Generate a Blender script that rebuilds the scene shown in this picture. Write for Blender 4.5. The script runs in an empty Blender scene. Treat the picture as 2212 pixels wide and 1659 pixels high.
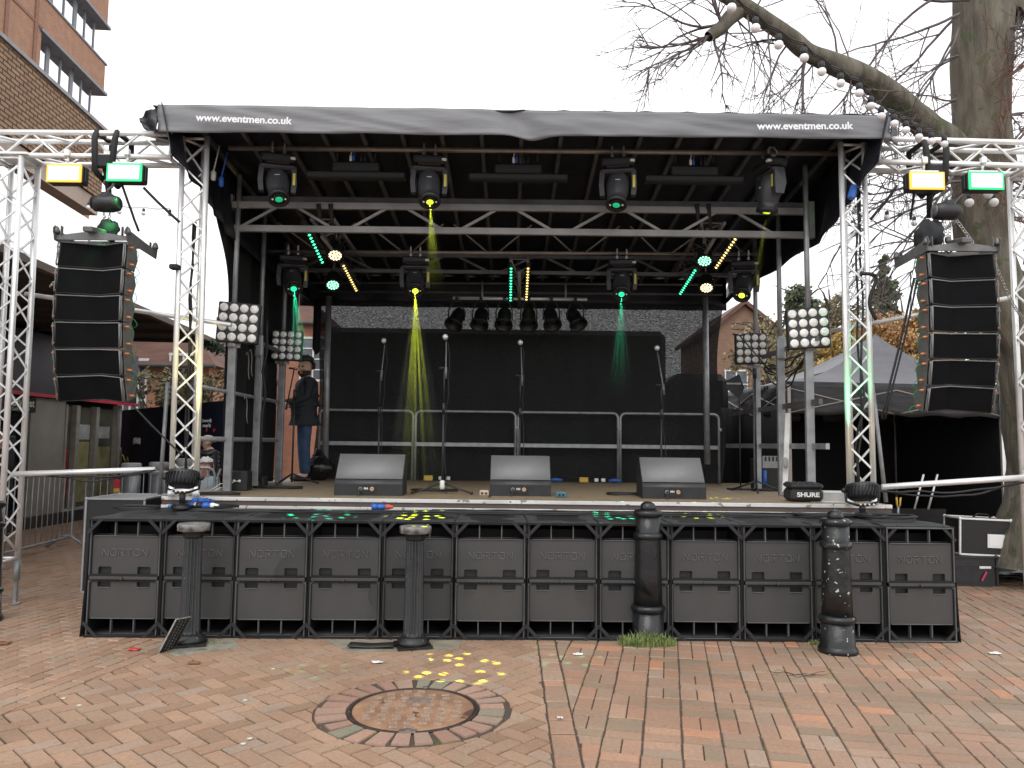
import bpy, math, random
from mathutils import Vector, Matrix, Euler, Quaternion, noise
random.seed(7)
R = math.radians
PI = math.pi
sc = bpy.context.scene
col = sc.collection
# ------------------------------------------------------------ camera model
FOC = 1661.0; PITCH = R(4.5); ROLL = 0.012; CH = 1.6
Fv = Vector((0, math.cos(PITCH), math.sin(PITCH)))
U0 = Vector((0, -math.sin(PITCH), math.cos(PITCH))); R0 = Vector((1, 0, 0))
Rv = R0*math.cos(ROLL) + U0*math.sin(ROLL); Uv = U0*math.cos(ROLL) - R0*math.sin(ROLL)
CAM = Vector((0, 0, CH))
def ray(px, py): return Fv + Rv*((px-1106)/FOC) - Uv*((py-829.5)/FOC)
def at(px, py, Y): d = ray(px, py); return CAM + d*(Y/d.y)
def atz(px, py, z=0.0): d = ray(px, py); return CAM + d*((z-CH)/d.z)
def atx(px, py, X): d = ray(px, py); return CAM + d*(X/d.x)
# ------------------------------------------------------------ materials
def nt(name):
    m = bpy.data.materials.new(name); m.use_nodes = True
    n = m.node_tree.nodes; l = m.node_tree.links
    return m, n, l, n['Principled BSDF']
def rgb(c): return (c[0], c[1], c[2], 1.0)
MC = {}
def mat(name, c, rough=.6, metal=0., var=.18, scale=6., bump=0., bscale=40., c2=None, spec=None, trans=0., specks=None, stretch=None):
    if name in MC: return MC[name]
    m, n, l, b = nt(name)
    tc = n.new('ShaderNodeTexCoord'); src = tc.outputs['Object']
    if stretch:
        mp = n.new('ShaderNodeMapping'); mp.inputs['Scale'].default_value = stretch
        l.new(src, mp.inputs['Vector']); src = mp.outputs['Vector']
    nz = n.new('ShaderNodeTexNoise'); nz.inputs['Scale'].default_value = scale; nz.inputs['Detail'].default_value = 5
    l.new(src, nz.inputs['Vector'])
    rp = n.new('ShaderNodeValToRGB')
    lo = [x*(1-var) for x in c]; hi = [min(1, x*(1+var)) for x in c]
    if c2: hi = c2; lo = c
    rp.color_ramp.elements[0].position = .3; rp.color_ramp.elements[0].color = rgb(lo)
    rp.color_ramp.elements[1].position = .7; rp.color_ramp.elements[1].color = rgb(hi)
    l.new(nz.outputs['Fac'], rp.inputs['Fac'])
    out = rp.outputs['Color']
    if specks:
        sc_, th, colr = specks
        n2 = n.new('ShaderNodeTexNoise'); n2.inputs['Scale'].default_value = sc_; n2.inputs['Detail'].default_value = 3
        l.new(tc.outputs['Object'], n2.inputs['Vector'])
        r2 = n.new('ShaderNodeValToRGB'); r2.color_ramp.elements[0].position = th; r2.color_ramp.elements[1].position = th+.02
        r2.color_ramp.elements[0].color = (0, 0, 0, 1); r2.color_ramp.elements[1].color = (1, 1, 1, 1)
        l.new(n2.outputs['Fac'], r2.inputs['Fac'])
        mx = n.new('ShaderNodeMixRGB'); mx.inputs['Color2'].default_value = rgb(colr)
        l.new(r2.outputs['Color'], mx.inputs['Fac']); l.new(out, mx.inputs['Color1']); out = mx.outputs['Color']
    l.new(out, b.inputs['Base Color'])
    b.inputs['Roughness'].default_value = rough; b.inputs['Metallic'].default_value = metal
    if spec is not None: b.inputs['Specular IOR Level'].default_value = spec
    if trans: b.inputs['Transmission Weight'].default_value = trans
    if rough > .15:
        mr = n.new('ShaderNodeMapRange'); mr.inputs['To Min'].default_value = max(.05, rough-.1); mr.inputs['To Max'].default_value = min(1, rough+.12)
        l.new(nz.outputs['Fac'], mr.inputs['Value']); l.new(mr.outputs['Result'], b.inputs['Roughness'])
    if bump:
        n3 = n.new('ShaderNodeTexNoise'); n3.inputs['Scale'].default_value = bscale; n3.inputs['Detail'].default_value = 6
        l.new(src, n3.inputs['Vector'])
        bp = n.new('ShaderNodeBump'); bp.inputs['Strength'].default_value = bump; bp.inputs['Distance'].default_value = .02
        l.new(n3.outputs['Fac'], bp.inputs['Height']); l.new(bp.outputs['Normal'], b.inputs['Normal'])
    MC[name] = m; return m
def emat(name, c, s, sample=False):
    if name in MC: return MC[name]
    m, n, l, b = nt(name)
    b.inputs['Base Color'].default_value = rgb([x*.5 for x in c]); b.inputs['Emission Color'].default_value = rgb(c); b.inputs['Emission Strength'].default_value = s
    if not sample: m.cycles.emission_sampling = 'NONE'
    MC[name] = m; return m
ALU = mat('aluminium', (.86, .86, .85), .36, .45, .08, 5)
ALUD = mat('weathered_aluminium', (.36, .35, .34), .5, .5, .22, 4, specks=(30, .66, (.2, .16, .12)))
GALV = mat('galvanised_steel', (.33, .34, .35), .5, .55, .22, 9)
BLK = mat('black_paint', (.014, .014, .016), .5, 0, .3, 8)
BLKP = mat('black_plastic', (.02, .02, .022), .42, 0, .3, 12, bump=.05, bscale=200)
HEADM = mat('fixture_shell', (.045, .047, .052), .38, 0, .25, 6)
SUBM = mat('subwoofer_paint', (.050, .049, .048), .52, 0, .16, 3, bump=.12, bscale=260, specks=(60, .76, (.12, .12, .12)))
SUBE = mat('subwoofer_edge', (.095, .095, .095), .5, 0, .25, 5, bump=.1, bscale=200)
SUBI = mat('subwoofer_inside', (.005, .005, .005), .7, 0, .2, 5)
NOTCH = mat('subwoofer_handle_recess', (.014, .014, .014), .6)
CLOTH = mat('black_cover_cloth', (.028, .030, .033), .85, 0, .3, 5, bump=.35, bscale=14)
DRAPE = mat('black_drape', (.008, .008, .009), .9, 0, .3, 3, bump=.4, bscale=5)
TARP = mat('black_roof_tarpaulin', (.012, .013, .018), .42, 0, .25, 2.5, bump=.5, bscale=3.5)
BANN = mat('dark_grey_banner_pvc', (.16, .16, .168), .45, 0, .2, 1.6, bump=.35, bscale=5, stretch=(.5, 1, 2.5))
WHT = mat('white_lettering', (.82, .82, .82), .5, 0, .05)
DECK = mat('stage_plywood', (.20, .145, .085), .62, 0, .3, 3, c2=(.30, .23, .15), bump=.1, bscale=30, stretch=(1, 6, 1), specks=(9, .68, (.11, .08, .055)))
RUB = mat('black_rubber_cable', (.013, .013, .014), .5, 0, .2, 10)
LENSW = mat('pale_reflector_lens', (.78, .77, .74), .25, .1, .12, 30)
IRON = mat('black_iron_paint', (.011, .012, .013), .33, 0, .35, 7, bump=.35, bscale=16, specks=(24, .665, (.5, .48, .44)))
IRON2 = mat('worn_black_iron_paint', (.012, .013, .013), .4, 0, .4, 9, bump=.25, bscale=25, specks=(40, .73, (.34, .32, .29)))
IRON3 = mat('glossy_black_iron_paint', (.010, .011, .012), .28, 0, .2, 6, bump=.2, bscale=14, specks=(30, .77, (.4, .38, .35)))
CAPM = mat('scraped_iron_cap', (.06, .06, .06), .45, .2, .4, 18, c2=(.30, .29, .27), bump=.3)
ORG = mat('orange_plastic', (.75, .23, .06), .4)
GRNC = mat('green_cord', (.03, .30, .07), .5)
BLUEP = mat('blue_plastic', (.03, .12, .45), .4)
WHP = mat('white_plastic', (.75, .75, .73), .45)
BULB = mat('opal_bulb_glass', (.88, .85, .88), .25)
GLASS = mat('dark_shop_glass', (.03, .03, .032), .08, 0, .3, 1, spec=.8)
SKIN = mat('skin', (.55, .33, .25), .55, 0, .1, 12)
# ------------------------------------------------------------ mesh builder
class MB:
    def __init__(s): s.v = []; s.f = []; s.sm = []
    def add(s, vs, fs, smooth=False):
        o = len(s.v); s.v += [Vector(v) for v in vs]
        for f in fs: s.f.append([i+o for i in f]); s.sm.append(smooth)
        return s
    def box(s, c, d, rot=None, bev=0.0):
        x, y, z = d[0]/2, d[1]/2, d[2]/2
        M = Euler(rot).to_matrix() if rot is not None and not isinstance(rot, Matrix) else (rot if rot is not None else Matrix.Identity(3))
        c = Vector(c)
        b = min(bev, x*.9, y*.9, z*.9)
        if b <= 0:
            vs = [c + M @ Vector((i*x, j*y, k*z)) for i in (-1, 1) for j in (-1, 1) for k in (-1, 1)]
            return s.add(vs, [(0, 1, 3, 2), (4, 6, 7, 5), (0, 4, 5, 1), (2, 3, 7, 6), (0, 2, 6, 4), (1, 5, 7, 3)])
        vs = []; idx = {}
        for i in (-1, 1):
            for j in (-1, 1):
                for k in (-1, 1):
                    for a in range(3):
                        q = [i*(x-b), j*(y-b), k*(z-b)]; q[a] = (i*x, j*y, k*z)[a]
                        idx[(i, j, k, a)] = len(vs); vs.append(c + M @ Vector(q))
        fs = []
        def face(keys): fs.append([idx[q] for q in keys])
        for g in (-1, 1):
            face([(g, -1, -1, 0), (g, 1, -1, 0), (g, 1, 1, 0), (g, -1, 1, 0)])
            face([(-1, g, -1, 1), (1, g, -1, 1), (1, g, 1, 1), (-1, g, 1, 1)])
            face([(-1, -1, g, 2), (1, -1, g, 2), (1, 1, g, 2), (-1, 1, g, 2)])
            for h in (-1, 1):
                face([(-1, g, h, 1), (1, g, h, 1), (1, g, h, 2), (-1, g, h, 2)])
                face([(g, -1, h, 0), (g, 1, h, 0), (g, 1, h, 2), (g, -1, h, 2)])
                face([(g, h, -1, 0), (g, h, 1, 0), (g, h, 1, 1), (g, h, -1, 1)])
                for k in (-1, 1): face([(g, h, k, 0), (g, h, k, 1), (g, h, k, 2)])
        return s.add(vs, fs)
    def tube(s, pts, r, n=8, cap=True, rs=None, closed=False):
        pts = [Vector(p) for p in pts]; m = len(pts); vs = []
        up = None
        for i, p in enumerate(pts):
            a = pts[(i-1) % m] if (i or closed) else p; b = pts[(i+1) % m] if (i < m-1 or closed) else p
            t = (b-a)
            if t.length < 1e-9: t = Vector((0, 0, 1))
            t.normalize()
            if up is None:
                up = Vector((0, 0, 1)) if abs(t.z) < .9 else Vector((1, 0, 0))
            x = t.cross(up)
            if x.length < 1e-5: x = t.orthogonal()
            x.normalize(); y = x.cross(t).normalized(); up = y
            rr = rs[i] if rs else r
            for k in range(n):
                th = 2*PI*k/n; vs.append(p + x*(rr*math.cos(th)) + y*(rr*math.sin(th)))
        fs = []
        for i in range(m if closed else m-1):
            for k in range(n):
                fs.append((i*n+k, i*n+(k+1) % n, ((i+1) % m)*n+(k+1) % n, ((i+1) % m)*n+k))
        s.add(vs, fs, n > 4)
        if cap and not closed:
            o = len(s.v)-m*n
            s.f.append([o+k for k in range(n)][::-1]); s.sm.append(False)
            s.f.append([o+(m-1)*n+k for k in range(n)]); s.sm.append(False)
        return s
    def cyl(s, a, b, r, r2=None, n=16): return s.tube([a, b], r, n, rs=[r, r if r2 is None else r2])
    def lathe(s, prof, n=24, c=(0, 0, 0), M=None, flute=None):
        c = Vector(c); vs = []
        for (r, z) in prof:
            for k in range(n):
                th = 2*PI*k/n; rr = max(r, 1e-4)
                if flute and flute[0] <= z <= flute[1]: rr *= 1 - flute[3]*(.5+.5*math.cos(th*flute[2]))
                v = Vector((rr*math.cos(th), rr*math.sin(th), z)); vs.append(c + (M @ v if M else v))
        fs = [(i*n+k, i*n+(k+1) % n, (i+1)*n+(k+1) % n, (i+1)*n+k) for i in range(len(prof)-1) for k in range(n)]
        s.add(vs, fs, True)
        o = len(s.v)-len(prof)*n
        s.f.append([o+k for k in range(n)][::-1]); s.sm.append(False)
        s.f.append([o+(len(prof)-1)*n+k for k in range(n)]); s.sm.append(False)
        return s
    def sph(s, c, r, n=12, sx=1, sy=1, sz=1, M=None):
        m = max(6, n//2+2)
        pr = []
        c = Vector(c); vs = []
        for i in range(m+1):
            ph = -PI/2 + PI*i/m
            for k in range(n):
                th = 2*PI*k/n
                v = Vector((sx*r*math.cos(ph)*math.cos(th), sy*r*math.cos(ph)*math.sin(th), sz*r*math.sin(ph)))
                vs.append(c + (M @ v if M else v))
        return s.add(vs, [(i*n+k, i*n+(k+1) % n, (i+1)*n+(k+1) % n, (i+1)*n+k) for i in range(m) for k in range(n)], True)
    def prism(s, poly, vec):
        n = len(poly); vec = Vector(vec); a = [Vector(p) for p in poly]; b = [p+vec for p in a]
        return s.add(a+b, [list(range(n))[::-1], list(range(n, 2*n))] + [(i, (i+1) % n, n+(i+1) % n, n+i) for i in range(n)])
    def grid(s, fn, nu, nv, th=None):
        vs = [Vector(fn(i/nu, j/nv)) for j in range(nv+1) for i in range(nu+1)]
        fs = [(j*(nu+1)+i, j*(nu+1)+i+1, (j+1)*(nu+1)+i+1, (j+1)*(nu+1)+i) for j in range(nv) for i in range(nu)]
        if th is None: return s.add(vs, fs, True)
        th = Vector(th); N = len(vs)
        vs2 = [v+th for v in vs]; fs2 = [tuple(reversed([i+N for i in f])) for f in fs]
        rim = [i for i in range(nu+1)] + [j*(nu+1)+nu for j in range(1, nv+1)] + [nv*(nu+1)+i for i in range(nu-1, -1, -1)] + [j*(nu+1) for j in range(nv-1, 0, -1)]
        fr = [(rim[k], rim[(k+1) % len(rim)], rim[(k+1) % len(rim)]+N, rim[k]+N) for k in range(len(rim))]
        return s.add(vs+vs2, fs+fs2+fr, True)
    def build(s, name, m, parent=None, world=False, cat=None, label=None, group=None, kind=None, fix=True):
        me = bpy.data.meshes.new(name)
        off = Vector((0, 0, 0))
        loc = Vector((0, 0, 0))
        if world and parent is not None:
            q = parent
            while q is not None: off += q.location; q = q.parent
        elif parent is None and world:
            xs = [v.x for v in s.v]; ys = [v.y for v in s.v]; zs = [v.z for v in s.v]
            off = Vector(((min(xs)+max(xs))/2, (min(ys)+max(ys))/2, min(zs))); loc = off.copy()
        me.from_pydata([v-off for v in s.v], [], s.f)
        me.polygons.foreach_set('use_smooth', s.sm)
        if fix:
            import bmesh
            bm = bmesh.new(); bm.from_mesh(me); bmesh.ops.recalc_face_normals(bm, faces=bm.faces[:]); bm.to_mesh(me); bm.free()
        me.update()
        if m: me.materials.append(m)
        o = bpy.data.objects.new(name, me); col.objects.link(o); o.location = loc
        if parent is not None: o.parent = parent
        tag(o, label, cat, group, kind)
        return o
def tag(o, label=None, cat=None, group=None, kind=None):
    if label: o['label'] = label
    if cat: o['category'] = cat
    if group: o['group'] = group
    if kind: o['kind'] = kind
    return o
def T(name, label, cat, loc=(0, 0, 0), rot=(0, 0, 0), group=None):
    o = bpy.data.objects.new(name, None); col.objects.link(o); o.location = loc; o.rotation_euler = rot
    o.empty_display_size = .1
    return tag(o, label, cat, group)
KIDS = {}
def kids(o): return [c for c in col.objects if c.parent == o]
def dup(root, loc=None, rot=None, label=None):
    m = {root: root.copy()}; col.objects.link(m[root])
    def rec(o):
        for ch in list(o.children):
            c = ch.copy(); col.objects.link(c); c.parent = m[o]; m[ch] = c; rec(ch)
    rec(root)
    n = m[root]
    if loc is not None: n.location = loc
    if rot is not None: n.rotation_euler = rot
    if label: n['label'] = label
    n['_map'] = 0; del n['_map']
    return n
def text(name, s, size, m, parent, loc, rot=(R(90), 0, 0), ext=.002, off=0.0, align='CENTER', sx=1.0):
    cu = bpy.data.curves.new(name, 'FONT'); cu.body = s; cu.size = size; cu.extrude = ext; cu.offset = off
    cu.align_x = align; cu.align_y = 'CENTER'
    o = bpy.data.objects.new(name, cu); col.objects.link(o)
    dg = bpy.context.evaluated_depsgraph_get(); dg.update()
    me = bpy.data.meshes.new_from_object(o.evaluated_get(dg)); bpy.data.objects.remove(o)
    for v in me.vertices: v.co.x *= sx
    me.materials.clear(); me.materials.append(m)
    t = bpy.data.objects.new(name, me); col.objects.link(t); t.location = loc; t.rotation_euler = rot
    if parent is not None: t.parent = parent
    return t
def wob(a, b, n=12, amp=.02, sag=0., seed=0):
    a = Vector(a); b = Vector(b); out = []
    for i in range(n+1):
        t = i/n; p = a.lerp(b, t)
        w = math.sin(PI*t)
        q = noise.noise_vector(Vector((t*n*.35, seed*7.3, 1.7)))*amp*min(1, w*2.5)
        out.append(p + q + Vector((0, 0, -sag*w)))
    return out
def spline(pts, k=6):
    pts = [Vector(p) for p in pts]; out = []
    for i in range(len(pts)-1):
        p0 = pts[max(i-1, 0)]; p1 = pts[i]; p2 = pts[i+1]; p3 = pts[min(i+2, len(pts)-1)]
        for j in range(k):
            t = j/k
            out.append(.5*((2*p1)+(p2-p0)*t+(2*p0-5*p1+4*p2-p3)*t*t+(3*p1-p0-3*p2+p3)*t**3))
    out.append(pts[-1]); return out
# ============================================================ SETTING
def clip_poly(poly, n, d):
    out = []
    for i in range(len(poly)):
        a = poly[i]; b = poly[(i+1) % len(poly)]
        da = a[0]*n[0]+a[1]*n[1]-d; db = b[0]*n[0]+b[1]*n[1]-d
        if da >= 0: out.append(a)
        if da*db < 0:
            t = da/(da-db); out.append((a[0]+(b[0]-a[0])*t, a[1]+(b[1]-a[1])*t))
    return out
MHC = atz(893, 1531); MHR = .365; RINGR = .575
def brick_mat(name, cols, moss=.0):
    m, n, l, b = nt(name)
    g = n.new('ShaderNodeNewGeometry'); tc = n.new('ShaderNodeTexCoord')
    rp = n.new('ShaderNodeValToRGB'); e = rp.color_ramp.elements
    e[0].position = 0; e[0].color = rgb(cols[0][1]); e[1].position = 1; e[1].color = rgb(cols[-1][1])
    for p, c in cols[1:-1]: q = e.new(p); q.color = rgb(c)
    l.new(g.outputs['Random Per Island'], rp.inputs['Fac'])
    nz = n.new('ShaderNodeTexNoise'); nz.inputs['Scale'].default_value = 45; nz.inputs['Detail'].default_value = 8; nz.inputs['Roughness'].default_value = .75
    l.new(tc.outputs['Object'], nz.inputs['Vector'])
    big = n.new('ShaderNodeTexNoise'); big.inputs['Scale'].default_value = 1.3; big.inputs['Detail'].default_value = 4
    l.new(tc.outputs['Object'], big.inputs['Vector'])
    def mul(ca, fac, a, b_):
        mr = n.new('ShaderNodeMapRange'); mr.inputs['From Min'].default_value = .3; mr.inputs['From Max'].default_value = .7
        mr.inputs['To Min'].default_value = a; mr.inputs['To Max'].default_value = b_
        l.new(fac, mr.inputs['Value'])
        hs = n.new('ShaderNodeHueSaturation'); l.new(mr.outputs['Result'], hs.inputs['Value']); l.new(ca, hs.inputs['Color'])
        return hs.outputs['Color']
    c = mul(rp.outputs['Color'], nz.outputs['Fac'], .78, 1.2)
    c = mul(c, big.outputs['Fac'], .86, 1.12)
    # moss and grime patches
    ms = n.new('ShaderNodeTexNoise'); ms.inputs['Scale'].default_value = 2.6; ms.inputs['Detail'].default_value = 9; ms.inputs['Roughness'].default_value = .8
    l.new(tc.outputs['Object'], ms.inputs['Vector'])
    mr = n.new('ShaderNodeValToRGB'); mr.color_ramp.elements[0].position = .60; mr.color_ramp.elements[1].position = .78
    mr.color_ramp.elements[0].color = (0, 0, 0, 1); mr.color_ramp.elements[1].color = (.6, .6, .6, 1)
    l.new(ms.outputs['Fac'], mr.inputs['Fac'])
    mx = n.new('ShaderNodeMixRGB'); mx.inputs['Color2'].default_value = (.20, .17, .13, 1)
    l.new(mr.outputs['Color'], mx.inputs['Fac']); l.new(c, mx.inputs['Color1'])
    l.new(mx.outputs['Color'], b.inputs['Base Color'])
    rr = n.new('ShaderNodeMapRange'); rr.inputs['To Min'].default_value = .5; rr.inputs['To Max'].default_value = .85
    l.new(big.outputs['Fac'], rr.inputs['Value']); l.new(rr.outputs['Result'], b.inputs['Roughness'])
    bp = n.new('ShaderNodeBump'); bp.inputs['Strength'].default_value = .35; bp.inputs['Distance'].default_value = .004
    l.new(nz.outputs['Fac'], bp.inputs['Height']); l.new(bp.outputs['Normal'], b.inputs['Normal'])
    return m
class Pave:
    def __init__(s): s.mb = MB()
    def brick(s, poly, planes=(), gap=.004, z=0.0):
        for n_, d in planes:
            poly = clip_poly(poly, n_, d)
            if len(poly) < 3: return
        cx = sum(p[0] for p in poly)/len(poly); cy = sum(p[1] for p in poly)/len(poly)
        r = math.hypot(cx-MHC.x, cy-MHC.y)
        if r < RINGR+.2:
            u = ((cx-MHC.x)/max(r, 1e-6), (cy-MHC.y)/max(r, 1e-6))
            poly = clip_poly(poly, u, u[0]*MHC.x+u[1]*MHC.y+RINGR+.012)
            if len(poly) < 3: return
        A = 0
        for i in range(len(poly)):
            a = poly[i]; b = poly[(i+1) % len(poly)]; A += a[0]*b[1]-a[1]*b[0]
        if abs(A)/2 < .0012: return
        cx = sum(p[0] for p in poly)/len(poly); cy = sum(p[1] for p in poly)/len(poly)
        zz = z + random.uniform(-.0022, .0022); tx = random.uniform(-.012, .012); ty = random.uniform(-.012, .012)
        n = len(poly)
        def ins(p, q):
            dx, dy = p[0]-cx, p[1]-cy; L = math.hypot(dx, dy); k = max(.2, (L-q*1.35)/L)
            return cx+dx*k, cy+dy*k
        top = []; bot = []
        jig = [random.uniform(0, .0028) for _ in poly]
        for i, p in enumerate(poly):
            x, y = ins(p, gap+.006+jig[i]); top.append((x, y, zz+(x-cx)*tx+(y-cy)*ty))
            x, y = ins(p, gap+jig[i]); bot.append((x, y, zz-.012))
        s.mb.add(top+bot, [list(range(n))]+[(n+i, n+(i+1) % n, (i+1) % n, i) for i in range(n)])
def rect(cx, cy, w, h, a):
    c, s_ = math.cos(a), math.sin(a)
    return [(cx+x*c-y*s_, cy+x*s_+y*c) for x, y in ((-w/2, -h/2), (w/2, -h/2), (w/2, h/2), (-w/2, h/2))]
def pavement():
    XB = .232
    g = MB(); S = 300
    g.add([(-S, -40, -.035), (S, -40, -.035), (S, 500, -.035), (-S, 500, -.035)], [(0, 1, 2, 3)])
    g.build('ground', mat('far_asphalt', (.16, .12, .10), .9, 0, .3, .8), kind='structure', fix=False)
    j = MB(); j.add([(-14, 2.2, -.0075), (13, 2.2, -.0075), (13, 19, -.0075), (-14, 19, -.0075)], [(0, 1, 2, 3)])
    jm = mat('sand_and_moss_joint', (.075, .055, .04), .95, 0, .3, 30, specks=(2.2, .60, (.07, .085, .02)))
    j.build('pavement_bed', jm, kind='structure', fix=False)
    # boundary on the left (from the photograph's diagonal line)
    a = atz(0, 1545); b = atz(390, 1392); dx, dy = b.x-a.x, b.y-a.y; L = math.hypot(dx, dy)
    nl = (dy/L, -dx/L); dl = nl[0]*a.x+nl[1]*a.y       # positive side = right/near (herringbone)
    cl = [(0, (.275, .175, .112)), (.3, (.345, .212, .14)), (.5, (.33, .222, .152)), (.75, (.375, .235, .155)), (1, (.325, .24, .18))]
    # herringbone 45 degrees
    P = Pave(); L2, W = .214, .107; A = R(-43)
    c, s_ = math.cos(A), math.sin(A)
    for ia in range(-90, 90):
        for ib in range(-90, 90):
            d_ = (ia-ib) % 4
            if d_ == 0: uu, vv, w, h = (ia+1)*W, (ib+.5)*W, L2, W
            elif d_ == 3: uu, vv, w, h = (ia+.5)*W, (ib+1)*W, W, L2
            else: continue
            x = uu*c-vv*s_-1.0; y = uu*s_+vv*c+5
            if not (-9 < x < XB+.3 and 2.6 < y < 9.2): continue
            if x*nl[0]+y*nl[1]-dl < -.3: continue
            P.brick(rect(x, y, w, h, A), [((-1, 0), -XB), (nl, dl)], gap=.0022)
    P.mb.build('brick_pavement', brick_mat('herringbone_clay_brick', cl), kind='structure', fix=False)
    # border course
    Q = Pave(); y = 2.6
    colr = [(0, (.25, .185, .125)), (.22, (.305, .20, .138)), (.42, (.33, .198, .13)), (.62, (.285, .21, .152)), (.8, (.36, .20, .13)), (.9, (.335, .245, .18)), (1, (.46, .225, .13))]
    while y < 9:
        h = random.choice((.107, .107, .214))
        Q.brick(rect(XB+.075, y+h/2, .15, h, 0)); y += h
    AR = R(-11.5); c, s_ = math.cos(AR), math.sin(AR)
    cw = .214
    for k in range(-22, 60):
        v = -14.0 + random.uniform(0, .2)
        while v < 11:
            typ = random.random()
            if typ < .5: items = [(cw/2, .0535, cw, .107)]; hh = .107
            elif typ < .62: items = [(cw/2, .0535, cw, .107), (cw/2, .1605, cw, .107)]; hh = .214
            else: items = [(.0535, .107, .107, .214), (.1605, .107, .107, .214)]; hh = .214
            for (ox, oy, w, h) in items:
                u = k*cw+ox; vv = v+oy
                x = u*c+vv*s_*-1+0; y = u*(-s_)*-1*1+vv*c
                x = u*c - vv*math.sin(AR)*-1*-1; y = u*math.sin(AR)+vv*c
                x += .2; y += 6
                if XB-.2 < x < 11.5 and 2.6 < y < 13.5: Q.brick(rect(x, y, w, h, AR), [((1, 0), XB+.15)], gap=.0014)
            v += hh
    Q.mb.build('brick_pavement', brick_mat('mixed_clay_brick', colr), kind='structure', fix=False)
    # running bond, left of the diagonal
    W_ = Pave(); AL = math.atan2(dy, dx); c, s_ = math.cos(AL), math.sin(AL)
    for k in range(1, 110):
        for i in range(-40, 60):
            u = i*.214 + (k % 2)*.107; v = k*.107-.05
            x = a.x+u*c-v*s_; y = a.y+u*s_+v*c
            if -13 < x < -2 and 2.6 < y < 17.5: W_.brick(rect(x, y, .214, .107, AL), [((-nl[0], -nl[1]), -dl)], gap=.0025)
    W_.mb.build('brick_pavement', brick_mat('running_bond_clay_brick', cl), kind='structure', fix=False)
pavement()
def manhole():
    t = T('manhole_cover', 'round rusty iron manhole cover ringed by radial bricks in the paving', 'manhole cover', (MHC.x, MHC.y, 0))
    m = MB(); m.lathe([(MHR+.03, -.006), (MHR+.03, .002), (MHR+.012, .004), (MHR+.01, -.004), (MHR, -.004)], 48)
    m.build('rim', mat('dark_cast_iron', (.05, .035, .03), .6, .3, .4, 12, bump=.3), t)
    d = MB(); d.lathe([(MHR, -.01), (MHR, 0), (MHR-.01, .003), (0.001, .003)], 48)
    rust = mat('rusted_iron', (.22, .12, .075), .6, .15, .3, 7, c2=(.42, .25, .145), bump=.3, bscale=60, specks=(4, .64, (.11, .055, .035)))
    d.build('lid', rust, t)
    TRD = mat('pale_worn_iron', (.30, .20, .14), .5, .2, .35, 20, c2=(.46, .36, .29)); s_ = .086
    for i in range(-4, 5):
        for j in range(-5, 6):
            x = i*s_ + (j % 2)*.012; y = j*.062
            if math.hypot(x, y) > MHR-.04 or (abs(x) < .07 and 0.08 < y < .2) or (abs(x) < .06 and -.08 < y < .0): continue
            c = MB(); c.box((x, y, .0035), (.05, .034, .003))
            for a in range(3): c.box((x-.016+a*.016, y, .0065), (.010, .026, .004), (0, 0, .12 if a % 2 else -.1))
            c.build('raised_tread', TRD, t)
    p = MB(); p.box((.02, .14, .004), (.14, .085, .008))
    for k in range(6): p.box((.02, .105+k*.0145, .009), (.13, .005, .004))
    p.build('plate', mat('grey_iron', (.24, .19, .17), .6, .2, .25, 30), t)
    h = MB(); h.box((.015, -MHR-.012, .004), (.1, .05, .012), None, .004); h.lathe([(.02, 0), (.02, .014), (.008, .016)], 10, (.015, -MHR-.01, 0)); h.lathe([(.02, 0), (.02, .012), (.005, .013)], 10, (.03, MHR+.02, 0))
    h.build('latch', mat('dull_latch_iron', (.16, .13, .11), .55, .4, .3, 20), t)
    # ring of bricks: paving, so structure
    rb = MB(); N = 26
    for k in range(N):
        a0 = 2*PI*k/N + .012 + random.uniform(-.006, .035); a1 = 2*PI*(k+1)/N - .008 - random.uniform(-.006, .034)
        r0 = MHR+.04; r1 = RINGR + .006 - random.uniform(0, .035)
        z = random.uniform(.0, .005); pts = []
        for (r, a) in ((r0, a0), (r1, a0+.01), (r1, (a0+a1)/2), (r1, a1-.01), (r0, a1)): pts.append((MHC.x+r*math.cos(a), MHC.y+r*math.sin(a), z))
        cx = sum(p[0] for p in pts)/5; cy = sum(p[1] for p in pts)/5
        low = [(p[0]+(p[0]-cx)*.06, p[1]+(p[1]-cy)*.06, -.02) for p in pts]
        rb.add(pts+low, [(0, 1, 2, 3, 4)]+[(5+i, 5+(i+1) % 5, (i+1) % 5, i) for i in range(5)])
    rb.build('brick_ring_pavement', brick_mat('ring_clay_brick', [(0, (.29, .175, .125)), (.5, (.36, .22, .165)), (.86, (.32, .22, .165)), (.91, (.21, .195, .14)), (1, (.23, .21, .15))]), kind='structure', fix=False)
    return t
manhole()
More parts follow.
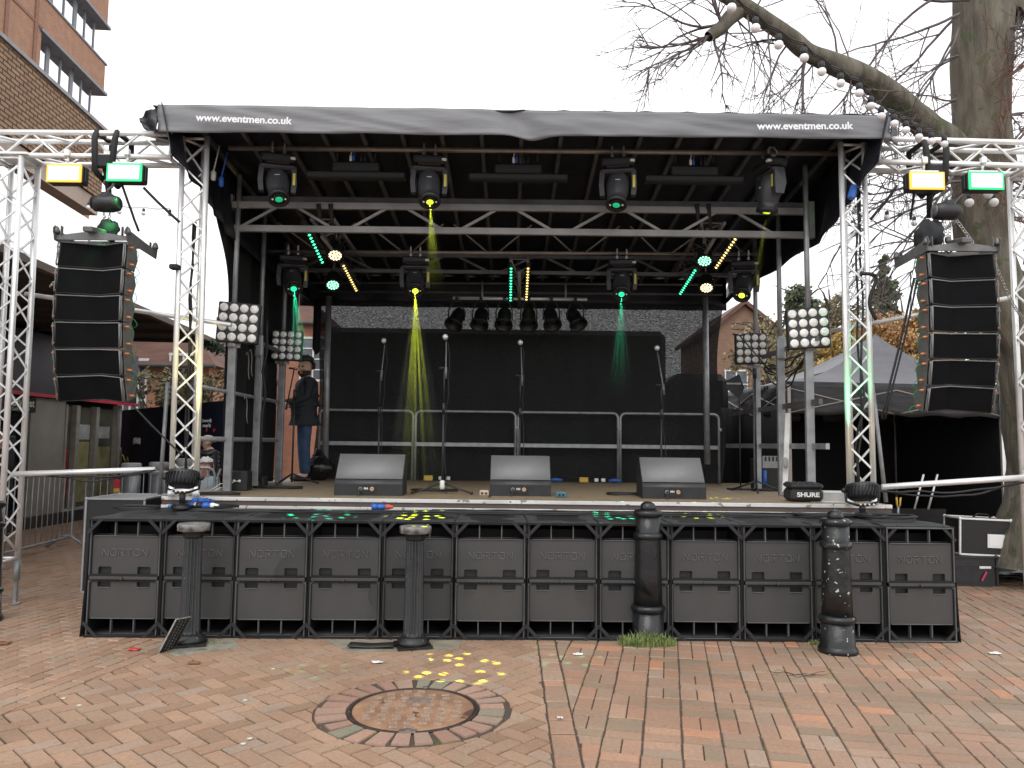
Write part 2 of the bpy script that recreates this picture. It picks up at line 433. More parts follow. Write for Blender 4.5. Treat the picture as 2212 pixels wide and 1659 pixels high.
# ============================================================ SUBWOOFERS
A0 = atz(180, 1376); A1 = atz(2068, 1388)
ROWDIR = Vector((A1.x-A0.x, A1.y-A0.y, 0)); ROWL = ROWDIR.length; ROWA = math.atan2(ROWDIR.y, ROWDIR.x)
PIT = ROWL/12; SW = PIT-.022; SH = .462; SD = .80
def make_sub(upper):
    t = T('subwoofer', 'x', 'speaker')
    b = MB(); w = SW/2; th = .018
    b.box((-w+th/2, SD/2, SH/2), (th, SD, SH)); b.box((w-th/2, SD/2, SH/2), (th, SD, SH))
    b.box((0, SD/2, th/2), (SW-2*th, SD, th)); b.box((0, SD/2, SH-th/2), (SW-2*th, SD, th)); b.box((0, SD-th/2, SH/2), (SW-2*th, th, SH-2*th))
    # horn floor inside the port and recess behind handles
    zp = (.305, .425) if upper else (.035, .155)
    b.box((0, .30, SH/2+(-.03 if upper else .03)), (SW-2*th-.002, .02, SH-.10))
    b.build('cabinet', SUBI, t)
    # front panel with two handle notches
    pz0, pz1 = (.0, .325) if upper else (.148, SH-.002)
    nz = pz0+.076 if upper else pz1-.062
    e = pz0 if upper else pz1
    xl = -w+.012; xr = w-.012
    nx = [(-w+.072, -w+.180), (w-.186, w-.078)]
    def pt(x, z): return (x, .012, z)
    poly = [pt(xl, e), pt(nx[0][0], e), pt(nx[0][0], nz+(-.008 if upper else .008)), pt(nx[0][0]+.008, nz), pt(nx[0][1]-.008, nz), pt(nx[0][1], nz+(-.008 if upper else .008)), pt(nx[0][1], e),
            pt(nx[1][0], e), pt(nx[1][0], nz+(-.008 if upper else .008)), pt(nx[1][0]+.008, nz), pt(nx[1][1]-.008, nz), pt(nx[1][1], nz+(-.008 if upper else .008)), pt(nx[1][1], e), pt(xr, e)]
    far = pz1 if upper else pz0
    poly += [pt(xr, far), pt(xl, far)]
    p = MB(); p.prism(poly, (0, .024, 0))
    p.build('front_panel', SUBM, t)
    for a, bb in nx:
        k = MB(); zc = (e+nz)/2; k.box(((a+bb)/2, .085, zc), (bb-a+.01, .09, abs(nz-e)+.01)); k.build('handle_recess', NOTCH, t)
    # thin light lips round notches and the panel edge
    r = MB(); q = .004
    r.box((0, .008, far), (SW-.06, .012, .007), None, .002)
    for s_ in (-1, 1):
        r.box((s_*(w-.006), .004, SH/2), (.011, .02, SH-.012), None, .003)
        if not upper: r.box((s_*(w-.022), .003, SH-.012), (.035, .012, .008), (0, s_*.9, 0), .002)
    for a, bb in nx:
        if not upper: r.box(((a+bb)/2, .010, nz-.003), (bb-a-.006, .012, .006), None, .002)
    if not upper: r.box((0, .008, SH-.004), (SW-.05, .012, .006), None, .002)
    if upper: r.box((0, .004, SH-.008), (SW, .02, .012), None, .003)
    else: r.box((0, .004, .012), (SW, .02, .012), None, .003)
    r.build('edge_trim', SUBE, t)
    for xx in (-.095, .09):
        f = MB(); f.box((xx, .03, (zp[0]+zp[1])/2+(.01 if upper else -.005)), (.009, .03, .125 if upper else .11)); f.build('port_brace', SUBE, t)
    # sloping horn plate seen inside the port
    h = MB(); zz = zp[0] if upper else zp[1]
    if upper: h.grid(lambda u, v: (-w+.02+u*(SW-.04), .03+v*.5, .34-.10*v), 4, 4, (0, 0, -.01))
    else: h.grid(lambda u, v: (-w+.02+u*(SW-.04), .02+v*.5, .022+.05*v), 4, 4, (0, 0, -.01))
    h.build('port_throat', mat('port_throat_paint', (.010, .010, .010), .6), t)
    if upper:
        L = {'N': [[(0, 0), (0, .5)], [(0, 1), (.9, 0)], [(1, .12), (1, 1)]], 'O': [[(.15, 1), (.85, 1), (1, .8), (1, .2), (.85, 0), (.15, 0), (0, .2), (0, .62)]],
             'R': [[(0, 0), (0, .62)], [(0, 1), (.85, 1), (1, .8), (.9, .5), (.4, .5), (1, 0)]], 'T': [[(0, 1), (1, 1)], [(.5, .8), (.5, 0)]]}
        x = -.183; g = MB(); hh = .052; ww = .046
        for ch in 'NORTON':
            for st in L[ch]:
                for a, bb in zip(st, st[1:]):
                    pa = Vector((x+a[0]*ww, .009, .165+a[1]*hh)); pb = Vector((x+bb[0]*ww, .009, .165+bb[1]*hh)); d = pb-pa
                    g.box((pa+pb)/2, (d.length+.006, .008, .0075), (0, -math.atan2(d.z, d.x), 0), .002)
            x += .064
        g.build('lettering', mat('raised_lettering_paint', (.10, .099, .098), .42), t)
    return t
upS = make_sub(True); loS = make_sub(False)
def sname(i):
    return ['at the left end of the row', 'behind the fluted post with the propped plate', 'right of the fluted post with the propped plate',
            'fourth from the left end of the row', 'behind the fluted post with the fallen plate', 'right of the fluted post with the fallen plate',
            'just left of the clean bollard\'s stack', 'behind the clean bollard standing in grass', 'right of the clean bollard standing in grass',
            'third from the right end of the row', 'behind the paint chipped bollard', 'at the right end of the row'][i]
sname_l = sname
def rowpt(u, v=0, z=0):
    return Vector((A0.x, A0.y, 0)) + Vector((math.cos(ROWA), math.sin(ROWA), 0))*u + Vector((-math.sin(ROWA), math.cos(ROWA), 0))*v + Vector((0, 0, z))
for i in range(12):
    wob_y = (.0, .02, -.005, .012, .03, .0, .02, .01, .025, .0, .015, -.02)[i]; ang = (-.012, .0, .006, -.004, .01, .0, -.006, .004, -.008, .004, 0, .012)[i]
    p = rowpt(PIT*(i+.5), wob_y)
    rz = ROWA+ang
    lean = (-.0, 0, 0)
    if i == 0:
        a = loS; b = upS; a.location = p; a.rotation_euler.z = rz; b.location = p+Vector((0, 0, .487)); b.rotation_euler.z = rz
    else:
        a = dup(loS, p, (0, 0, rz)); b = dup(upS, p+Vector((0, 0, .487)), (0, 0, rz))
    a['label'] = 'lower subwoofer of the stack '+sname(i); b['label'] = 'upper subwoofer of the stack '+sname(i)
    a['group'] = 'black subwoofers stacked in a row'; b['group'] = 'black subwoofers stacked in a row'
# join bars + covers
def cover(i):
    t = T('speaker_cover', 'black fabric cover over the speaker stack '+sname(i), 'cover', rowpt(PIT*(i+.5)), (0, 0, ROWA), 'black covers on the speaker stacks')
    w = PIT/2-.003; H = .958; D = .96
    sd = i*3.1
    g = MB()
    def top(u, v):
        x = -w+2*w*u; y = -.018+v*D
        z = H + .012*noise.noise(Vector((x*4+sd, y*4, 0))) - .02*math.sin(PI*u)*math.sin(PI*v) - (.012 if v < .01 else 0)
        return (x*(1+.01*noise.noise(Vector((sd, y*5, 2)))), y, z)
    g.grid(top, 14, 12, (0, 0, -.006))
    g.build('top_sheet', CLOTH, t)
    for s_ in (-1, 1):
        k = MB()
        def side(u, v, s_=s_):
            return (s_*(w-.001+.004*noise.noise(Vector((u*6, v*5, sd)))) + (s_*.03*(1-v)**2 if i in (0, 11) and s_*(i-5.5) > 0 else 0), -.014+u*(D-.03), .004+v*(H-.02))
        k.grid(side, 8, 8, (-s_*.005, 0, 0)); k.build('side_panel', DRAPE, t)
    for zc in (.012, H-.012):
        hem = MB(); hem.box((0, -.0165, zc), (2*w, .007, .016)); hem.build('hem', DRAPE, t)
    for s_ in (-1, 1):
        for zc, sg in ((.062, 1), (H-.062, -1)):
            k = MB(); k.box((s_*(w-.052), -.021, zc), (.165, .003, .026), (0, -sg*s_*.80, 0)); k.build('corner_strap', mat('black_webbing', (.018, .018, .019), .75, 0, .2, 30), t)
    return t
for i in range(12): cover(i)
q = MB(); q.box((0, -.004, .012), (SW-.02, .02, .024), None, .003)
q.lathe([(.012, 0), (.014, .012), (.01, .02)], 10, (-.01, -.014, .012), Euler((R(90), 0, 0)).to_matrix())
o = q.build('joint_bar', SUBM, upS); o.location = (0, -.001, -.025); barmesh = o.data
for x in [x for x in col.objects if x.name.startswith('subwoofer') and x.parent is None and 'upper' in x['label'] and x != upS]:
    o = bpy.data.objects.new('joint_bar', barmesh); col.objects.link(o); o.parent = x; o.location = (0, -.001, -.025)
# ============================================================ BOLLARDS
def fluted(px, py, label, tilt=0):
    p = atz(px, py); t = T('fluted_bollard', label, 'bollard', p, (0, tilt, 0), 'fluted iron bollards')
    s_ = MB(); s_.lathe([(.092, .075), (.085, .10), (.082, .12), (.070, .83), (.068, .835)], 80, flute=(.11, .835, 16, .24)); s_.build('shaft', IRON2, t)
    b = MB(); b.box((0, 0, .012), (.27, .25, .024), (0, 0, .3)); b.lathe([(.125, .02), (.128, .05), (.11, .065), (.10, .078), (.09, .085)], 28); b.build('base', IRON2, t)
    c = MB(); c.lathe([(.068, .83), (.078, .845), (.072, .86), (.085, .875), (.10, .885)], 28); c.build('neck_moulding', IRON2, t)
    c = MB(); c.lathe([(.10, .885), (.126, .888), (.128, .938), (.122, .944), (.02, .946)], 10); c.build('cap', CAPM, t)
    return t
fluted(408, 1392, 'fluted black iron post with a perforated plate propped against its left side')
fluted(892, 1397, 'fluted black iron post with a thin plate fallen flat at its foot')
def cannon(px, py, label, H, m, w=1.0, X=None):
    p = atz(px, py) if X is None else Vector(X); t = T('cannon_bollard', label, 'bollard', p, (0, 0, 0), 'round iron cannon bollards')
    k = H/1.12
    s_ = MB(); s_.lathe([(.150*w, 0), (.150*w, .03), (.138*w, .045), (.132*w, .06), (.125*w, .25*k)], 36); s_.build('foot', m, t)
    s_ = MB(); s_.lathe([(.118*w, .28*k), (.113*w, .5*k), (.104*w, .84*k), (.103*w, 1.02*k)], 36); s_.build('shaft', m, t)
    for z, rr in ((.265*k, .128), (.85*k, .112)):
        b = MB(); b.lathe([(rr*w-.012, z-.03), (rr*w+.006, z-.022), (rr*w+.014, z), (rr*w+.006, z+.02), (rr*w-.012, z+.03)], 36); b.build('ring', m, t)
    b = MB(); b.lathe([(.10*w, 1.0*k), (.118*w, 1.02*k), (.122*w, 1.045*k), (.10*w, 1.06*k), (.06, 1.065*k)], 36); b.build('collar', m, t)
    b = MB(); b.lathe([(.062, 1.06*k), (.066, 1.075*k), (.058, 1.105*k), (.035, 1.125*k), (.005, 1.13*k)], 24); b.build('dome', m, t)
    return t
cannon(1400, 1384, 'clean black iron bollard with a domed top standing in a tuft of grass', 1.13, IRON3)
cannon(1810, 1408, 'black iron bollard flecked with chipped paint near the right end of the speakers', 1.10, IRON)
cannon(0, 0, 'dark iron bollard cut off by the left edge of the photo behind the truss leg', 1.10, IRON3, X=(-4.62, 6.9, 0))
# concrete patches round posts, plates
def patch(pts, name, m, z=.003):
    g = MB(); g.prism([(p.x, p.y, -.012) for p in pts], (0, 0, .012+z)); g.build(name, m, kind='structure')
CONC = mat('mossy_concrete', (.19, .17, .13), .9, 0, .3, 14, c2=(.30, .28, .23), bump=.3, bscale=50, specks=(8, .62, (.12, .13, .04)))
patch([atz(330, 1392), atz(500, 1380), atz(520, 1398), atz(380, 1418)], 'concrete_patch_pavement', CONC)
patch([atz(700, 1382), atz(1000, 1384), atz(990, 1402), atz(760, 1412)], 'concrete_patch_pavement', mat('pale_mossy_concrete', (.30, .27, .2), .9, 0, .3, 7, c2=(.17, .155, .12), bump=.3, bscale=50))
pl = MB(); a = atz(378, 1400)
M_ = Euler((R(-8), R(-62), R(-12))).to_matrix()
pl.box((0, 0, 0), (.29, .15, .012), M_)
o = pl.build('perforated_plate', mat('perforated_black_plate', (.02, .02, .02), .5, .2, .3, 20), T('perforated_plate', 'small black slotted metal plate propped on edge against the left fluted post', 'metal plate', a+Vector((.035, -.10, .125))))
tp = o.parent; o.name = 'plate'
h = MB()
for i in range(-5, 6):
    for j in range(-1, 2):
        h.box(M_ @ Vector((i*.024+(j % 2)*.01, j*.034, -.0068)), (.013, .006, .002), M_); h.box(M_ @ Vector((i*.024+(j % 2)*.01, j*.034, .0068)), (.013, .006, .002), M_)
for s_ in (-1, 1): h.box(M_ @ Vector((0, s_*.076, 0)), (.293, .003, .013), M_); h.box(M_ @ Vector((s_*.146, 0, 0)), (.003, .15, .013), M_)
h.build('worn_slots', mat('worn_bare_metal', (.34, .34, .33), .45, .6, .3, 30), tp)
q = MB(); p = atz(800, 1399); q.grid(lambda u, v: (p.x-.17+.36*u, p.y-.06+.13*v, .012+.02*abs(u-.45)), 6, 2, (0, 0, .006)); q.build('fallen_plate', mat('dark_ribbed_plate', (.03, .028, .026), .5, .2, .3, 20), world=True, label='thin dark plate lying on pale concrete left of the second fluted post', cat='metal plate')
# grass and weeds
def grass(px, py, rx, ry, n, h, label_n, seed):
    random.seed(seed); g = MB(); c = atz(px, py)
    for k in range(n):
        a = random.uniform(0, 2*PI); r = math.sqrt(random.random())
        x = c.x+rx*r*math.cos(a); y = c.y+ry*r*math.sin(a)
        hh = h*random.uniform(.35, 1)*(1.15-r*.6); d = random.uniform(0, 2*PI); w = random.uniform(.0015, .0035)
        lx, ly = math.cos(d)*hh*random.uniform(.2, .8), math.sin(d)*hh*random.uniform(.2, .8)
        px_, py_ = -math.sin(d)*w, math.cos(d)*w
        g.add([(x-px_, y-py_, -.005), (x+px_, y+py_, -.005), (x+lx*.4+px_, y+ly*.4+py_, hh*.65), (x+lx*.4-px_, y+ly*.4-py_, hh*.65), (x+lx, y+ly, hh*random.uniform(.8, 1))], [(0, 1, 2, 3), (3, 2, 4)])
    m = mat('grass_blade', (.08, .18, .03), .6, 0, .3, 25, c2=(.34, .36, .14))
    g.build('grass', m, kind='stuff', label=label_n, cat='grass', fix=False)
grass(1398, 1394, .24, .075, 900, .14, 'tuft of grass round the foot of the clean iron bollard', 1)
grass(1765, 1392, .07, .03, 160, .05, 'thin grass at the foot of the paint chipped bollard', 2)
grass(450, 1388, .12, .04, 60, .04, 'sparse weeds beside the foot of the left fluted post', 3)
random.seed(21)
# litter
PAPER = mat('white_paper_scrap', (.72, .72, .72), .8)
def scrap(px, py, w, m, label, cat='litter', name='paper_scrap', hgt=.02):
    p = atz(px, py); g = MB(); s_ = random.random()*10
    g.grid(lambda u, v: (p.x+(u-.5)*w*(1+.4*noise.noise(Vector((s_, v*3, 0)))), p.y+(v-.5)*w*.6*(1+.5*noise.noise(Vector((u*3, s_, 0)))), .006+hgt*abs(noise.noise(Vector((u*2.5+s_, v*2.5, 0))))), 5, 4, (0, 0, .002))
    g.build(name, m, world=True, label=label, cat=cat, group='scraps of litter on the paving')
scrap(815, 1433, .085, PAPER, 'white paper scrap lying left of the yellow light dots')
scrap(1248, 1415, .07, PAPER, 'curled white scrap on the orange bricks right of the border line')
scrap(2148, 1413, .09, PAPER, 'white paper scrap alone on the paving past the right end of the speakers')
scrap(213, 1323, .10, PAPER, 'white paper scrap on the paving left of the speaker row')
scrap(1812, 1411, .05, PAPER, 'tiny white scrap at the front foot of the paint chipped bollard')
scrap(623, 1376, .03, PAPER, 'tiny pale scrap under the third speaker stack')
scrap(290, 1405, .09, mat('red_plastic_scrap', (.55, .06, .05), .5), 'red plastic scrap in front of the leftmost speaker stack')
scrap(642, 1379, .06, mat('red_plastic_scrap', (.55, .06, .05), .5), 'red plastic scrap in front of the fourth speaker stack')
scrap(420, 1434, .08, mat('brown_leaf', (.22, .10, .04), .7), 'brown dead leaf on the paving in front of the left fluted post', 'leaf', 'dead_leaf')
scrap(4, 1392, .12, mat('brown_leaf', (.22, .10, .04), .7), 'brown dead leaf at the left edge of the paving', 'leaf', 'dead_leaf')
scrap(1210, 1554, .03, PAPER, 'small white scrap beside the brick border line')
for k, (px, py) in enumerate(((138, 1509), (172, 1524), (590, 1445), (530, 1513), (540, 1596), (526, 1607))):
    g = MB(); p = atz(px, py); g.lathe([(.016, 0), (.018, .004), (.005, .007)], 9, p); g.build('chewing_gum', mat('old_gum', (.5, .47, .4), .8), world=True, label=['pale gum spot left of the pair near the left edge', 'pale gum spot right of the pair near the left edge', 'pale gum spot in front of the fourth speaker stack', 'pale gum spot midway between left post and manhole', 'upper pale gum spot at the bottom of the photo', 'lower pale gum spot at the bottom of the photo'][k], cat='chewing gum', group='gum spots')
gr = MB(); rg = random.Random(5)
for k in range(420):
    p = atz(rg.uniform(-40, 2250), rg.uniform(1395, 1680)); s_ = rg.uniform(.002, .0055); a = rg.uniform(0, 3)
    gr.add([p+Vector((s_*math.cos(a+q*PI/2)*rg.uniform(.6, 1.6), s_*math.sin(a+q*PI/2), .004)) for q in range(4)]+[p+Vector((0, 0, .004+s_*.8))], [(0, 1, 4), (1, 2, 4), (2, 3, 4), (3, 0, 4)])
gr.build('grit', mat('pale_and_dark_grit', (.06, .045, .03), .9, 0, .3, 3, c2=(.5, .45, .38)), kind='stuff', label='fine grit and leaf crumbs scattered on the paving', cat='grit', fix=False)
tw = MB(); p = atz(1730, 1462)
for k in range(9):
    a = random.uniform(-.6, .6)+(PI if k % 2 else 0); L = random.uniform(.08, .22)
    q = p+Vector((random.uniform(-.06, .06), random.uniform(-.03, .03), .008)); tw.tube(wob(q, q+Vector((math.cos(a)*L, math.sin(a)*L*.8, .012)), 5, .02, 0, k), .0018, 4)
tw.build('fallen_twig', mat('dark_twig', (.05, .035, .025), .8), world=True, label='bundle of dark fallen twigs on the paving in front of the right speakers', cat='twig')
# ============================================================ STAGE
ZD = 1.05; YF = 7.65; YB = 11.9; ZF = 4.62
def zroof(Y): return 4.80 - .15*(Y-7.4)
st = T('stage_platform', 'raised stage platform with brown plywood deck and white scuffed aluminium edge', 'stage', (.15, 9.8, 0))
g = MB()
xl, xr = -3.44, 3.76
for i in range(6):
    a = xl+(xr-xl)*i/6; b = xl+(xr-xl)*(i+1)/6
    for j in range(4):
        y0 = YF+.02+(YB-YF-.02)*j/4; y1 = YF+.02+(YB-YF-.02)*(j+1)/4
        g.box(((a+b)/2, (y0+y1)/2, ZD-.02), (b-a-.004, y1-y0-.004, .04))
g.build('deck', DECK, st, world=True)
SCUF = mat('scuffed_white_aluminium', (.66, .65, .63), .5, .25, .15, 3, specks=(14, .63, (.28, .25, .22)), stretch=(1, 1, .4), bump=.1)
for z, h, m in ((ZD-.016, .036, SCUF), (ZD-.096, .030, SCUF), (ZD-.056, .05, mat('dark_edge_slot', (.09, .065, .055), .6))):
    g = MB(); g.box(((xl+xr)/2, YF+(.012 if h == .05 else 0), z), (xr-xl, .03, h), None, .003); g.build('edge_rail', m, st, world=True)
for i in range(7):
    x = xl+.1+(xr-xl-.2)*i/6
    for y in (YF+.10, 9.6, YB-.1):
        g = MB(); g.box((x, y, .47), (.05, .05, .94)); g.box((x, y, .01), (.12, .12, .02)); g.build('leg', GALV, st, world=True)
g = MB(); g.box((.15, YF+.06, .90), (7.0, .04, .04))
for i in range(12): g.tube([(-3.2+i*.6, YF+.06, .9), (-2.9+i*.6, YF+.06, .75 if i % 2 else .9)], .012, 6)
g.build('under_frame', GALV, st, world=True)
sk = MB(); sk.grid(lambda u, v: (-3.42+7.14*u, YF+.35+.04*math.sin(u*60), .02+.86*v), 60, 3, (0, .01, 0)); sk.build('under_drape', DRAPE, st, world=True)
# ---- roof
rf = T('stage_roof', 'black stage canopy roof on aluminium frame with white web address lettering', 'stage roof', (.1, 9.5, 3.6))
def skin(u, v):
    X0 = -3.55+7.25*u; Y = 7.3+(12.0-7.3)*v
    sag = -.03*abs(math.sin(u*PI*18))*(.5+.5*math.sin(v*PI*3))
    return (X0*(1-.09*v), Y, zroof(Y)+.05+sag)
g = MB(); g.grid(skin, 72, 16, (0, 0, .01)); g.build('roof_skin', TARP, rf, world=True)
# fascia banner: wrinkled
TL, TR, BL, BR = at(341, 225, 7.28), at(1921, 250, 7.28), at(340, 284, 7.26), at(1925, 300, 7.26)
def ban(u, v):
    a = TL.lerp(TR, u); b = BL.lerp(BR, u); p = b.lerp(a, v)
    nx = noise.noise(Vector((u*9, v*1.5, 3)))*.02 + noise.noise(Vector((u*26+v*5, v*2, 7)))*.012
    c = math.exp(-((u-.495+.03*(v-.5))/.022)**2)
    z = -.035*c*(1-v) + .02*c*v - .003*math.sin(u*37)*(1-v)
    return (p.x, p.y + nx + .05*c, p.z + z + .004*noise.noise(Vector((u*20, 0, 1))))
g = MB(); g.grid(ban, 150, 10, (0, .012, 0)); bn = g.build('banner', BANN, rf, world=True)
for (x0, x1, yy0, yy1) in ((423, 631, 254, 262), (1635, 1843, 273, 272)):
    a = at(x0, yy0, 7.2); b = at(x1, yy1, 7.2); mid = (a+b)/2
    tt = text('lettering', 'www.eventmen.co.uk', .15, WHT, None, (0, 0, 0), off=.0036, ext=.003)
    xs = [v.co.x for v in tt.data.vertices]; k = (b-a).length/(max(xs)-min(xs)); mx_ = (max(xs)+min(xs))/2
    for v in tt.data.vertices: v.co.x = (v.co.x-mx_)*k; v.co.y *= min(k, 1.0)*.95
    tt.parent = bn; tt.location = mid - rf.location - bn.location; tt.rotation_euler = (R(90), R(-math.degrees(math.atan2(b.z-a.z, b.x-a.x))) if True else 0, 0)
# left wrinkled corner flap and right corner flap
cf = at(303, 258, 7.45)
g = MB()
def flapL(u, v):
    a = TL.lerp(BL, v); tip = cf+Vector((0, 0, .03-.06*v)); p = a.lerp(tip, u)
    return (p.x, p.y+.12*u*(1-u)*math.sin(v*9)+.03*math.sin(u*8+v*5), p.z-.05*math.sin(PI*u)*v+.03*noise.noise(Vector((u*5, v*5, 1))))
g.grid(flapL, 10, 8, (0, .01, 0)); g.build('corner_flap', TARP, rf, world=True)
g = MB(); q1 = at(350, 318, 7.75)
g.grid(lambda u, v: cf.lerp(q1, u).lerp(BL+Vector((0, .1, 0)).lerp(at(395, 300, 7.9)-BL, u), v) + Vector((0, .03*math.sin(u*9+v*6), .02*math.sin(u*14))), 10, 6, (0, .01, 0)); g.build('corner_flap', TARP, rf, world=True)
g = MB(); e0 = at(1939, 268, 7.42); e1 = at(1936, 312, 7.5)
g.grid(lambda u, v: (TR.lerp(BR, v)).lerp(e0.lerp(e1, v), u)+Vector((0, .02*math.sin(v*9), 0)), 5, 6, (0, .01, 0)); g.build('corner_flap', TARP, rf, world=True)
# side valances, polygons seen from inside
def wallpoly(pts, x, name, parent, m=TARP, th=.012, wav=0):
    g = MB(); g.prism([(x, p[0], p[1]) for p in pts], (th, 0, 0)); return g.build(name, m, parent, world=True)
hemR = [(7.2, 4.40), (7.75, 4.10), (8.4, 3.87), (10.2, 3.86), (11.9, 3.80)]
g = MB()
def lerp_list(L, t):
    f = t*(len(L)-1); i = min(int(f), len(L)-2); k = f-i; return (L[i][0]+(L[i+1][0]-L[i][0])*k, L[i][1]+(L[i+1][1]-L[i][1])*k)
for sx, hem_ in ((1, hemR), (-1, [(7.25, 4.38), (7.75, 4.22), (8.1, 4.02), (8.45, 3.85), (11.9, 3.75)])):
    g = MB()
    def val(u, v, sx=sx, hem_=hem_):
        y, z = lerp_list(hem_, u); zt = zroof(y)+.06
        xo = 3.62 if sx > 0 else 3.44
        xx = xo*(1-.07*u) if u < 1 else xo*.93
        return (sx*(xx-.12*(1-v)+.02*math.sin(u*40)), y, z+(zt-z)*v + .01*math.sin(u*25)*(1-v))
    g.grid(val, 40, 6, (sx*.01, 0, 0)); g.build('side_valance', TARP, rf, world=True)
g = MB(); g.grid(lambda u, v: (-3.3+6.6*u, 11.75+.02*math.sin(u*50), 3.70+(zroof(11.8)-3.66)*v), 60, 3, (0, .01, 0)); g.build('rear_valance', TARP, rf, world=True)
# ribs
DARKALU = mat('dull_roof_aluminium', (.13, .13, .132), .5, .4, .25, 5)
for i in range(17):
    x = -3.12+i*.398
    g = MB(); a = Vector((x*1.03, 7.35, zroof(7.35)-.0)); b = Vector((x*.96, 11.8, zroof(11.8)-.0)); d = b-a
    g.box((a+b)/2, (.04, d.length, .04), (math.atan2(d.z, d.y), 0, -math.atan2(d.x, d.y)))
    g.build('rib', DARKALU, rf, world=True)
# pipes
PIPE = mat('brownish_steel_pipe', (.36, .32, .29), .4, .55, .2, 6)
for (pa, pb, r, m) in ((at(495, 320, 7.85), at(1838, 332, 7.85), .026, PIPE), (at(575, 543, 9.7), at(1640, 549, 9.7), .022, PIPE),
                       (at(670, 610, 11.0), at(1560, 615, 11.0), .018, DARKALU), (at(690, 629, 11.2), at(1560, 636, 11.2), .018, DARKALU)):
    g = MB(); g.cyl(pa, pb, r, None, 12); g.build('pipe', m, rf, world=True)
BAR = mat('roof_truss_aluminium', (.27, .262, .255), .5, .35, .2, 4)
def flat_truss(l, r, y, zt, zb, h, step, m=BAR, posts=True):
    for z in (zt, zb):
        g = MB(); g.box(((l+r)/2, y, z), (r-l, .05, h), None, .004); g.build('truss_bar', m, rf, world=True)
    n = int((r-l)/step); k = 0
    for i in range(n):
        a = l+(i+.12)*step; g = MB()
        up = i % 2
        pa = Vector((a, y, zb if not up else zt)); pb = Vector((a+step*.75, y, zt if not up else zb)); d = pb-pa
        g.box((pa+pb)/2, (d.length, .025, .03), (0, -math.atan2(d.z, d.x), 0)); g.build('truss_brace', m, rf, world=True)
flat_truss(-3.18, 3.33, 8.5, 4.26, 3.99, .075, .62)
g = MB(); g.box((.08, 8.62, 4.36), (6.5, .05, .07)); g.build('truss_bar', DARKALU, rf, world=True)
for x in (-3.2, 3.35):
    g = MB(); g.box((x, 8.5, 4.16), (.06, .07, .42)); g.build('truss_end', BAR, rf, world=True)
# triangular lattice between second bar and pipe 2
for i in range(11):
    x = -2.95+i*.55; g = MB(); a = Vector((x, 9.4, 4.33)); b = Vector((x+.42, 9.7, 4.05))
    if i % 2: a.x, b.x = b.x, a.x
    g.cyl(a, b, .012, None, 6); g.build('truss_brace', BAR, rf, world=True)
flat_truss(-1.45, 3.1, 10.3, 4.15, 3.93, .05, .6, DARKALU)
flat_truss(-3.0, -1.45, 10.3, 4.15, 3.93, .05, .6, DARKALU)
# ---- lattice truss
def lattice(name, label, p0, p1, w, cat, nseg, rc=.025, rb=.011, group=None, axes=None, lean=None, tri=False):
    p0 = Vector(p0); p1 = Vector(p1); t = T(name, label, cat, p0, group=group)
    ax = (p1-p0); L = ax.length; ax.normalize()
    if axes is None: X = Vector((1, 0, 0)); Y = Vector((0, 1, 0))
    else: X, Y = Vector(axes[0]), Vector(axes[1])
    cs = [X*(a*w/2)+Y*(b*w/2) for a, b in ((-1, -1), (1, -1), (1, 1), (-1, 1))]
    if tri: cs = [cs[0], cs[1], Y*(w*.42)]
    nf = len(cs)
    for c in cs:
        g = MB(); g.cyl(c, c+ax*L, rc, None, 14); g.build('chord', ALU, t)
    for f in range(nf):
        a, b = cs[f], cs[(f+1) % nf]; pts = []
        off = (f in (1, 2)) and not tri
        for i in range(nseg+1):
            s_ = L*(.02+.96*i/nseg)
            pts.append(((a if (i+off) % 2 == 0 else b)+ax*s_))
        g = MB(); g.tube(pts, rb, 6)
        g.build('bracing', ALU, t)
    for s_ in (.02, L-.02):
        for f in range(nf):
            g = MB(); g.cyl(cs[f]+ax*s_, cs[(f+1) % nf]+ax*s_, rb, None, 6); g.build('end_bar', ALU, t)
    return t, cs, ax, L
TWL, c_, a_, L_ = lattice('truss_tower', 'left front lattice tower of the stage glowing yellow near its foot', (-3.205, 7.72, ZD+.04), (-3.25, 7.72, 4.68), .245, 'truss tower', 15, .027, .015, tri=True)
TWR, _, _, _ = lattice('truss_tower', 'right front lattice tower of the stage with green lit lower half', (3.445, 7.72, ZD+.04), (3.43, 7.72, 4.70), .235, 'truss tower', 15, .027, .015, tri=True)
for t in (TWL, TWR):
    for c in c_:
        g = MB(); g.lathe([(.035, -.035), (.035, -.0), (.03, .03), (.03, .06)], 12, c); g.build('foot', ALU, t)
WL, cw, aw, lw = lattice('truss_tower', 'lattice tower at the left edge of the photo, green tinted near its foot', (-4.93, 7.47, .42), (-4.965, 7.47, 4.36), .27, 'truss tower', 17, .027, .014)
WR, _, _, _ = lattice('truss_tower', 'lattice tower cut off by the right edge of the photo', (5.17, 7.47, .42), (5.15, 7.47, 4.36), .27, 'truss tower', 17, .027, .014)
for t in (WL, WR):
    for c in cw:
        g = MB(); g.lathe([(.05, -.42), (.05, -.41), (.02, -.40)]+[(.018+.005*(k % 2), -.40+.02*k) for k in range(10)]+[(.018, -.2), (.03, -.19), (.03, 0)], 12, c)
        g.build('screw_jack', GALV, t)
    g = MB(); g.box((.12, -.16, .1), (.05, .012, .5)); g.build('flat_plate', GALV, t)
    g = MB(); g.box((0, 0, 3.96), (.34, .34, .02)); g.build('head_plate', ALU, t)
XA = ((0, 1, 0), (0, 0, 1))
BLm, _, _, _ = lattice('truss_beam', 'horizontal lattice beam over the left hanging speakers', (-5.9, 7.5, 4.50), (-3.38, 7.5, 4.50), .235, 'truss beam', 9, .027, .014, axes=XA)
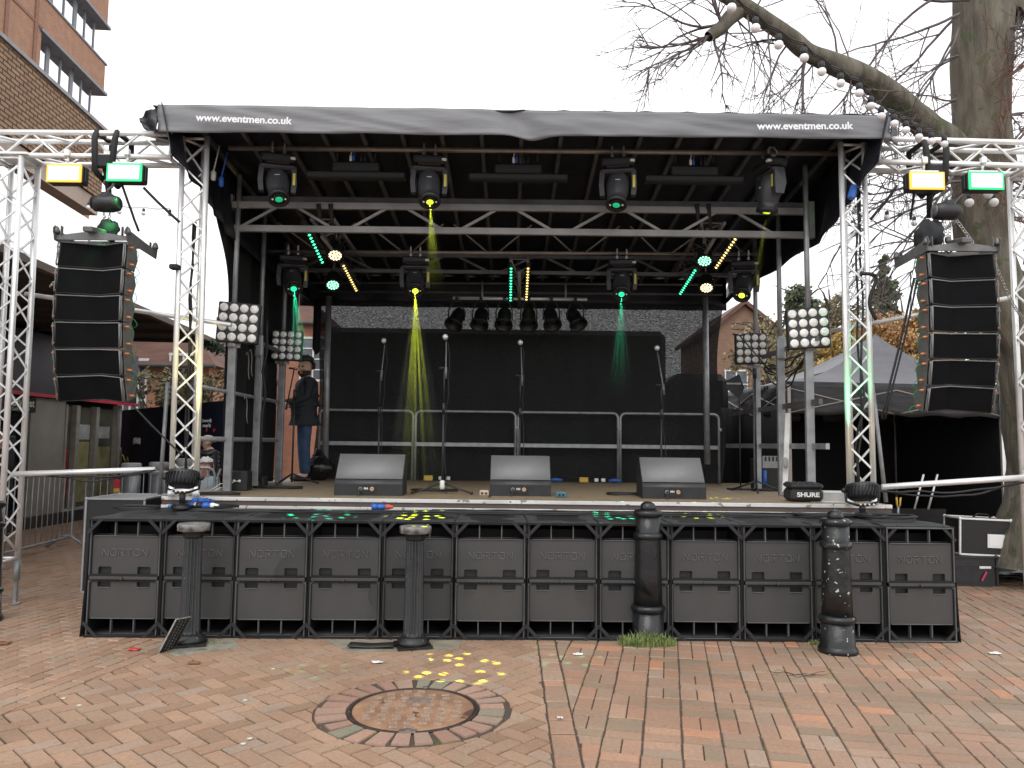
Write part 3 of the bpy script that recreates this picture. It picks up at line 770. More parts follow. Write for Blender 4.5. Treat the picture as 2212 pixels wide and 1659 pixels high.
BRm, _, _, _ = lattice('truss_beam', 'horizontal lattice beam over the right hanging speakers', (3.58, 7.5, 4.54), (6.1, 7.5, 4.50), .235, 'truss beam', 9, .027, .014, axes=XA)
# slings over the beam
def strap(parent_label, x, zt, w=.05, tail=.4, name='lifting_strap'):
    t = T(name, parent_label, 'strap', (x, 7.5, zt-.5))
    for dx in (-.10, .10):
        g = MB(); g.tube([(dx*.4, .0, .12), (dx*.8, -.17, .2), (dx, -.17, .52), (dx, -.14, .60), (dx, .15, .6), (dx, .16, .3), (dx*.4, .02, .1)], .03, 6); g.build('sling', mat('black_webbing', (.018, .018, .019), .75, 0, .2, 30), t)
    g = MB(); g.box((0, -.15, .3), (.2, .05, .14), None, .02); g.build('wrap', mat('black_webbing', (.018, .018, .019), .75, 0, .2, 30), t)
    g = MB(); g.tube([(0, -.1, .3), (-.01, -.05, .1), (0, 0, -.12)], .035, 6, rs=[.05, .03, .02]); g.build('drop', mat('black_webbing', (.018, .018, .019), .75, 0, .2, 30), t)
    return t
strap('black lifting slings wrapped round the left lattice beam', -4.02, 4.52)
strap('black lifting slings wrapped round the right lattice beam', 4.13, 4.52)
# diagonal strut pipes: wing stays
def pipe_thing(name, label, a, b, r, m=GALV, cat='pole', group=None, n=12):
    g = MB(); g.cyl(a, b, r, None, n); return g.build(name, m, world=True, label=label, cat=cat, group=group)
pipe_thing('brace_pipe', 'grey steel pipe running behind the left hanging speakers to the tower', at(55, 635, 8.0), at(500, 702, 7.9), .024, ALU, 'pipe')
pipe_thing('brace_pipe', 'grey steel pipe running behind the right hanging speakers to the tower', at(1780, 718, 8.6), at(2200, 640, 7.7), .024, ALU, 'pipe')
pipe_thing('tie_pipe', 'horizontal aluminium pipe carrying cables from left tower to the stage', at(30, 1024, 7.4), at(335, 1014, 7.6), .026, ALU, 'pipe')
pipe_thing('tie_pipe', 'horizontal aluminium pipe carrying cables from the stage to the right tower', at(1905, 1052, 7.6), at(2230, 1030, 7.4), .028, ALU, 'pipe')
pipe_thing('support_pole', 'thin grey pole leaning beside the right stage tower', at(1884, 830, 7.95), at(1914, 1085, 7.85), .020, GALV)
pipe_thing('support_pole', 'thin grey pole with bent top beside the left stage tower', at(362, 825, 7.9), at(345, 1068, 7.9), .020, GALV)
pipe_thing('support_pole', 'round grey rear pole at the left end of the backdrop', at(710, 640, 11.35), at(702, 1026, 11.35), .045, GALV)
pipe_thing('support_pole', 'round grey rear pole at the right end of the backdrop', at(1523, 640, 11.35), at(1528, 1003, 11.35), .045, GALV)
# ---- backdrop
def mesh_mat():
    m, n, l, b = nt('black_scaffold_mesh')
    tc = n.new('ShaderNodeTexCoord'); mp = n.new('ShaderNodeMapping'); mp.inputs['Scale'].default_value = (.55, 1, 1.9); l.new(tc.outputs['Object'], mp.inputs['Vector'])
    nz = n.new('ShaderNodeTexNoise'); nz.inputs['Scale'].default_value = 60; nz.inputs['Detail'].default_value = 6; nz.inputs['Roughness'].default_value = .8; l.new(mp.outputs['Vector'], nz.inputs['Vector'])
    rp = n.new('ShaderNodeValToRGB'); rp.color_ramp.elements[0].position = .44; rp.color_ramp.elements[1].position = .64
    rp.color_ramp.elements[0].color = (.012, .012, .012, 1); rp.color_ramp.elements[1].color = (.15, .15, .15, 1); l.new(nz.outputs['Fac'], rp.inputs['Fac'])
    tr = n.new('ShaderNodeBsdfTransparent'); mix = n.new('ShaderNodeMixShader'); out = n['Material Output']
    b.inputs['Base Color'].default_value = (.012, .013, .013, 1); b.inputs['Roughness'].default_value = .9
    l.new(rp.outputs['Color'], mix.inputs['Fac']); l.new(b.outputs['BSDF'], mix.inputs[1]); l.new(tr.outputs['BSDF'], mix.inputs[2]); l.new(mix.outputs['Shader'], out.inputs['Surface'])
    return m
ca, cb = at(682, 655, 11.6), at(1556, 662, 11.6)
g = MB()
def curt(u, v):
    x = ca.x+(cb.x-ca.x)*u; z = ZD+(3.74-ZD)*v
    edge = .06*math.sin(v*7)*(u > .97)
    return (x+edge+(.10*math.sin(v*3.2) if u < .02 else 0), 11.6+.035*noise.noise(Vector((x*1.2, 0, z*.8)))+.02*noise.noise(Vector((x*4, 1, z*1.5))), z)
g.grid(curt, 80, 24)
g.build('backdrop_curtain', mesh_mat(), world=True, label='black scrim backdrop across the back of the stage, light showing through its top', cat='backdrop', fix=False)
# dark trailer standing right behind it
g = MB(); q0 = at(706, 728, 12.4); q1 = at(1440, 738, 12.4)
g.box(((q0.x+q1.x)/2, 13.4, (q0.z+.35)/2+.17), (q1.x-q0.x, 2.0, q0.z-.35), None, .09)
tb = T('box_trailer', 'dark box trailer dimly outlined behind the scrim backdrop', 'trailer', ((q0.x+q1.x)/2, 13.4, 0))
g.build('body', mat('dark_trailer_paint', (.018, .02, .022), .5, 0, .2, 1), tb, world=True)
for sx in (-1.6, 1.6):
    for sy in (-.85, .85):
        g = MB(); g.lathe([(.30, -.1), (.32, -.08), (.32, .08), (.30, .1)], 24, ((q0.x+q1.x)/2+sx, 13.4+sy, .32), Euler((R(90), 0, 0)).to_matrix()); g.build('wheel', BLKP, tb, world=True)
g = MB(); q0 = at(1452, 806, 12.6); q1 = at(1575, 800, 12.6); g.box(((q0.x+q1.x)/2, 12.9, q0.z/2), (q1.x-q0.x, .7, q0.z), None, .12)
g.build('added_dark_block', DRAPE, world=True, label='dark block added behind the right end of the backdrop to dim it', cat='dark block')  # added dark block; keeps bright ground behind from showing through the scrim
# ---- rear guard rails
lab = ['rear guard rail behind the boom stand, leftmost of the four', 'rear guard rail between the second and third microphone stands', 'rear guard rail between the middle and right monitors', 'rear guard rail behind the rightmost microphone stand']
for k, (x0, x1) in enumerate(((690, 891), (897, 1113), (1119, 1335), (1340, 1553))):
    a = at(x0, 960, 11.4); b = at(x1, 960, 11.4); t = T('guard_rail', lab[k], 'guard rail', ((a.x+b.x)/2, 11.4, ZD), group='guard rails along the back of the stage')
    hw = (b.x-a.x)/2; zt = 1.03
    pts = [(-hw, 0, 0), (-hw, 0, zt-.08)]+[(-hw+.08-.08*math.cos(q), 0, zt-.08+.08*math.sin(q)) for q in (.4, .8, 1.2, PI/2)]+[(hw-.08+.08*math.sin(q), 0, zt-.08+.08*math.cos(q)) for q in (.0, .4, .8, 1.2)]+[(hw, 0, zt-.08), (hw, 0, 0)]
    g = MB(); g.tube(pts, .019, 8); g.build('frame', GALV, t)
    g = MB(); g.box((0, -.005, .54), (2*hw-.03, .03, .055)); g.build('mid_bar', GALV, t)
    g = MB(); g.box((hw+.015, 0, .80), (.05, .05, .05), None, .01); g.build('clamp', GALV, t)
# ---- side posts
def post(px, base_y, side, Y, label, top_y):
    X = at(px, base_y, Y).x; tx = at(px+( .012*100 if 1 else 0), top_y, Y)
    t = T('side_post', label, 'post', (X, Y, ZD), group='square posts along the stage sides')
    g = MB(); g.box((0, 0, .88), (.085, .06, 1.76), None, .006); g.build('square_post', GALV, t)
    g = MB(); g.cyl((0, 0, 1.7), (0, 0, zroof(Y)-ZD-.03), .028, None, 10); g.build('round_pole', GALV, t)
    g = MB(); g.box((.0, -.04, 1.72), (.10, .05, .28), None, .02); g.cyl((0, -.07, 1.80), (0, -.03, 1.80), .02); g.cyl((0, -.07, 1.63), (0, -.03, 1.63), .02); g.build('bracket', GALV, t)
    return t
post(490, 1062, -1, 8.5, 'galvanised post at the front of the left side wall', 0)
post(550, 1052, -1, 9.4, 'galvanised post in the middle of the left side wall', 0)
post(601, 1045, -1, 10.36, 'galvanised post at the back of the left side wall near the man', 0)
post(1752, 1060, 1, 8.14, 'galvanised post at the front right side behind the lamp panel', 0)
post(1690, 1060, 1, 9.0, 'galvanised post in the middle of the right stage side', 0)
post(1637, 1050, 1, 9.87, 'galvanised post at the back of the right stage side', 0)
pipe_thing('rail_pipe', 'upper side rail of the left stage wall', (-3.16, 7.7, 2.15), (-3.14, 10.4, 2.13), .022, GALV, 'rail')
pipe_thing('rail_pipe', 'lower side rail of the left stage wall', (-3.16, 7.7, 1.62), (-3.14, 10.4, 1.62), .026, GALV, 'rail')
pipe_thing('rail_pipe', 'dark top bar of the left stage wall under the roof', (-3.17, 8.4, 2.85), (-3.12, 10.5, 2.80), .03, DARKALU, 'rail')
g = MB(); g.box((3.18, 9.6, 2.08), (.04, 3.4, .06)); g.build('rail_pipe', DARKALU, world=True, label='upper side rail of the right stage side', cat='rail')
g = MB(); g.box((3.18, 9.55, 1.62), (.04, 3.6, .06)); g.build('rail_pipe', GALV, world=True, label='lower side rail of the right stage side', cat='rail')
g = MB(); g.box((3.2, 9.0, 2.75), (.03, 2.0, .05)); g.build('rail_pipe', DARKALU, world=True, label='dark bar between the right side posts under the lamp panels', cat='rail')
# left side drape: sheet with its front edge drawn in
g = MB()
def ldr(u, v):
    z = ZD+.01+(4.25-ZD)*v
    y0 = 8.72 if z < 3.1 else 8.72-(z-3.1)*.42
    y1 = 10.55 if z < 2.95 else 11.7
    if 2.95 <= z < 3.15: y1 = 10.55+(z-2.95)/.2*1.15
    y = y0+(y1-y0)*u
    return (-3.26+.035*math.sin(y*9)+.02*noise.noise(Vector((y*3, z, 0))), y, z)
g.grid(ldr, 40, 40, (-.01, 0, 0)); g.build('stage_drape', DRAPE, world=True, label='black drape lining the left side of the stage behind the posts', cat='drape')
g = MB(); g.grid(lambda u, v: (-3.0+(ca.x+3.0+.12)*u+.0, 11.45+.03*math.sin(u*9), 3.0+.75*v-.10*math.sin(PI*u)*(1-v)), 10, 6, (0, .01, 0)); g.build('drape_corner', DRAPE, world=True, label='gathered black drape corner above the man at the back left', cat='drape')
# tie cords on the left wall
for k, (px, py, Y) in enumerate(((948, 1396, 8.9), (972, 1385, 9.0), (990, 1400, 9.2), (1062, 1430, 10.0), (960, 1570, 8.9), (1008, 1565, 9.2), (1078, 1590, 10.1))):
    p = at(px/1.8228, py/1.8228, Y); p.x = -3.10
    g = MB(); g.tube(spline([p, p+Vector((.0, .05, .03)), p+Vector((.0, .10, -.06)), p+Vector((.01, .07, -.2)), p+Vector((.01, .11, -.28))], 4), .007, 5)
    g.build('cord', mat('grey_cord', (.22, .21, .2), .8), world=True, label=['first tie cord', 'second tie cord', 'third tie cord', 'rearmost tie cord'][k % 4]+(' on the dark upper bar of the left wall' if k < 4 else ' on the upper rail of the left wall'), cat='cord', group='tie cords on the left wall')
# ============================================================ MOVING HEADS
def bolt_clamps(t, zt, dx=.06):
    for s_ in (-1, 1):
        g = MB(); g.box((s_*dx, 0, zt-.045), (.035, .05, .05), None, .006)
        g.tube([(s_*dx, -.045, zt-.02), (s_*dx, -.045, zt+.02), (s_*dx, 0, zt+.055), (s_*dx, .045, zt+.02), (s_*dx, .045, zt-.03)], .010, 6)
        g.cyl((s_*dx, -.05, zt+.05), (s_*dx, .03, zt+.06), .007, None, 6); g.box((s_*dx, -.055, zt+.01), (.02, .012, .045))
        g.build('clamp', mat('bright_clamp', (.5, .5, .5), .35, .8, .2, 20), t)
YEL = mat('yellow_warning_label', (.55, .47, .07), .5)
def moving_head(beam, strength, col_):
    t = T('moving_head_light', 'x', 'stage light')
    bolt_clamps(t, 0)
    b = MB(); b.box((0, 0, -.125), (.34, .23, .085), None, .02); b.box((0, 0, -.175), (.24, .18, .02), None, .008); b.build('base', BLKP, t)
    g = MB(); g.box((.15, -.10, -.13), (.05, .05, .03), None, .008); g.build('power_plug', WHP, t)
    y = MB(); y.box((0, 0, -.21), (.36, .15, .05), None, .02)
    for s_ in (-1, 1):
        P = [(s_*.185, -.055, -.20), (s_*.185, .055, -.20), (s_*.195, .07, -.36), (s_*.185, .045, -.47), (s_*.185, -.045, -.47), (s_*.195, -.07, -.36)]
        y.prism(P, (-s_*.05, 0, 0))
    y.build('yoke', HEADM, t)
    lb = MB(); lb.box((.166, -.078, -.34), (.026, .004, .13)); lb.build('warning_label', YEL, t)
    # head built pointing down local -Z about pivot; tilt set per light
    h = MB()
    prof = [(.02, .17), (.085, .165), (.115, .10), (.125, .02), (.118, -.06), (.100, -.15), (.092, -.19), (.105, -.20), (.108, -.235), (.088, -.237)]
    h.lathe(prof, 14); hd = h.build('head', HEADM, t); hd.location = (0, 0, -.37)
    lr = MB(); lr.lathe([(.108, -.205), (.111, -.215), (.111, -.245), (.085, -.25), (.08, -.238)], 28); lr.build('lens_ring', BLK, hd)
    le = MB(); le.lathe([(.078, -.236), (.06, -.246), (.001, -.249)], 24); le.build('lens', mat('dark_lens_glass', (.015, .02, .02), .12, 0, .1, 5), hd)
    g2 = MB(); g2.lathe([(.038, -.249), (.026, -.256), (.001, -.258)], 20); g2.build('glow', emat('glow_'+beam, col_, strength), hd)
    bd = MB(); bd.box((.0, -.117, .0), (.05, .006, .02)); bd.build('badge', WHP, hd)
    for s_ in (-1, 1):
        k = MB(); k.sph((s_*.063, 0, -.243), .012, 8); k.build('led', mat('small_clear_led', (.8, .8, .8), .2), hd)
    return t, hd
YC = (.80, 1.0, .05); GC = (.02, .75, .32)
mh = {}
heads = [(602, 7.85, 'g', 'green lensed moving light at the left end of the front pipe', 'front', (690, 1450)),
         (928, 7.85, 'y', 'yellow lensed moving light second from left on the front pipe', 'front', (985, 1440)),
         (1335, 7.85, 'g', 'green lensed moving light third from left on the front pipe', 'front', (1240, 1420)),
         (1663, 7.85, 'y', 'yellow lensed moving light at the right end of the front pipe', 'deck', (1560, 1076)),
         (634, 9.7, 'g', 'moving light throwing a green beam at the back left of the roof', 'rear', (688, 1114)),
         (898, 9.7, 'y', 'moving light throwing the bright yellow beam onto the fifth speaker stack', 'rear', (905, 1114)),
         (1343, 9.7, 'g', 'moving light with the faint green beam right of centre at the back', 'rear', (1335, 1114)),
         (1606, 9.7, 'y', 'yellow lensed moving light at the back right under the roof edge', 'rear', (1512, 1114))]
beams = []
for k, (px, Y, c, lab_, row, tgt) in enumerate(heads):
    p0 = at(px, 330 if row != 'rear' else 546, Y); z = (4.665 if row != 'rear' else 4.05)
    loc = Vector((p0.x, Y, z)); key = c+('r' if row == 'rear' else '')
    st_ = {'g': .35, 'y': .8, 'gr': 1.2, 'yr': 2.0}[key]
    t, hd = moving_head(key, st_, GC if c == 'g' else YC)
    t['label'] = lab_; t['group'] = 'moving head lights under the stage roof'; t.location = loc
    if row == 'rear': t.scale = (1, 1, 1)
    pv = loc + Vector((0, 0, -.37))
    aim = atz(tgt[0], tgt[1], {'rear': .95, 'deck': ZD, 'front': 0}[row])
    d = (aim-pv).normalized(); yaw = math.atan2(d.x, -d.y); tilt = math.acos(-d.z)
    t.rotation_euler.z = yaw*.55
    dl = Euler((0, 0, -yaw*.55)).to_matrix() @ d
    hd.rotation_mode = 'QUATERNION'; hd.rotation_quaternion = Vector((0, 0, -1)).rotation_difference(dl)
    beams.append((k, pv+d*.27, d, aim, c, row))
def gobo_spot(name, loc, d, colr, power, ang, scale, th, seed, parent=None):
    ld = bpy.data.lights.new(name, 'SPOT'); ld.energy = power; ld.color = colr; ld.spot_size = ang; ld.spot_blend = .35; ld.shadow_soft_size = .004
    ld.use_nodes = True; n = ld.node_tree.nodes; l = ld.node_tree.links; em = n.get('Emission')
    tc = n.new('ShaderNodeTexCoord'); sp = n.new('ShaderNodeSeparateXYZ'); l.new(tc.outputs['Normal'], sp.inputs[0])
    a = n.new('ShaderNodeMath'); a.operation = 'DIVIDE'; l.new(sp.outputs['X'], a.inputs[0]); l.new(sp.outputs['Z'], a.inputs[1])
    b = n.new('ShaderNodeMath'); b.operation = 'DIVIDE'; l.new(sp.outputs['Y'], b.inputs[0]); l.new(sp.outputs['Z'], b.inputs[1])
    cb_ = n.new('ShaderNodeCombineXYZ'); l.new(a.outputs[0], cb_.inputs[0]); l.new(b.outputs[0], cb_.inputs[1]); cb_.inputs[2].default_value = seed
    vo = n.new('ShaderNodeTexVoronoi'); vo.inputs['Scale'].default_value = scale; vo.inputs['Randomness'].default_value = .75; l.new(cb_.outputs[0], vo.inputs['Vector'])
    vo.voronoi_dimensions = '2D'
    ad = n.new('ShaderNodeVectorMath'); ad.operation = 'ADD'; ad.inputs[1].default_value = (seed, seed*1.7, 0); l.new(cb_.outputs[0], ad.inputs[0]); l.new(ad.outputs[0], vo.inputs['Vector'])
    mr = n.new('ShaderNodeMapRange'); mr.inputs['From Min'].default_value = th; mr.inputs['From Max'].default_value = th*.45; mr.inputs['To Min'].default_value = .0; mr.inputs['To Max'].default_value = 1.0
    l.new(vo.outputs['Distance'], mr.inputs['Value'])
    gt = n.new('ShaderNodeMath'); gt.operation = 'GREATER_THAN'; gt.inputs[1].default_value = .30; s2 = n.new('ShaderNodeSeparateColor'); l.new(vo.outputs['Color'], s2.inputs[0]); l.new(s2.outputs[0], gt.inputs[0])
    mu = n.new('ShaderNodeMath'); mu.operation = 'MULTIPLY'; l.new(mr.outputs['Result'], mu.inputs[0]); l.new(gt.outputs[0], mu.inputs[1])
    l.new(mu.outputs[0], em.inputs['Strength'])
    o = bpy.data.objects.new(name, ld); col.objects.link(o); o.location = loc; o.rotation_mode = 'QUATERNION'; o.rotation_quaternion = Vector((0, 0, -1)).rotation_difference(Vector(d))
    return o
def vol_mat(name, dens, FL):
    m = bpy.data.materials.new(name); m.use_nodes = True; n = m.node_tree.nodes; l = m.node_tree.links
    n.remove(n['Principled BSDF']); v = n.new('ShaderNodeVolumeScatter'); v.inputs['Anisotropy'].default_value = .2
    tc = n.new('ShaderNodeTexCoord'); sp = n.new('ShaderNodeSeparateXYZ'); l.new(tc.outputs['Object'], sp.inputs[0])
    mr = n.new('ShaderNodeMapRange'); mr.interpolation_type = 'SMOOTHSTEP'; mr.inputs['From Min'].default_value = .0; mr.inputs['From Max'].default_value = FL; mr.inputs['To Min'].default_value = dens; mr.inputs['To Max'].default_value = 0
    l.new(sp.outputs['Z'], mr.inputs['Value'])
    nz = n.new('ShaderNodeTexNoise'); nz.inputs['Scale'].default_value = 2.2; nz.inputs['Detail'].default_value = 2; l.new(tc.outputs['Object'], nz.inputs['Vector'])
    m2 = n.new('ShaderNodeMapRange'); m2.inputs['From Min'].default_value = .3; m2.inputs['From Max'].default_value = .65; m2.inputs['To Min'].default_value = .35; m2.inputs['To Max'].default_value = 1.5; l.new(nz.outputs['Fac'], m2.inputs['Value'])
    mm = n.new('ShaderNodeMath'); mm.operation = 'MULTIPLY'; l.new(mr.outputs['Result'], mm.inputs[0]); l.new(m2.outputs['Result'], mm.inputs[1]); l.new(mm.outputs[0], v.inputs['Density'])
    l.new(v.outputs[0], n['Material Output'].inputs['Volume']); return m
SMK, SMK2, SMK3 = .36, .15, .20
# index: power, cone, scale, th, smoke length (0 = none)
spec = {0: (350, 7, 34, .28, 0, None), 1: (4000, 10, 34, .30, 5.2, SMK2), 2: (700, 9, 34, .28, 0, None), 3: (1500, 8, 34, .28, 3.6, SMK2),
        4: (3600, 10, 32, .28, 4.4, SMK), 5: (5200, 10.5, 30, .30, 4.4, SMK3), 6: (3300, 9.5, 32, .28, 4.4, SMK2), 7: (2600, 9.5, 34, .28, 0, None)}
for (k, o_, d, aim, c, row) in beams:
    pw, ang, scl, th, ln, sm = spec[k]
    gobo_spot('beam_lamp', o_, d, (.85, 1, .05) if c == 'y' else (.03, 1, .45), pw, R(ang), scl, th, 1.3*k+.37)
    if ln:
        g = MB(); r0 = .035; r1 = math.tan(R(ang/2))*ln+.02
        prof = [(r0, 0), (r0+(r1-r0)*.33, ln*.33), (r0+(r1-r0)*.66, ln*.66), (r1, ln)]
        g.lathe(prof, 20)
        so_ = g.build('smoke', vol_mat('stage_smoke', sm, {1: 1.2, 3: 1.0, 4: 1.6, 5: 3.6, 6: 1.9}[k]), kind='stuff', cat='stage smoke', label={1: 'faint yellow lit smoke under the second front moving light', 3: 'faint yellow lit smoke under the right front moving light', 4: 'green lit smoke beam at the back left of the stage', 5: 'yellow lit smoke beam falling to the fifth speaker stack', 6: 'faint green lit smoke beam right of centre'}[k])
        so_.location = o_+Vector(d)*.02; so_.rotation_mode = 'QUATERNION'; so_.rotation_quaternion = Vector((0, 0, 1)).rotation_difference(Vector(d))
# dark blocks on the front pipe (crossbars with blue plugs)
for k, (px, lab_) in enumerate(((770, 'dark distribution box with blue plugs on the left of the front pipe'), (1120, 'dark distribution box with blue plugs at the middle of the front pipe'), (1500, 'dark distribution box with blue plugs on the right of the front pipe'))):
    a = at(px, 330, 7.9); a.z = 4.665; t = T('distribution_box', lab_, 'power box', a, group='dark power boxes on the front pipe')
    g = MB(); g.box((0, .05, -.17), (.50, .16, .10), None, .015); g.box((0, .05, -.25), (1.05, .12, .07), None, .015); g.build('box', mat('very_dark_box', (.012, .013, .014), .6), t)
    for s_ in (-.2, .2):
        g = MB(); g.tube([(s_, .05, -.12), (s_, .0, -.03), (s_, 0, .04)], .012, 6); g.build('hanger', BLK, t)
    for j, (dx, m) in enumerate(((-.05, WHP), (-.02, BLUEP), (.06, BLK), (.10, BLK))):
        g = MB(); g.lathe([(.010, 0), (.014, .01), (.014, .05), (.006, .07)], 8, (dx, -.04, -.12)); g.tube([(dx, -.04, -.05), (dx+.01, -.03, -.01), (dx+.015, 0, .03)], .005, 5); g.build('plug', m, t)
# ============================================================ LED BATTENS, PARS
def batten(pa, pb, colr, nm, label):
    t = T('led_batten', label, 'led strip light', pa, group='led strip lights under the roof')
    d = pb-pa; L = d.length; dn = d.normalized()
    tocam = (CAM-(pa+pb)/2).normalized(); side = dn.cross(tocam).normalized(); nrm = side.cross(dn).normalized()
    if nrm.dot(tocam) < 0: nrm = -nrm
    M = Matrix((dn, side, nrm)).transposed()
    g = MB(); g.box(d/2-nrm*.035, (L+.10, .07, .06), M, .008); g.build('body', BLKP, t)
    for k in range(12):
        q = d*((k+.5)/12)+nrm*.0; c = MB(); s_ = .020
        c.add([q-dn*s_*1.1, q+side*s_, q+dn*s_*1.1, q-side*s_, q+nrm*.008], [(0, 1, 4), (1, 2, 4), (2, 3, 4), (3, 0, 4)])
        c.build('led', emat('led_'+nm, colr, 3.2 if nm == 'green' else 2.6), t)
    return t
GL = (.06, .95, .42); AL_ = (1.0, .70, .22)
batten(at(660, 490, 8.6), at(698, 570, 9.5), GL, 'green', 'green lit led strip at the left, hung under the second truss')
batten(at(741, 572, 9.5), at(771, 630, 10.5), AL_, 'amber', 'amber lit led strip behind the left led strip pair, near the green par')
batten(at(1104, 577, 10.0), at(1103, 652, 10.9), GL, 'green', 'green lit led strip of the centre pair over the six hanging lamps')
batten(at(1141, 577, 10.0), at(1137, 650, 10.9), AL_, 'amber', 'amber lit led strip of the centre pair over the six hanging lamps')
batten(at(1590, 514, 8.6), at(1545, 581, 9.5), AL_, 'amber', 'amber lit led strip at the right, hung under the second truss')
batten(at(1503, 582, 9.5), at(1468, 637, 10.5), GL, 'green', 'green lit led strip beside the right hand pair of round lamps')
def par(px, py, Y, colr, nm, label, r=.088):
    p = at(px, py, Y); t = T('par_light', label, 'round stage light', p, group='round led lights under the roof')
    d = (CAM+Vector((0, 0, -.3))-p).normalized(); d = (d+Vector((0, 0, -1.1))).normalized(); M = Vector((0, 0, 1)).rotation_difference(d).to_matrix()
    g = MB(); g.lathe([(.05, -.20), (.07, -.19), (r, -.10), (r+.012, 0), (r+.012, .02), (r, .02), (r-.006, .008)], 24, (0, 0, 0), M); g.build('body', BLKP, t)
    g = MB(); s_ = M @ Vector((1, 0, 0)); s_.z = 0; s_.normalize()
    g.tube([s_*(r+.02), s_*(r+.02)+Vector((0, .02, .12)), Vector((0, .03, .22)), -s_*(r+.02)+Vector((0, .02, .12)), -s_*(r+.02)], .008, 6); g.build('bracket', BLK, t)
    g = MB(); g.cyl(Vector((0, .03, .22)), Vector((0, .05, .32)), .012, None, 6); g.build('clamp', GALV, t)
    g = MB(); g.lathe([(r, .004), (.001, .005)], 24, (0, 0, 0), M); g.build('face', emat('par_face_'+nm, [x*.9 for x in colr], 1.1), t)
    g = MB()
    for q in range(19):
        a = 0 if q == 0 else (2*PI*(q-1)/6 if q < 7 else 2*PI*(q-7)/12); rr = 0 if q == 0 else (.034 if q < 7 else .066)
        v = M @ Vector((rr*math.cos(a), rr*math.sin(a), .009)); g.sph(v, .0135, 8, M=M, sz=.4)
    g.add([M @ Vector((.06*math.cos(2*PI*q/8), .06*math.sin(2*PI*q/8), .0055)) for q in range(8)], [tuple(range(8))])
    g.build('led_cluster', emat('par_leds_'+nm, [min(1, x*.75+.25) for x in colr], 2.6), t)
par(724, 551, 9.3, (1, .72, .25), 'amber', 'amber lit round lamp hanging between the left led strips')
par(719, 615, 10.1, (.05, .9, .35), 'green', 'green lit round lamp below the amber one on the left')
par(1522, 563, 9.3, (.05, .9, .35), 'green', 'green lit round lamp hanging between the right led strips')
par(1526, 621, 10.1, (1, .72, .25), 'amber', 'amber lit round lamp below the green one on the right')
# small lattice ladders carrying them
def ladder(pa, pb, w, label, nseg=6):
    t = T('truss_ladder', label, 'truss', pa, group='small lattice trusses running back under the roof')
    d = pb-pa; dn = d.normalized(); s_ = Vector((1, 0, 0)); up = Vector((0, 0, 1))
    cs = [s_*-w/2, s_*w/2, up*-w*.8]
    for c in cs: g = MB(); g.cyl(c, c+d, .022, None, 10); g.build('chord', BAR, t)
    for f in range(3):
        g = MB(); g.tube([(cs[f] if i % 2 else cs[(f+1) % 3])+d*i/nseg for i in range(nseg+1)], .008, 5); g.build('bracing', BAR, t)
    g = MB(); g.cyl(cs[0], cs[1], .008, None, 6); g.build('end_bar', BAR, t)
ladder(at(697, 474, 8.7), at(778, 585, 11.2), .26, 'small lattice truss on the left carrying the round lamps')
ladder(at(1540, 482, 8.7), at(1478, 590, 11.2), .26, 'small lattice truss on the right carrying the round lamps')
ladder(at(1122, 560, 9.9), at(1122, 640, 11.2), .22, 'small lattice truss at the centre between the led strips')
for k, (px, lab_) in enumerate(((688, 'black sling on the left over the green led strip'), (714, 'second black sling on the left over the round lamps'), (1505, 'black sling on the right over the round lamps'), (1530, 'second black sling on the right beside the amber strip'))):
    a = at(px, 440, 8.45); b = at(px+6, 500, 8.55); g = MB(); g.tube([a, b], .02, 6, rs=[.028, .014]); g.build('sling', mat('black_webbing', (.028, .028, .03), .75, 0, .2, 30), world=True, label=lab_, cat='strap', group='black slings on the roof truss')
# six par cans on a bar
a = at(978, 644, 10.9); b = at(1268, 647, 10.9); t = T('lamp_bar', 'short silver bar hung from the rear pipe over six black lamps', 'bar', (a+b)/2)
g = MB(); g.cyl(a, b, .024, None, 10); g.build('bar', ALU, t, world=True)
for px in (1042, 1222):
    g = MB(); g.cyl(at(px, 608, 10.95), at(px, 645, 10.9), .016, None, 8); g.build('hanger', GALV, t, world=True)
CAN = mat('black_lamp_can', (.008, .008, .009), .4, 0, .2, 10)
for k, (px, tl) in enumerate(((986, .35), (1038, .12), (1089, .06), (1142, .0), (1191, -.14), (1243, -.38))):
    p = at(px, 690, 10.85); p0 = at(px, 648, 10.9); t = T('par_can', ['black stage lamp at the left end of the hanging bar, turned left', 'second black stage lamp from the left on the hanging bar', 'third black stage lamp from the left, under the green strip', 'fourth black stage lamp from the left, under the amber strip', 'fifth black stage lamp from the left on the hanging bar', 'black stage lamp at the right end of the hanging bar, turned right'][k], 'stage lamp', p, group='six black lamps on the hanging bar')
    d = Vector((-tl*.9, -.55, -.75)).normalized(); M = Vector((0, 0, 1)).rotation_difference(d).to_matrix()
    g = MB(); g.lathe([(.03, -.17), (.085, -.16), (.10, -.10), (.10, .06), (.13, .08), (.135, .13), (.128, .135), (.105, .06), (.1, .02)], 14, (0, 0, 0), M); g.build('can', CAN, t)
    g = MB(); g.lathe([(.098, .03), (.05, .05), (.001, .055)], 18, (0, 0, 0), M); g.build('lens', mat('dark_lamp_lens', (.03, .025, .02), .15), t)
    g = MB(); s_ = Vector((1, 0, 0)); top = p0-p
    g.tube([s_*.115+Vector((0, 0, -.01)), s_*.115+Vector((0, 0, .12)), Vector((.06, 0, top.z-.03)), Vector((-.06, 0, top.z-.03)), s_*-.115+Vector((0, 0, .12)), s_*-.115+Vector((0, 0, -.01))], .011, 6); g.build('yoke', CAN, t)
    g = MB(); g.box((0, 0, top.z), (.04, .05, .07), None, .01); g.build('clamp', BLK, t)
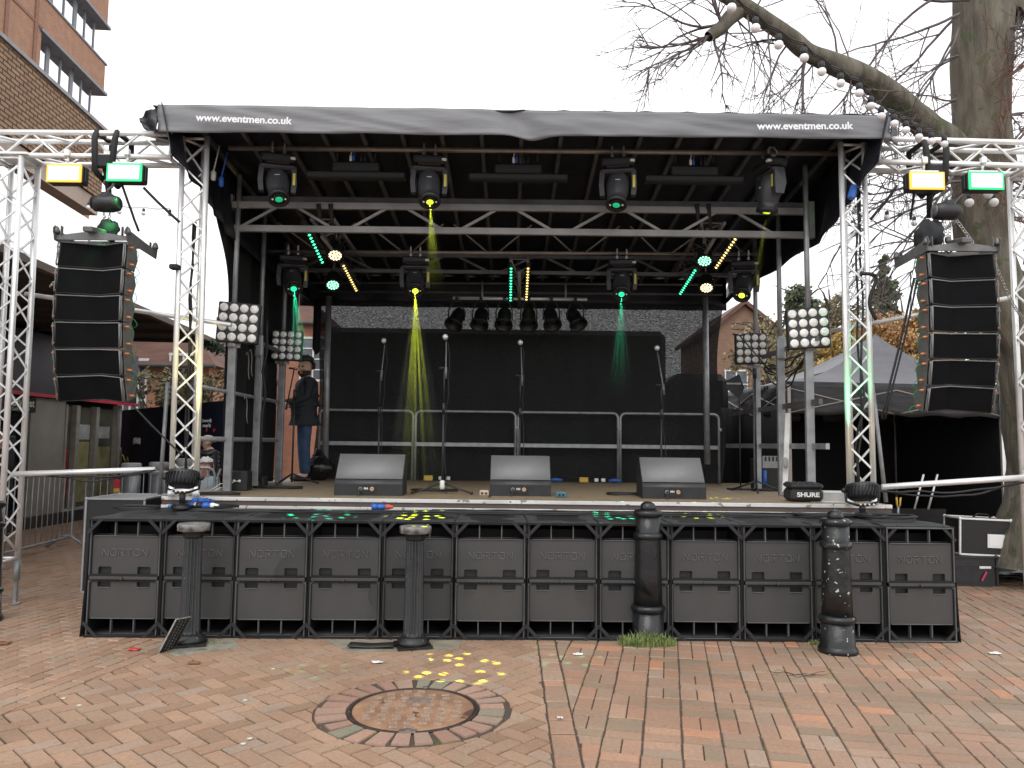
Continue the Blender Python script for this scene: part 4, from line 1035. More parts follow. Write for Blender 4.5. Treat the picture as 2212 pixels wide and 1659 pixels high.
# ============================================================ MATRIX PANELS
def panel(px, py, Y, size, roll, label, lensm):
    p = at(px, py, Y); t = T('blinder_panel', label, 'lamp panel', p, (0, R(roll), 0), 'square sixteen lens lamp panels')
    t.rotation_euler.z = math.atan2(p.x, p.y)*-.35
    g = MB(); g.box((0, .045, 0), (size, .09, size), None, .01); g.build('housing', BLKP, t)
    pt_ = size/4.15
    for i in range(4):
        for j in range(4):
            c = ((i-1.5)*pt_, 0, (j-1.5)*pt_)
            M = Euler((R(90), 0, 0)).to_matrix()
            g = MB(); g.lathe([(pt_*.44, -.002), (pt_*.42, .006), (pt_*.30, .010), (pt_*.10, .012), (.001, .0125)], 18, c, M); g.build('lens', lensm, t)
    g = MB(); g.box((0, .10, -size*.35), (.05, .05, size*.5)); g.build('bracket', GALV, t)
    return t
panel(514, 697, 8.42, .45, 3, 'larger sixteen lens lamp panel on the left front side post', LENSW)
panel(619, 746, 10.2, .405, 1.5, 'smaller sixteen lens lamp panel at the back left above the man', LENSW)
panel(1747, 708, 8.05, .435, -3.5, 'larger sixteen lens lamp panel on the right front side post', mat('bright_reflector_lens', (.82, .81, .77), .25, .1, .15, 30))
panel(1623, 753, 9.8, .395, -.5, 'smaller sixteen lens lamp panel at the back right', mat('grey_reflector_lens', (.62, .62, .58), .25, .1, .15, 30))
# ============================================================ FLOOD LIGHTS ON THE BEAMS
def flood(px, py, Y, colr, nm, rim, label, wpx=80, hpx=42):
    p = at(px, py, Y); t = T('flood_light', label, 'flood light', p, group='bright led flood lights on the side beams')
    w_ = wpx/FOC*Y; h_ = hpx/FOC*Y
    g = MB(); g.box((0, .07, 0), (w_, .12, h_), None, .012); g.box((w_*.0, .15, 0), (w_*.7, .06, h_*.7), None, .01)
    g.build('housing', BLKP, t)
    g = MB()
    g.box((0, .004, 0), (w_*.97, .016, h_*.95), None, .004); g.build('painted_halo', emat('flood_rim_'+nm, rim, 1.0), t)  # bloom halo round the lit face, put in as a glowing border
    g = MB(); g.box((0, -.008, 0), (w_*.84, .006, h_*.74), None, .002); g.build('led_face', emat('flood_'+nm, colr, 3.2, True), t)
    for s_ in (-1, 1):
        g = MB(); g.box((s_*(w_/2+.012), .06, .0), (.012, .05, h_*.8), None, .004); g.build('side_bracket', BLK, t)
    g = MB(); g.box((0, .06, h_/2+.02), (w_*.8, .03, .012)); g.tube([(0, .06, h_/2+.02), (0, .05, h_/2+.09)], .012, 6); g.box((0, .04, h_/2+.12), (.05, .06, .07), None, .01); g.build('hook_clamp', ALU, t)
    return t
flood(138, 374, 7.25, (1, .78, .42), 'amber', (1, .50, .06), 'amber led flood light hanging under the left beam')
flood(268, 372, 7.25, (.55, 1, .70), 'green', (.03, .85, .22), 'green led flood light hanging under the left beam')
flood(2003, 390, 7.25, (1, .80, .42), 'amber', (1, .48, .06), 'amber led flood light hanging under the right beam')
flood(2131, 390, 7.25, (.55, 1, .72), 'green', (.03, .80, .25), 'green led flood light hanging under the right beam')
# ============================================================ LINE ARRAYS
GRILLE = mat('black_speaker_grille', (.006, .006, .007), .85, 0, .25, 6, bump=.4, bscale=600, spec=.12)
PLATE = mat('grey_rigging_plate', (.16, .16, .155), .5, .4, .2, 12)
CAB = mat('black_cabinet', (.016, .016, .018), .5, 0, .25, 10, bump=.15, bscale=150)
LIP = mat('light_cabinet_edge', (.20, .20, .20), .45, 0, .2, 10)
def array_box(W, H, D, cx_, side, label):
    # origin at top front centre; front at y=0 facing -Y, body hangs below
    t = T('array_speaker', label, 'speaker', group='black speakers hung in curved columns')
    w_ = W/2; xc = cx_; dv = .085
    def fy(x): return dv*(1-abs((x-xc)/(w_-xc if x > xc else w_+xc)))
    b = MB()
    top = [(-w_, 0), (xc, dv), (w_, 0), (w_*.98, D*.5), (w_*.7, D), (-w_*.7, D), (-w_*.98, D*.5)]
    tp = .035
    vs = [(x, y+.012, -.004-(tp*y/D)) for x, y in top]+[(x, y+.012, -H+.004+(tp*y/D)) for x, y in top]
    n_ = len(top); b.add(vs, [tuple(range(n_))[::-1], tuple(range(n_, 2*n_))]+[(i, (i+1) % n_, n_+(i+1) % n_, n_+i) for i in range(n_)])
    b.build('cabinet', CAB, t)
    for (x0, x1) in ((-w_+.012, xc), (xc, w_-.012)):
        g = MB(); g.add([(x0, fy(x0)+.002, -.014), (x1, fy(x1)+.002, -.014), (x1, fy(x1)+.002, -H+.014), (x0, fy(x0)+.002, -H+.014)], [(0, 1, 2, 3)]); g.build('grille', GRILLE, t)
    for z in (-.007, -H+.007):
        g = MB(); g.tube([(-w_, -.002, z), (xc, dv-.002, z), (w_, -.002, z)], .0055, 5); g.build('edge_lip', LIP if z > -.1 else CAB, t)
    for s_ in (-1, 1):
        g = MB(); g.cyl((s_*w_, -.002, -.01), (s_*w_, -.002, -H+.01), .008, None, 6); g.build('edge_lip', LIP if s_ == side else CAB, t)
        x = s_*(w_+.018)
        P = [(x, .03, .0), (x, .18, .0), (x, .23, -H*.45), (x, .18, -H+.004), (x, .03, -H+.004)]
        g = MB(); g.prism(P, (s_*.006, 0, 0)); g.build('rigging_plate', PLATE, t)
        g = MB(); g.tube([(x, .0, -.01), (x, -.012, -.04), (x, .0, -H/2), (x, -.012, -H+.04), (x, .0, -H+.01)], .007, 5); g.build('side_rail', PLATE, t)
        for z, y in ((-.04, .05), (-H+.05, .08)):
            g = MB(); g.cyl((x, y, z), (x+s_*.045, y, z), .011, .009, 8); g.build('pin', ORG, t)
            g = MB(); q = Vector((x+s_*.03, y, z)); sd_ = random.uniform(-.5, 1)
            g.tube(spline([q, q+Vector((s_*.03, .04, -.02)), q+Vector((s_*.035*(1+sd_*.4), .06, -.07)), q+Vector((s_*.0, .08, -.095))], 4), .0032, 4); g.build('lanyard', GRNC, t)
    return t
def line_array(X, Y, ztop, side, xc, words):
    z = ztop; y = Y; angs = [-4, -2, 2, 6, 11, 17]; H = .254
    names = ['top', 'second', 'third', 'fourth', 'fifth', 'bottom']
    for k, a in enumerate(angs):
        t = array_box(.60, H-.006, .34, xc, side, '%s speaker of the hanging column %s' % (names[k], words))
        t.location = (X, y, z); t.rotation_euler = (R(a), 0, 0)
        z -= H*math.cos(R(a))+.002; y += H*math.sin(R(a))
line_array(-3.965, 7.12, 3.46, 1, .07, 'on the left of the stage')
line_array(4.215, 7.12, 3.455, -1, -.07, 'on the right of the stage')
def flyframe(X, Y, Z, side, label, words):
    t = T('rigging_frame', label, 'rigging frame', (X, Y, Z))
    g = MB(); w_ = .335
    g.prism([(-w_, 0, 0), (w_, 0, 0), (w_, 0, .04), (.0, 0, .085), (-w_, 0, .04)], (0, .02, 0)); g.box((0, .3, .03), (2*w_, .05, .06)); g.build('cross_bar', PLATE, t)
    for s_ in (-1, 1):
        P = [(s_*w_, -.02, -.01), (s_*w_, .58, -.04), (s_*w_, .60, .06), (s_*w_, .5, .05), (s_*w_, .3, .07), (s_*w_, .02, .10), (s_*w_, -.02, .13), (s_*w_, -.05, .10)]
        g = MB(); g.prism(P, (s_*.008, 0, 0)); g.build('side_plate', PLATE, t)
        for dy in (0, .56):
            g = MB(); g.lathe([(.03, 0), (.032, .02), (.02, .055), (.004, .07)], 10, (s_*w_, dy, .06)); g.box((s_*(w_-.05), dy, .085), (.008, .04, .09), None, .003); g.build('lug', PLATE, t)
    g = MB(); g.box((0, .05, .10), (.09, .28, .05), (R(8), 0, 0), .008); g.build('pick_bar', PLATE, t)
flyframe(-3.965, 7.10, 3.47, 1, 'grey rigging frame above the left hanging speakers', 'left')
flyframe(4.215, 7.10, 3.465, -1, 'grey rigging frame above the right hanging speakers', 'right')
CHN = mat('bright_chain', (.45, .44, .42), .35, .8, .2, 20)
def chain(pa, pb, step=.03, r=.0045, lw=.011, parent=None, label=None, sag=0):
    pa = Vector(pa); pb = Vector(pb); n_ = int((pb-pa).length/step); g = MB()
    for i in range(n_):
        t0 = i/n_; c = pa.lerp(pb, t0+.5/n_)+Vector((0, 0, -sag*math.sin(PI*t0))); d = (pb-pa).normalized()
        s_ = d.cross(Vector((0, 1, 0)) if i % 2 else Vector((.7, .7, .1))).normalized(); L = step*.72
        g.tube([c+d*L*.9, c+d*L*.5+s_*lw, c-d*L*.5+s_*lw, c-d*L*.9, c-d*L*.5-s_*lw, c+d*L*.5-s_*lw], r, 5, closed=True)
    return g.build('chain', CHN, parent, world=True, **({} if parent else dict(label=label, cat='chain')))
def hoist(X, Y, Z, label, flip):
    t = T('chain_hoist', label, 'chain hoist', (X, Y, Z))
    g = MB(); M = Euler((0, R(90), 0)).to_matrix()
    g.lathe([(.05, -.13), (.075, -.12), (.085, -.05), (.085, .05), (.07, .11), (.05, .125)], 20, (0, 0, 0), M); g.box((.0, 0, .02), (.12, .15, .17), None, .03); g.build('motor_body', BLKP, t)
    g = MB(); g.lathe([(.06, 0), (.055, .012), (.02, .016)], 20, (flip*-.13, -.02, 0), Euler((0, R(-90*flip), 0)).to_matrix()); g.build('end_cap', PLATE, t)
    g = MB(); g.tube([(0, 0, .10), (0, 0, .14), (.035, 0, .165), (.05, 0, .2), (.035, 0, .235), (.0, 0, .245), (-.035, 0, .225), (-.045, 0, .195)], .012, 8); g.build('hook', PLATE, t)
    for dx in (-.03, .03):
        chain((X+dx, Y, Z-.08), (X+dx*.4, Y, Z-.30), parent=t)
    g = MB(); g.tube([(.0, 0, -.28), (.0, 0, -.32), (.03, 0, -.35), (.03, 0, -.39), (0, 0, -.41), (-.03, 0, -.38)], .010, 8); g.box((0, 0, -.28), (.05, .05, .06), None, .01); g.build('load_hook', PLATE, t)
    return t
pL = at(232, 440, 7.3); hoist(pL.x, 7.3, pL.z, 'black chain hoist above the left hanging speakers', 1)
pR = at(2046, 457, 7.3); hoist(pR.x, 7.3, pR.z+.0, 'black chain hoist above the right hanging speakers', 1)
def bag(px, py, Y, label, s_=1.0, sz=1.15):
    p = at(px, py, Y); g = MB(); n = 20
    pr = []
    M = 12; vs = []
    for i in range(M+1):
        ph = -PI/2+PI*i/M
        for k in range(n):
            th = 2*PI*k/n; q = Vector((math.cos(ph)*math.cos(th), math.cos(ph)*math.sin(th), math.sin(ph)))
            r = .13*s_*(1+.35*noise.noise(q*2.2+Vector((px, 0, 0)))+.10*noise.noise(q*6)); vs.append(p+Vector((q.x*r, q.y*r, q.z*r*sz)))
    g.add(vs, [(i*n+k, i*n+(k+1) % n, (i+1)*n+(k+1) % n, (i+1)*n+k) for i in range(M) for k in range(n)], True)
    return g.build('chain_bag', CLOTH, world=True, label=label, cat='bag')
bag(236, 497, 7.35, 'black bag holding loose chain on the left rigging frame', .7)
bag(2008, 512, 7.35, 'black bag holding loose chain beside the right rigging frame', 1.0, 1.25)
chain(at(228, 468, 7.3), at(108, 618, 7.45), label='long steel chain running from the left speakers down to the tower', sag=.05)
chain(at(2062, 470, 7.3), at(2102, 525, 7.3), label='short steel chain from the right hoist to the rigging frame')
chain(at(2150, 570, 7.3), at(2212, 690, 7.5), label='steel chain hanging behind the right speakers', sag=.06)
for (a, b, lab_, r) in (((262, 395), (300, 500), 'black strap running down from the left beam to the rigging frame', .012), ((1975, 400), (1967, 475), 'black strap dropping from the right beam to the chain bag', .012),
                     ((1975, 600), (1905, 905), 'black cable hanging from the right speakers toward the tent', .011), ((1982, 605), (1912, 905), 'second black cable hanging from the right speakers toward the tent', .009),
                     ((286, 875), (395, 985), 'black cable running from the left speakers down to the tower', .010), ((310, 405), (388, 480), 'black strut between the left beam and the stage roof', .014), ((1938, 400), (1880, 475), 'black strut between the right beam and the stage roof', .014)):
    g = MB(); g.tube(wob(at(a[0], a[1], 7.35), at(b[0], b[1], 7.5), 8, .01, .01), r, 6); g.build('hanging_cable', RUB, world=True, label=lab_, cat='cable')
# black strap loop on right tower, tie on left tower
g = MB(); pts = [at(1858, 592, 7.55), at(1880, 592, 7.5), at(1893, 602, 7.5), at(1880, 640, 7.5), at(1880, 665, 7.5), at(1892, 690, 7.52)]
g.tube(spline(pts, 4), .018, 6); g.build('loose_strap', mat('black_webbing', (.028, .028, .03), .75, 0, .2, 30), world=True, label='loose black strap looped on the right stage tower', cat='strap')
g = MB(); p = at(378, 577, 7.55); g.box(p, (.09, .09, .05), None, .01); g.build('loose_strap', mat('black_webbing', (.028, .028, .03), .75, 0, .2, 30), world=True, label='black strap wrapped round the left stage tower leg', cat='strap')
# ============================================================ FLOOR WASH LIGHTS
def wash(px, py, Y, label, colr, aim, power, zbase):
    p = at(px, py, Y); t = T('wash_light', label, 'wash light', p)
    M = Euler((R(-14), 0, 0)).to_matrix()
    g = MB(); g.lathe([(.10, -.085), (.135, -.06), (.145, 0), (.142, .05), (.13, .062), (.11, .05)], 32, (0, 0, 0), M); g.build('housing', BLKP, t)
    for k in range(13):
        a = PI+.25+(PI-.5)*k/12; f = MB(); c = M @ Vector((.142*math.cos(a), .142*math.sin(a), -.012)); f.box(c, (.022, .008, .10), Euler((R(-14), 0, a)).to_matrix()); f.build('cooling_fin', BLKP, t)
    g = MB(); g.lathe([(.12, .052), (.001, .055)], 24, (0, 0, 0), M); g.build('lens', emat('wash_'+label[:5], colr, 3), t)
    g = MB(); b0 = zbase-p.z
    g.tube([(-.155, 0, 0), (-.15, 0, -.10), (-.05, 0, -.135), (.05, 0, -.135), (.15, 0, -.10), (.155, 0, 0)], .012, 6); g.tube([(0, 0, -.13), (0, 0, b0+.05)], .03, 8); g.lathe([(.09, b0), (.08, b0+.03), (.03, b0+.06)], 12); g.build('stand', BLK, t)
    for s_ in (-1, 1):
        g = MB(); g.lathe([(.02, 0), (.022, .03), (.012, .04)], 10, (s_*.15, 0, 0), Euler((0, s_*R(90), 0)).to_matrix()); g.build('knob', BLK, t)
    for k in range(4):
        g = MB(); q = Vector((-.06+k*.04, -.10, -.12)); g.sph(q, .010, 8); g.build('socket', WHP, t)
    ld = bpy.data.lights.new('wash_lamp', 'SPOT'); ld.energy = power; ld.color = colr; ld.spot_size = R(17); ld.spot_blend = .6; ld.shadow_soft_size = .08
    o = bpy.data.objects.new('wash_lamp', ld); col.objects.link(o); o.location = p+Vector((0, .0, .08)); d = (Vector(aim)-o.location).normalized(); o.rotation_mode = 'QUATERNION'; o.rotation_quaternion = Vector((0, 0, -1)).rotation_difference(d)
    return t, p
w1, pw1 = wash(396, 1032, 7.2, 'black round wash light on the speakers at the foot of the left tower', (1, .85, .25), (-3.22, 7.72, 2.6), 130, .965)
w2, pw2 = wash(1862, 1060, 7.2, 'black round wash light on the speakers at the foot of the right tower', (.15, 1, .40), (3.44, 7.72, 2.5), 110, .965)
ld = bpy.data.lights.new('wash_lamp', 'SPOT'); ld.energy = 70; ld.color = (.05, 1, .2); ld.spot_size = R(24); ld.spot_blend = .7; ld.shadow_soft_size = .06
o = bpy.data.objects.new('wash_lamp', ld); col.objects.link(o); o.location = at(290, 385, 7.2); o.rotation_mode = 'QUATERNION'; o.rotation_quaternion = Vector((0, 0, -1)).rotation_difference((Vector((-4.9, 7.4, 1.9))-o.location).normalized())
# ============================================================ MONITORS
def monitor(px0, px1, pyb, label, yaw):
    a = atz(px0, pyb, ZD); b = atz(px1, pyb+2, ZD); W = (b-a).length; c = (a+b)/2
    t = T('stage_monitor', label, 'monitor speaker', (c.x, c.y, ZD), (0, 0, yaw), 'wedge monitors on the stage')
    h1, h2, D = .115, .43, .46
    P = [(-W/2, 0, 0), (-W/2, 0, h1), (-W/2, .03, h1+.03), (-W/2, .27, h2), (-W/2, D, h2-.10), (-W/2, D, .0)]
    g = MB(); g.prism(P, (W, 0, 0)); g.build('cabinet', CAB, t)
    g = MB()
    def gr(u, v): return (-W/2+.006+u*(W-.012), .045+v*.222-.006, h1+.058+v*(h2-h1-.062)+.002)
    g.grid(gr, 2, 2, (0, .006, -.004)); g.build('grille', mat('grey_monitor_grille', (.22, .22, .22), .45, .2, .1, 300, bump=.3, bscale=900), t)
    g = MB(); g.grid(lambda u, v: (-W/2+.004+u*(W-.008), .002+v*.036, h1+.006+v*.044), 1, 1, (0, .004, -.004)); g.build('lower_band', mat('dark_monitor_band', (.06, .06, .062), .5), t)
    g = MB(); g.box((-.01, -.003, .065), (.19, .006, .085), None, .002); pp = g.build('connector_plate', mat('black_connector_plate', (.01, .01, .01), .4), t)
    for dx, m in ((-.07, PLATE), (.05, mat('copper_ring', (.45, .30, .2), .4, .5))):
        g = MB(); g.lathe([(.024, 0), (.022, .006), (.012, .007), (.008, .003)], 16, (dx-.01, -.006, .07), Euler((R(90), 0, 0)).to_matrix()); g.build('connector', m, t)
    text('lettering', 'M4', .034, WHP, t, (-.022, -.0075, .075), off=.0005)
    g = MB(); q = Vector((-.08, -.02, .07)); g.tube(spline([q, q+Vector((0, -.04, -.01)), q+Vector((-.02, -.10, -.10)), q+Vector((-.03, -.22, -.16)), q+Vector((-.02, -.24, -.3))], 5), .007, 6); g.build('cable', RUB, t)
    return t
monitor(722, 868, 1070, 'grey wedge monitor nearest the rubbish bag', .03)
monitor(1058, 1190, 1071, 'grey wedge monitor at the middle of the stage front', .0)
monitor(1388, 1526, 1077, 'grey wedge monitor nearest the rightmost microphone stand', -.02)
# ============================================================ MICROPHONE STANDS
STB = mat('black_stand_tube', (.03, .03, .032), .4, .3, .2, 10)
MICM = mat('silver_mic_grille', (.62, .62, .60), .35, .5, .1, 200)
def mic_stand(px, pytop, pj, Y, label, tripod=True, boomdx=-.05, micw=True):
    top = at(px, pytop, Y); j = at(pj[0], pj[1], Y); t = T('microphone_stand', label, 'microphone stand', (j.x, Y, ZD), group='microphone stands on the stage')
    o = Vector((j.x, Y, ZD)); tp = top-o; jj = j-o; jj.x = 0
    g = MB(); g.tube([(0, 0, .03), (0, 0, .9)], .012, 8); g.tube([(0, 0, .88), (0, 0, 1.0)], .018, 10); g.tube([(0, 0, 1.0), jj], .008, 8); g.build('upright', STB, t)
    d = (tp-jj); g = MB(); bk = jj-d.normalized()*.12+Vector((.02, -.02, 0))
    g.tube([bk, bk+(jj-bk)*.5+Vector((.01, -.02, 0)), tp+Vector((.01, .02, -.05))], .007, 8); g.tube([bk, bk+d.normalized()*.13], .014, 8); g.build('boom', mat('grey_boom_tube', (.16, .16, .16), .4, .3), t)
    g = MB(); g.tube([jj+Vector((-.06, 0, 0)), jj+Vector((.02, 0, 0))], .014, 8); g.build('clutch', STB, t)
    g = MB(); g.tube([tp+Vector((.02, .03, -.05)), tp+Vector((.004, .0, -.008))], .014, 8, rs=[.010, .018]); g.build('microphone_body', STB, t)
    g = MB(); g.sph(tp, .032, 14, sz=1.05); g.build('microphone_head', MICM, t)
    g = MB(); g.tube(wob(tp+Vector((.03, .04, -.06)), Vector((.03, .01, .95)), 10, .04, 0, px)+wob(Vector((.03, .01, .9)), Vector((.05, -.05, .01)), 8, .04, 0, px+1), .004, 5); g.build('cable', RUB, t)
    if tripod:
        g = MB(); g.lathe([(.022, .05), (.03, .07), (.03, .13), (.018, .15)], 12); g.build('hub', WHP if tripod == 2 else STB, t)
        for k in range(3):
            a = R(20+k*120 if tripod != 2 else -15+k*110); g = MB(); g.tube([(0, 0, .12), (.34*math.cos(a), .34*math.sin(a)*.9, .015)], .010, 8); g.sph((.34*math.cos(a), .34*math.sin(a)*.9, .018), .016, 8); g.build('leg', STB, t)
    else:
        g = MB(); g.lathe([(.13, 0), (.13, .015), (.03, .03)], 24); g.build('base', STB, t)
    return t
mic_stand(829, 736, (822, 802), 9.6, 'microphone stand behind the left monitor with round silver microphone', False)
mic_stand(962, 728, (960, 795), 8.5, 'microphone stand on an open tripod between the left and middle monitors', 2)
mic_stand(1124, 740, (1124, 812), 9.3, 'microphone stand behind the middle monitor', False)
mic_stand(1419, 752, (1428, 832), 9.3, 'microphone stand behind the right monitor with its head tilted left', False)
def boom_stand(px, py, Y, label, tip, tail, jz):
    o = atz(px, py, ZD); o.y = Y; o.x = at(px, py, Y).x; o.z = ZD; t = T('boom_stand', label, 'microphone stand', o)
    g = MB(); g.tube([(0, 0, .03), (0, 0, jz)], .012, 8); g.tube([(0, 0, jz-.1), (0, 0, jz+.03)], .022, 8); g.build('upright', STB, t)
    a = at(*tip, Y)-o; b = at(*tail, Y)-o; g = MB(); g.tube([a, b], .009, 8); g.tube([b, b.lerp(a, .2)], .014, 8); g.build('boom', STB, t)
    g = MB(); d = (a-b).normalized(); g.tube([a-d*.02+Vector((.04, 0, .005)), a+Vector((-.07, 0, .0))], .012, 8); g.build('microphone_body', STB, t)
    g = MB(); g.tube([a+Vector((.0, 0, 0)), a+Vector((.03, 0, -.004))], .012, 8); g.build('silver_ring', MICM, t)
    for k in range(3):
        aa = R(15+k*120); g = MB(); g.tube([(0, 0, .14), (.34*math.cos(aa), .34*math.sin(aa), .015)], .011, 8); g.build('leg', STB, t)
    return t
boom_stand(630, 1048, 10.0, 'boom microphone stand in front of the man at the back left', (636, 795), (618, 885), 1.2)
boom_stand(1634, 1056, 9.5, 'boom microphone stand at the right side beside the paddle antenna', (1595, 722), (1663, 800), 1.5)
# paddle antenna
p = at(1592, 828, 10.0); t = T('paddle_antenna', 'black five sided paddle antenna on a thin stand at the right of the stage', 'antenna', (p.x, 10.0, ZD)); o = Vector((p.x, 10, ZD))
P = [at(*q, 10.0)-o for q in ((1568, 823), (1597, 808), (1608, 838), (1597, 862), (1568, 838))]
g = MB(); g.prism(P, (0, .012, 0)); g.build('paddle', BLKP, t)
g = MB(); g.cyl((0.03, 0, .02), (.03, 0, P[3].z), .008); g.box((.03, 0, .01), (.3, .2, .02)); g.build('stand', STB, t)
text('lettering', 'SENNHEISER', .034, WHP, t, (at(1585, 829, 10)-o)+Vector((0, -.006, 0)))
# ============================================================ STAGE CLUTTER
g = MB(); p = atz(682, 1038, ZD); n_ = 28; M_n = 18
vs = []
for i in range(M_n+1):
    ph = -PI/2+PI*i/M_n
    for k in range(n_):
        th = 2*PI*k/n_; q = Vector((math.cos(ph)*math.cos(th), math.cos(ph)*math.sin(th), math.sin(ph)))
        r = .24*(1+.12*noise.noise(q*2.5)+.07*noise.noise(q*6+Vector((3, 1, 0)))+.035*noise.noise(q*14)); z = q.z*r*.85
        if z > .02: r *= 1-.55*min(1, (z-.02)/.22)
        z += .19
        if q.z > .9: z += .05
        vs.append((p.x+q.x*r, p.y+.1+q.y*r*.85, max(ZD, ZD+z)))
g.add(vs, [(i*n_+k, i*n_+(k+1) % n_, (i+1)*n_+(k+1) % n_, (i+1)*n_+k) for i in range(M_n) for k in range(n_)], True)
g.build('rubbish_bag', mat('glossy_black_plastic_bag', (.012, .012, .013), .2, 0, .2, 6, bump=.7, bscale=13), world=True, label='full shiny black rubbish bag at the feet of the man on stage', cat='rubbish bag')
YP = mat('yellow_plastic', (.65, .42, .08), .5)
for k, (px, py, kind) in enumerate(((925, 1028, 'y'), (952, 1031, 'w'), (968, 1029, 'w'), (1203, 1026, 'b'), (1261, 1028, 'y'), (1288, 1031, 'w'), (1303, 1029, 'w'), (1330, 1028, 'b'))):
    p = at(px, py, 11.25); g = MB(); p.z = ZD+.05
    if kind == 'b': g.tube([p+Vector((-.10, 0, -.01)), p+Vector((-.02, 0, 0)), p+Vector((.08, 0, -.01))], .02, 10, rs=[.022, .028, .018]); m = BLUEP; nm = 'power_plug'; cat_ = 'plug'
    else: g.box(p, (.13 if kind == 'y' else .06, .05, .075 if kind == 'y' else .05), None, .008); m = YP if kind == 'y' else WHP; nm = 'socket_box'; cat_ = 'socket box'
    g.build(nm, m, world=True, label=['yellow socket box behind the open tripod stand', 'small white socket right of the left yellow box', 'second white socket right of the left yellow box', 'blue plug left of the right yellow box', 'yellow socket box right of the middle monitor', 'small white socket right of the right yellow box', 'second white socket right of the right yellow box', 'blue plug at the foot of the third guard rail'][k], cat=cat_)
def crate(name, label, cat, c, d, rot, body, edge, ew=.02, lid=None):
    t = T(name, label, cat, c, (0, 0, rot)); w_, dp, h_ = d
    g = MB(); g.box((0, 0, h_/2), (w_, dp, h_), None, .004); g.build('body', body, t)
    for sx in (-1, 1):
        for sy in (-1, 1):
            g = MB(); g.box((sx*(w_/2), sy*(dp/2), h_/2), (ew, ew, h_+.004), None, .003); g.build('edge', edge, t)
            g = MB(); g.sph((sx*(w_/2), sy*(dp/2), h_), ew*.9, 10); g.build('ball_corner', edge, t)
        for z in (0, h_):
            g = MB(); g.box((sx*(w_/2), 0, z), (ew, dp, ew), None, .003); g.build('edge', edge, t)
            g = MB(); g.box((0, sx*(dp/2), z), (w_, ew, ew), None, .003); g.build('edge', edge, t)
    if lid:
        g = MB(); g.box((0, 0, h_-lid), (w_+.006, dp+.006, .02), None, .002); g.build('lid_line', edge, t)
    return t
FBL = mat('black_case_board', (.015, .015, .015), .6, 0, .2, 10)
a = atz(195, 1213); p = at(258, 1150, 7.9)
fc = crate('flight_case', 'black flight case with aluminium edges behind the leftmost speaker stack', 'flight case', (-3.90, 7.98, .12), (.56, .70, .90), .05, FBL, GALV, .02)
g = MB(); g.box((0, 0, .902), (.54, .68, .01)); g.build('lid', mat('glossy_case_lid', (.30, .30, .29), .3, .3), fc)
for sx in (-1, 1):
    for sy in (-1, 1):
        g = MB(); g.lathe([(.04, -.02), (.045, 0), (.04, .02)], 14, (sx*.2, sy*.27, -.07), Euler((0, R(90), 0)).to_matrix()); g.box((sx*.2, sy*.27, -.02), (.06, .06, .04)); g.build('castor', BLUEP, fc)
p = at(1735, 1072, 8.0); t = T('equipment_case', 'small black plastic case lettered in white near the right front of the deck', 'equipment case', (p.x, 8.0, ZD), (0, 0, .05))
g = MB(); g.box((0, 0, .075), (.34, .24, .13), None, .03); g.build('body', BLKP, t)
g = MB(); g.box((0, 0, .165), (.34, .24, .05), (.05, 0, 0), .02)
for k in range(5): g.box((-.12+k*.06, 0, .19), (.03, .22, .012), (.05, 0, 0), .004)
g.build('lid', BLKP, t); text('lettering', 'SHURE', .062, WHP, t, (.0, -.1225, .075), off=.002, ext=.002, sx=1.25)
p = at(1790, 1075, 8.0); crate('metal_case', 'low silver case between the black lettered case and the right tower', 'metal case', (p.x+.02, 8.05, ZD), (.42, .22, .10), -.05, mat('brushed_silver', (.55, .55, .54), .4, .6), ALU, .012)
p = at(1706, 1055, 8.2); t = T('paper_cup', 'red and white patterned paper cup left of the lettered case', 'cup', (p.x, 8.2, ZD))
g = MB(); g.lathe([(.026, 0), (.036, .10)], 20); g.build('cup', mat('red_white_print', (.62, .07, .05), .6, 0, 0, 35, c2=(.75, .6, .5)), t)
g = MB(); g.lathe([(.039, .098), (.039, .106), (.033, .112)], 20); g.build('lid', WHP, t)
t = T('white_plank', 'white board leaning upright among the right side posts', 'board', at(1697, 1060, 8.7)); p0 = at(1697, 1060, 8.7)
g = MB(); g.prism([at(1690, 1062, 8.7)-p0, at(1702, 1062, 8.7)-p0, at(1707, 892, 8.75)-p0, at(1697, 892, 8.75)-p0], (0, .02, 0)); g.build('board', WHP, t)
g = MB(); q = at(1697, 1000, 8.65)-p0; g.sph(q, .06, 12, sx=.55, sy=.3, sz=1.1); g.build('paddle', mat('grey_foam', (.3, .3, .3), .7), t)
for k, (px, py, Y, lab_) in enumerate(((1046, 1066, 8.3, 'small beige connector box left of the middle monitor'), (1212, 1065, 8.2, 'small teal connector box right of the middle monitor'))):
    p = at(px, py, Y); p.z = ZD+.03; t = T('connector_box', lab_, 'connector box', p)
    g = MB(); g.box((0, 0, 0), (.10 if k == 0 else .12, .10, .06), None, .01); g.build('box', mat('beige_box', (.45, .36, .28), .5) if k == 0 else mat('teal_box', (.05, .14, .18), .5), t)
    for dx in (-.02, .02): g = MB(); g.lathe([(.012, 0), (.012, .01), (.004, .012)], 10, (dx, -.05, 0), Euler((R(90), 0, 0)).to_matrix()); g.build('socket', BLK, t)
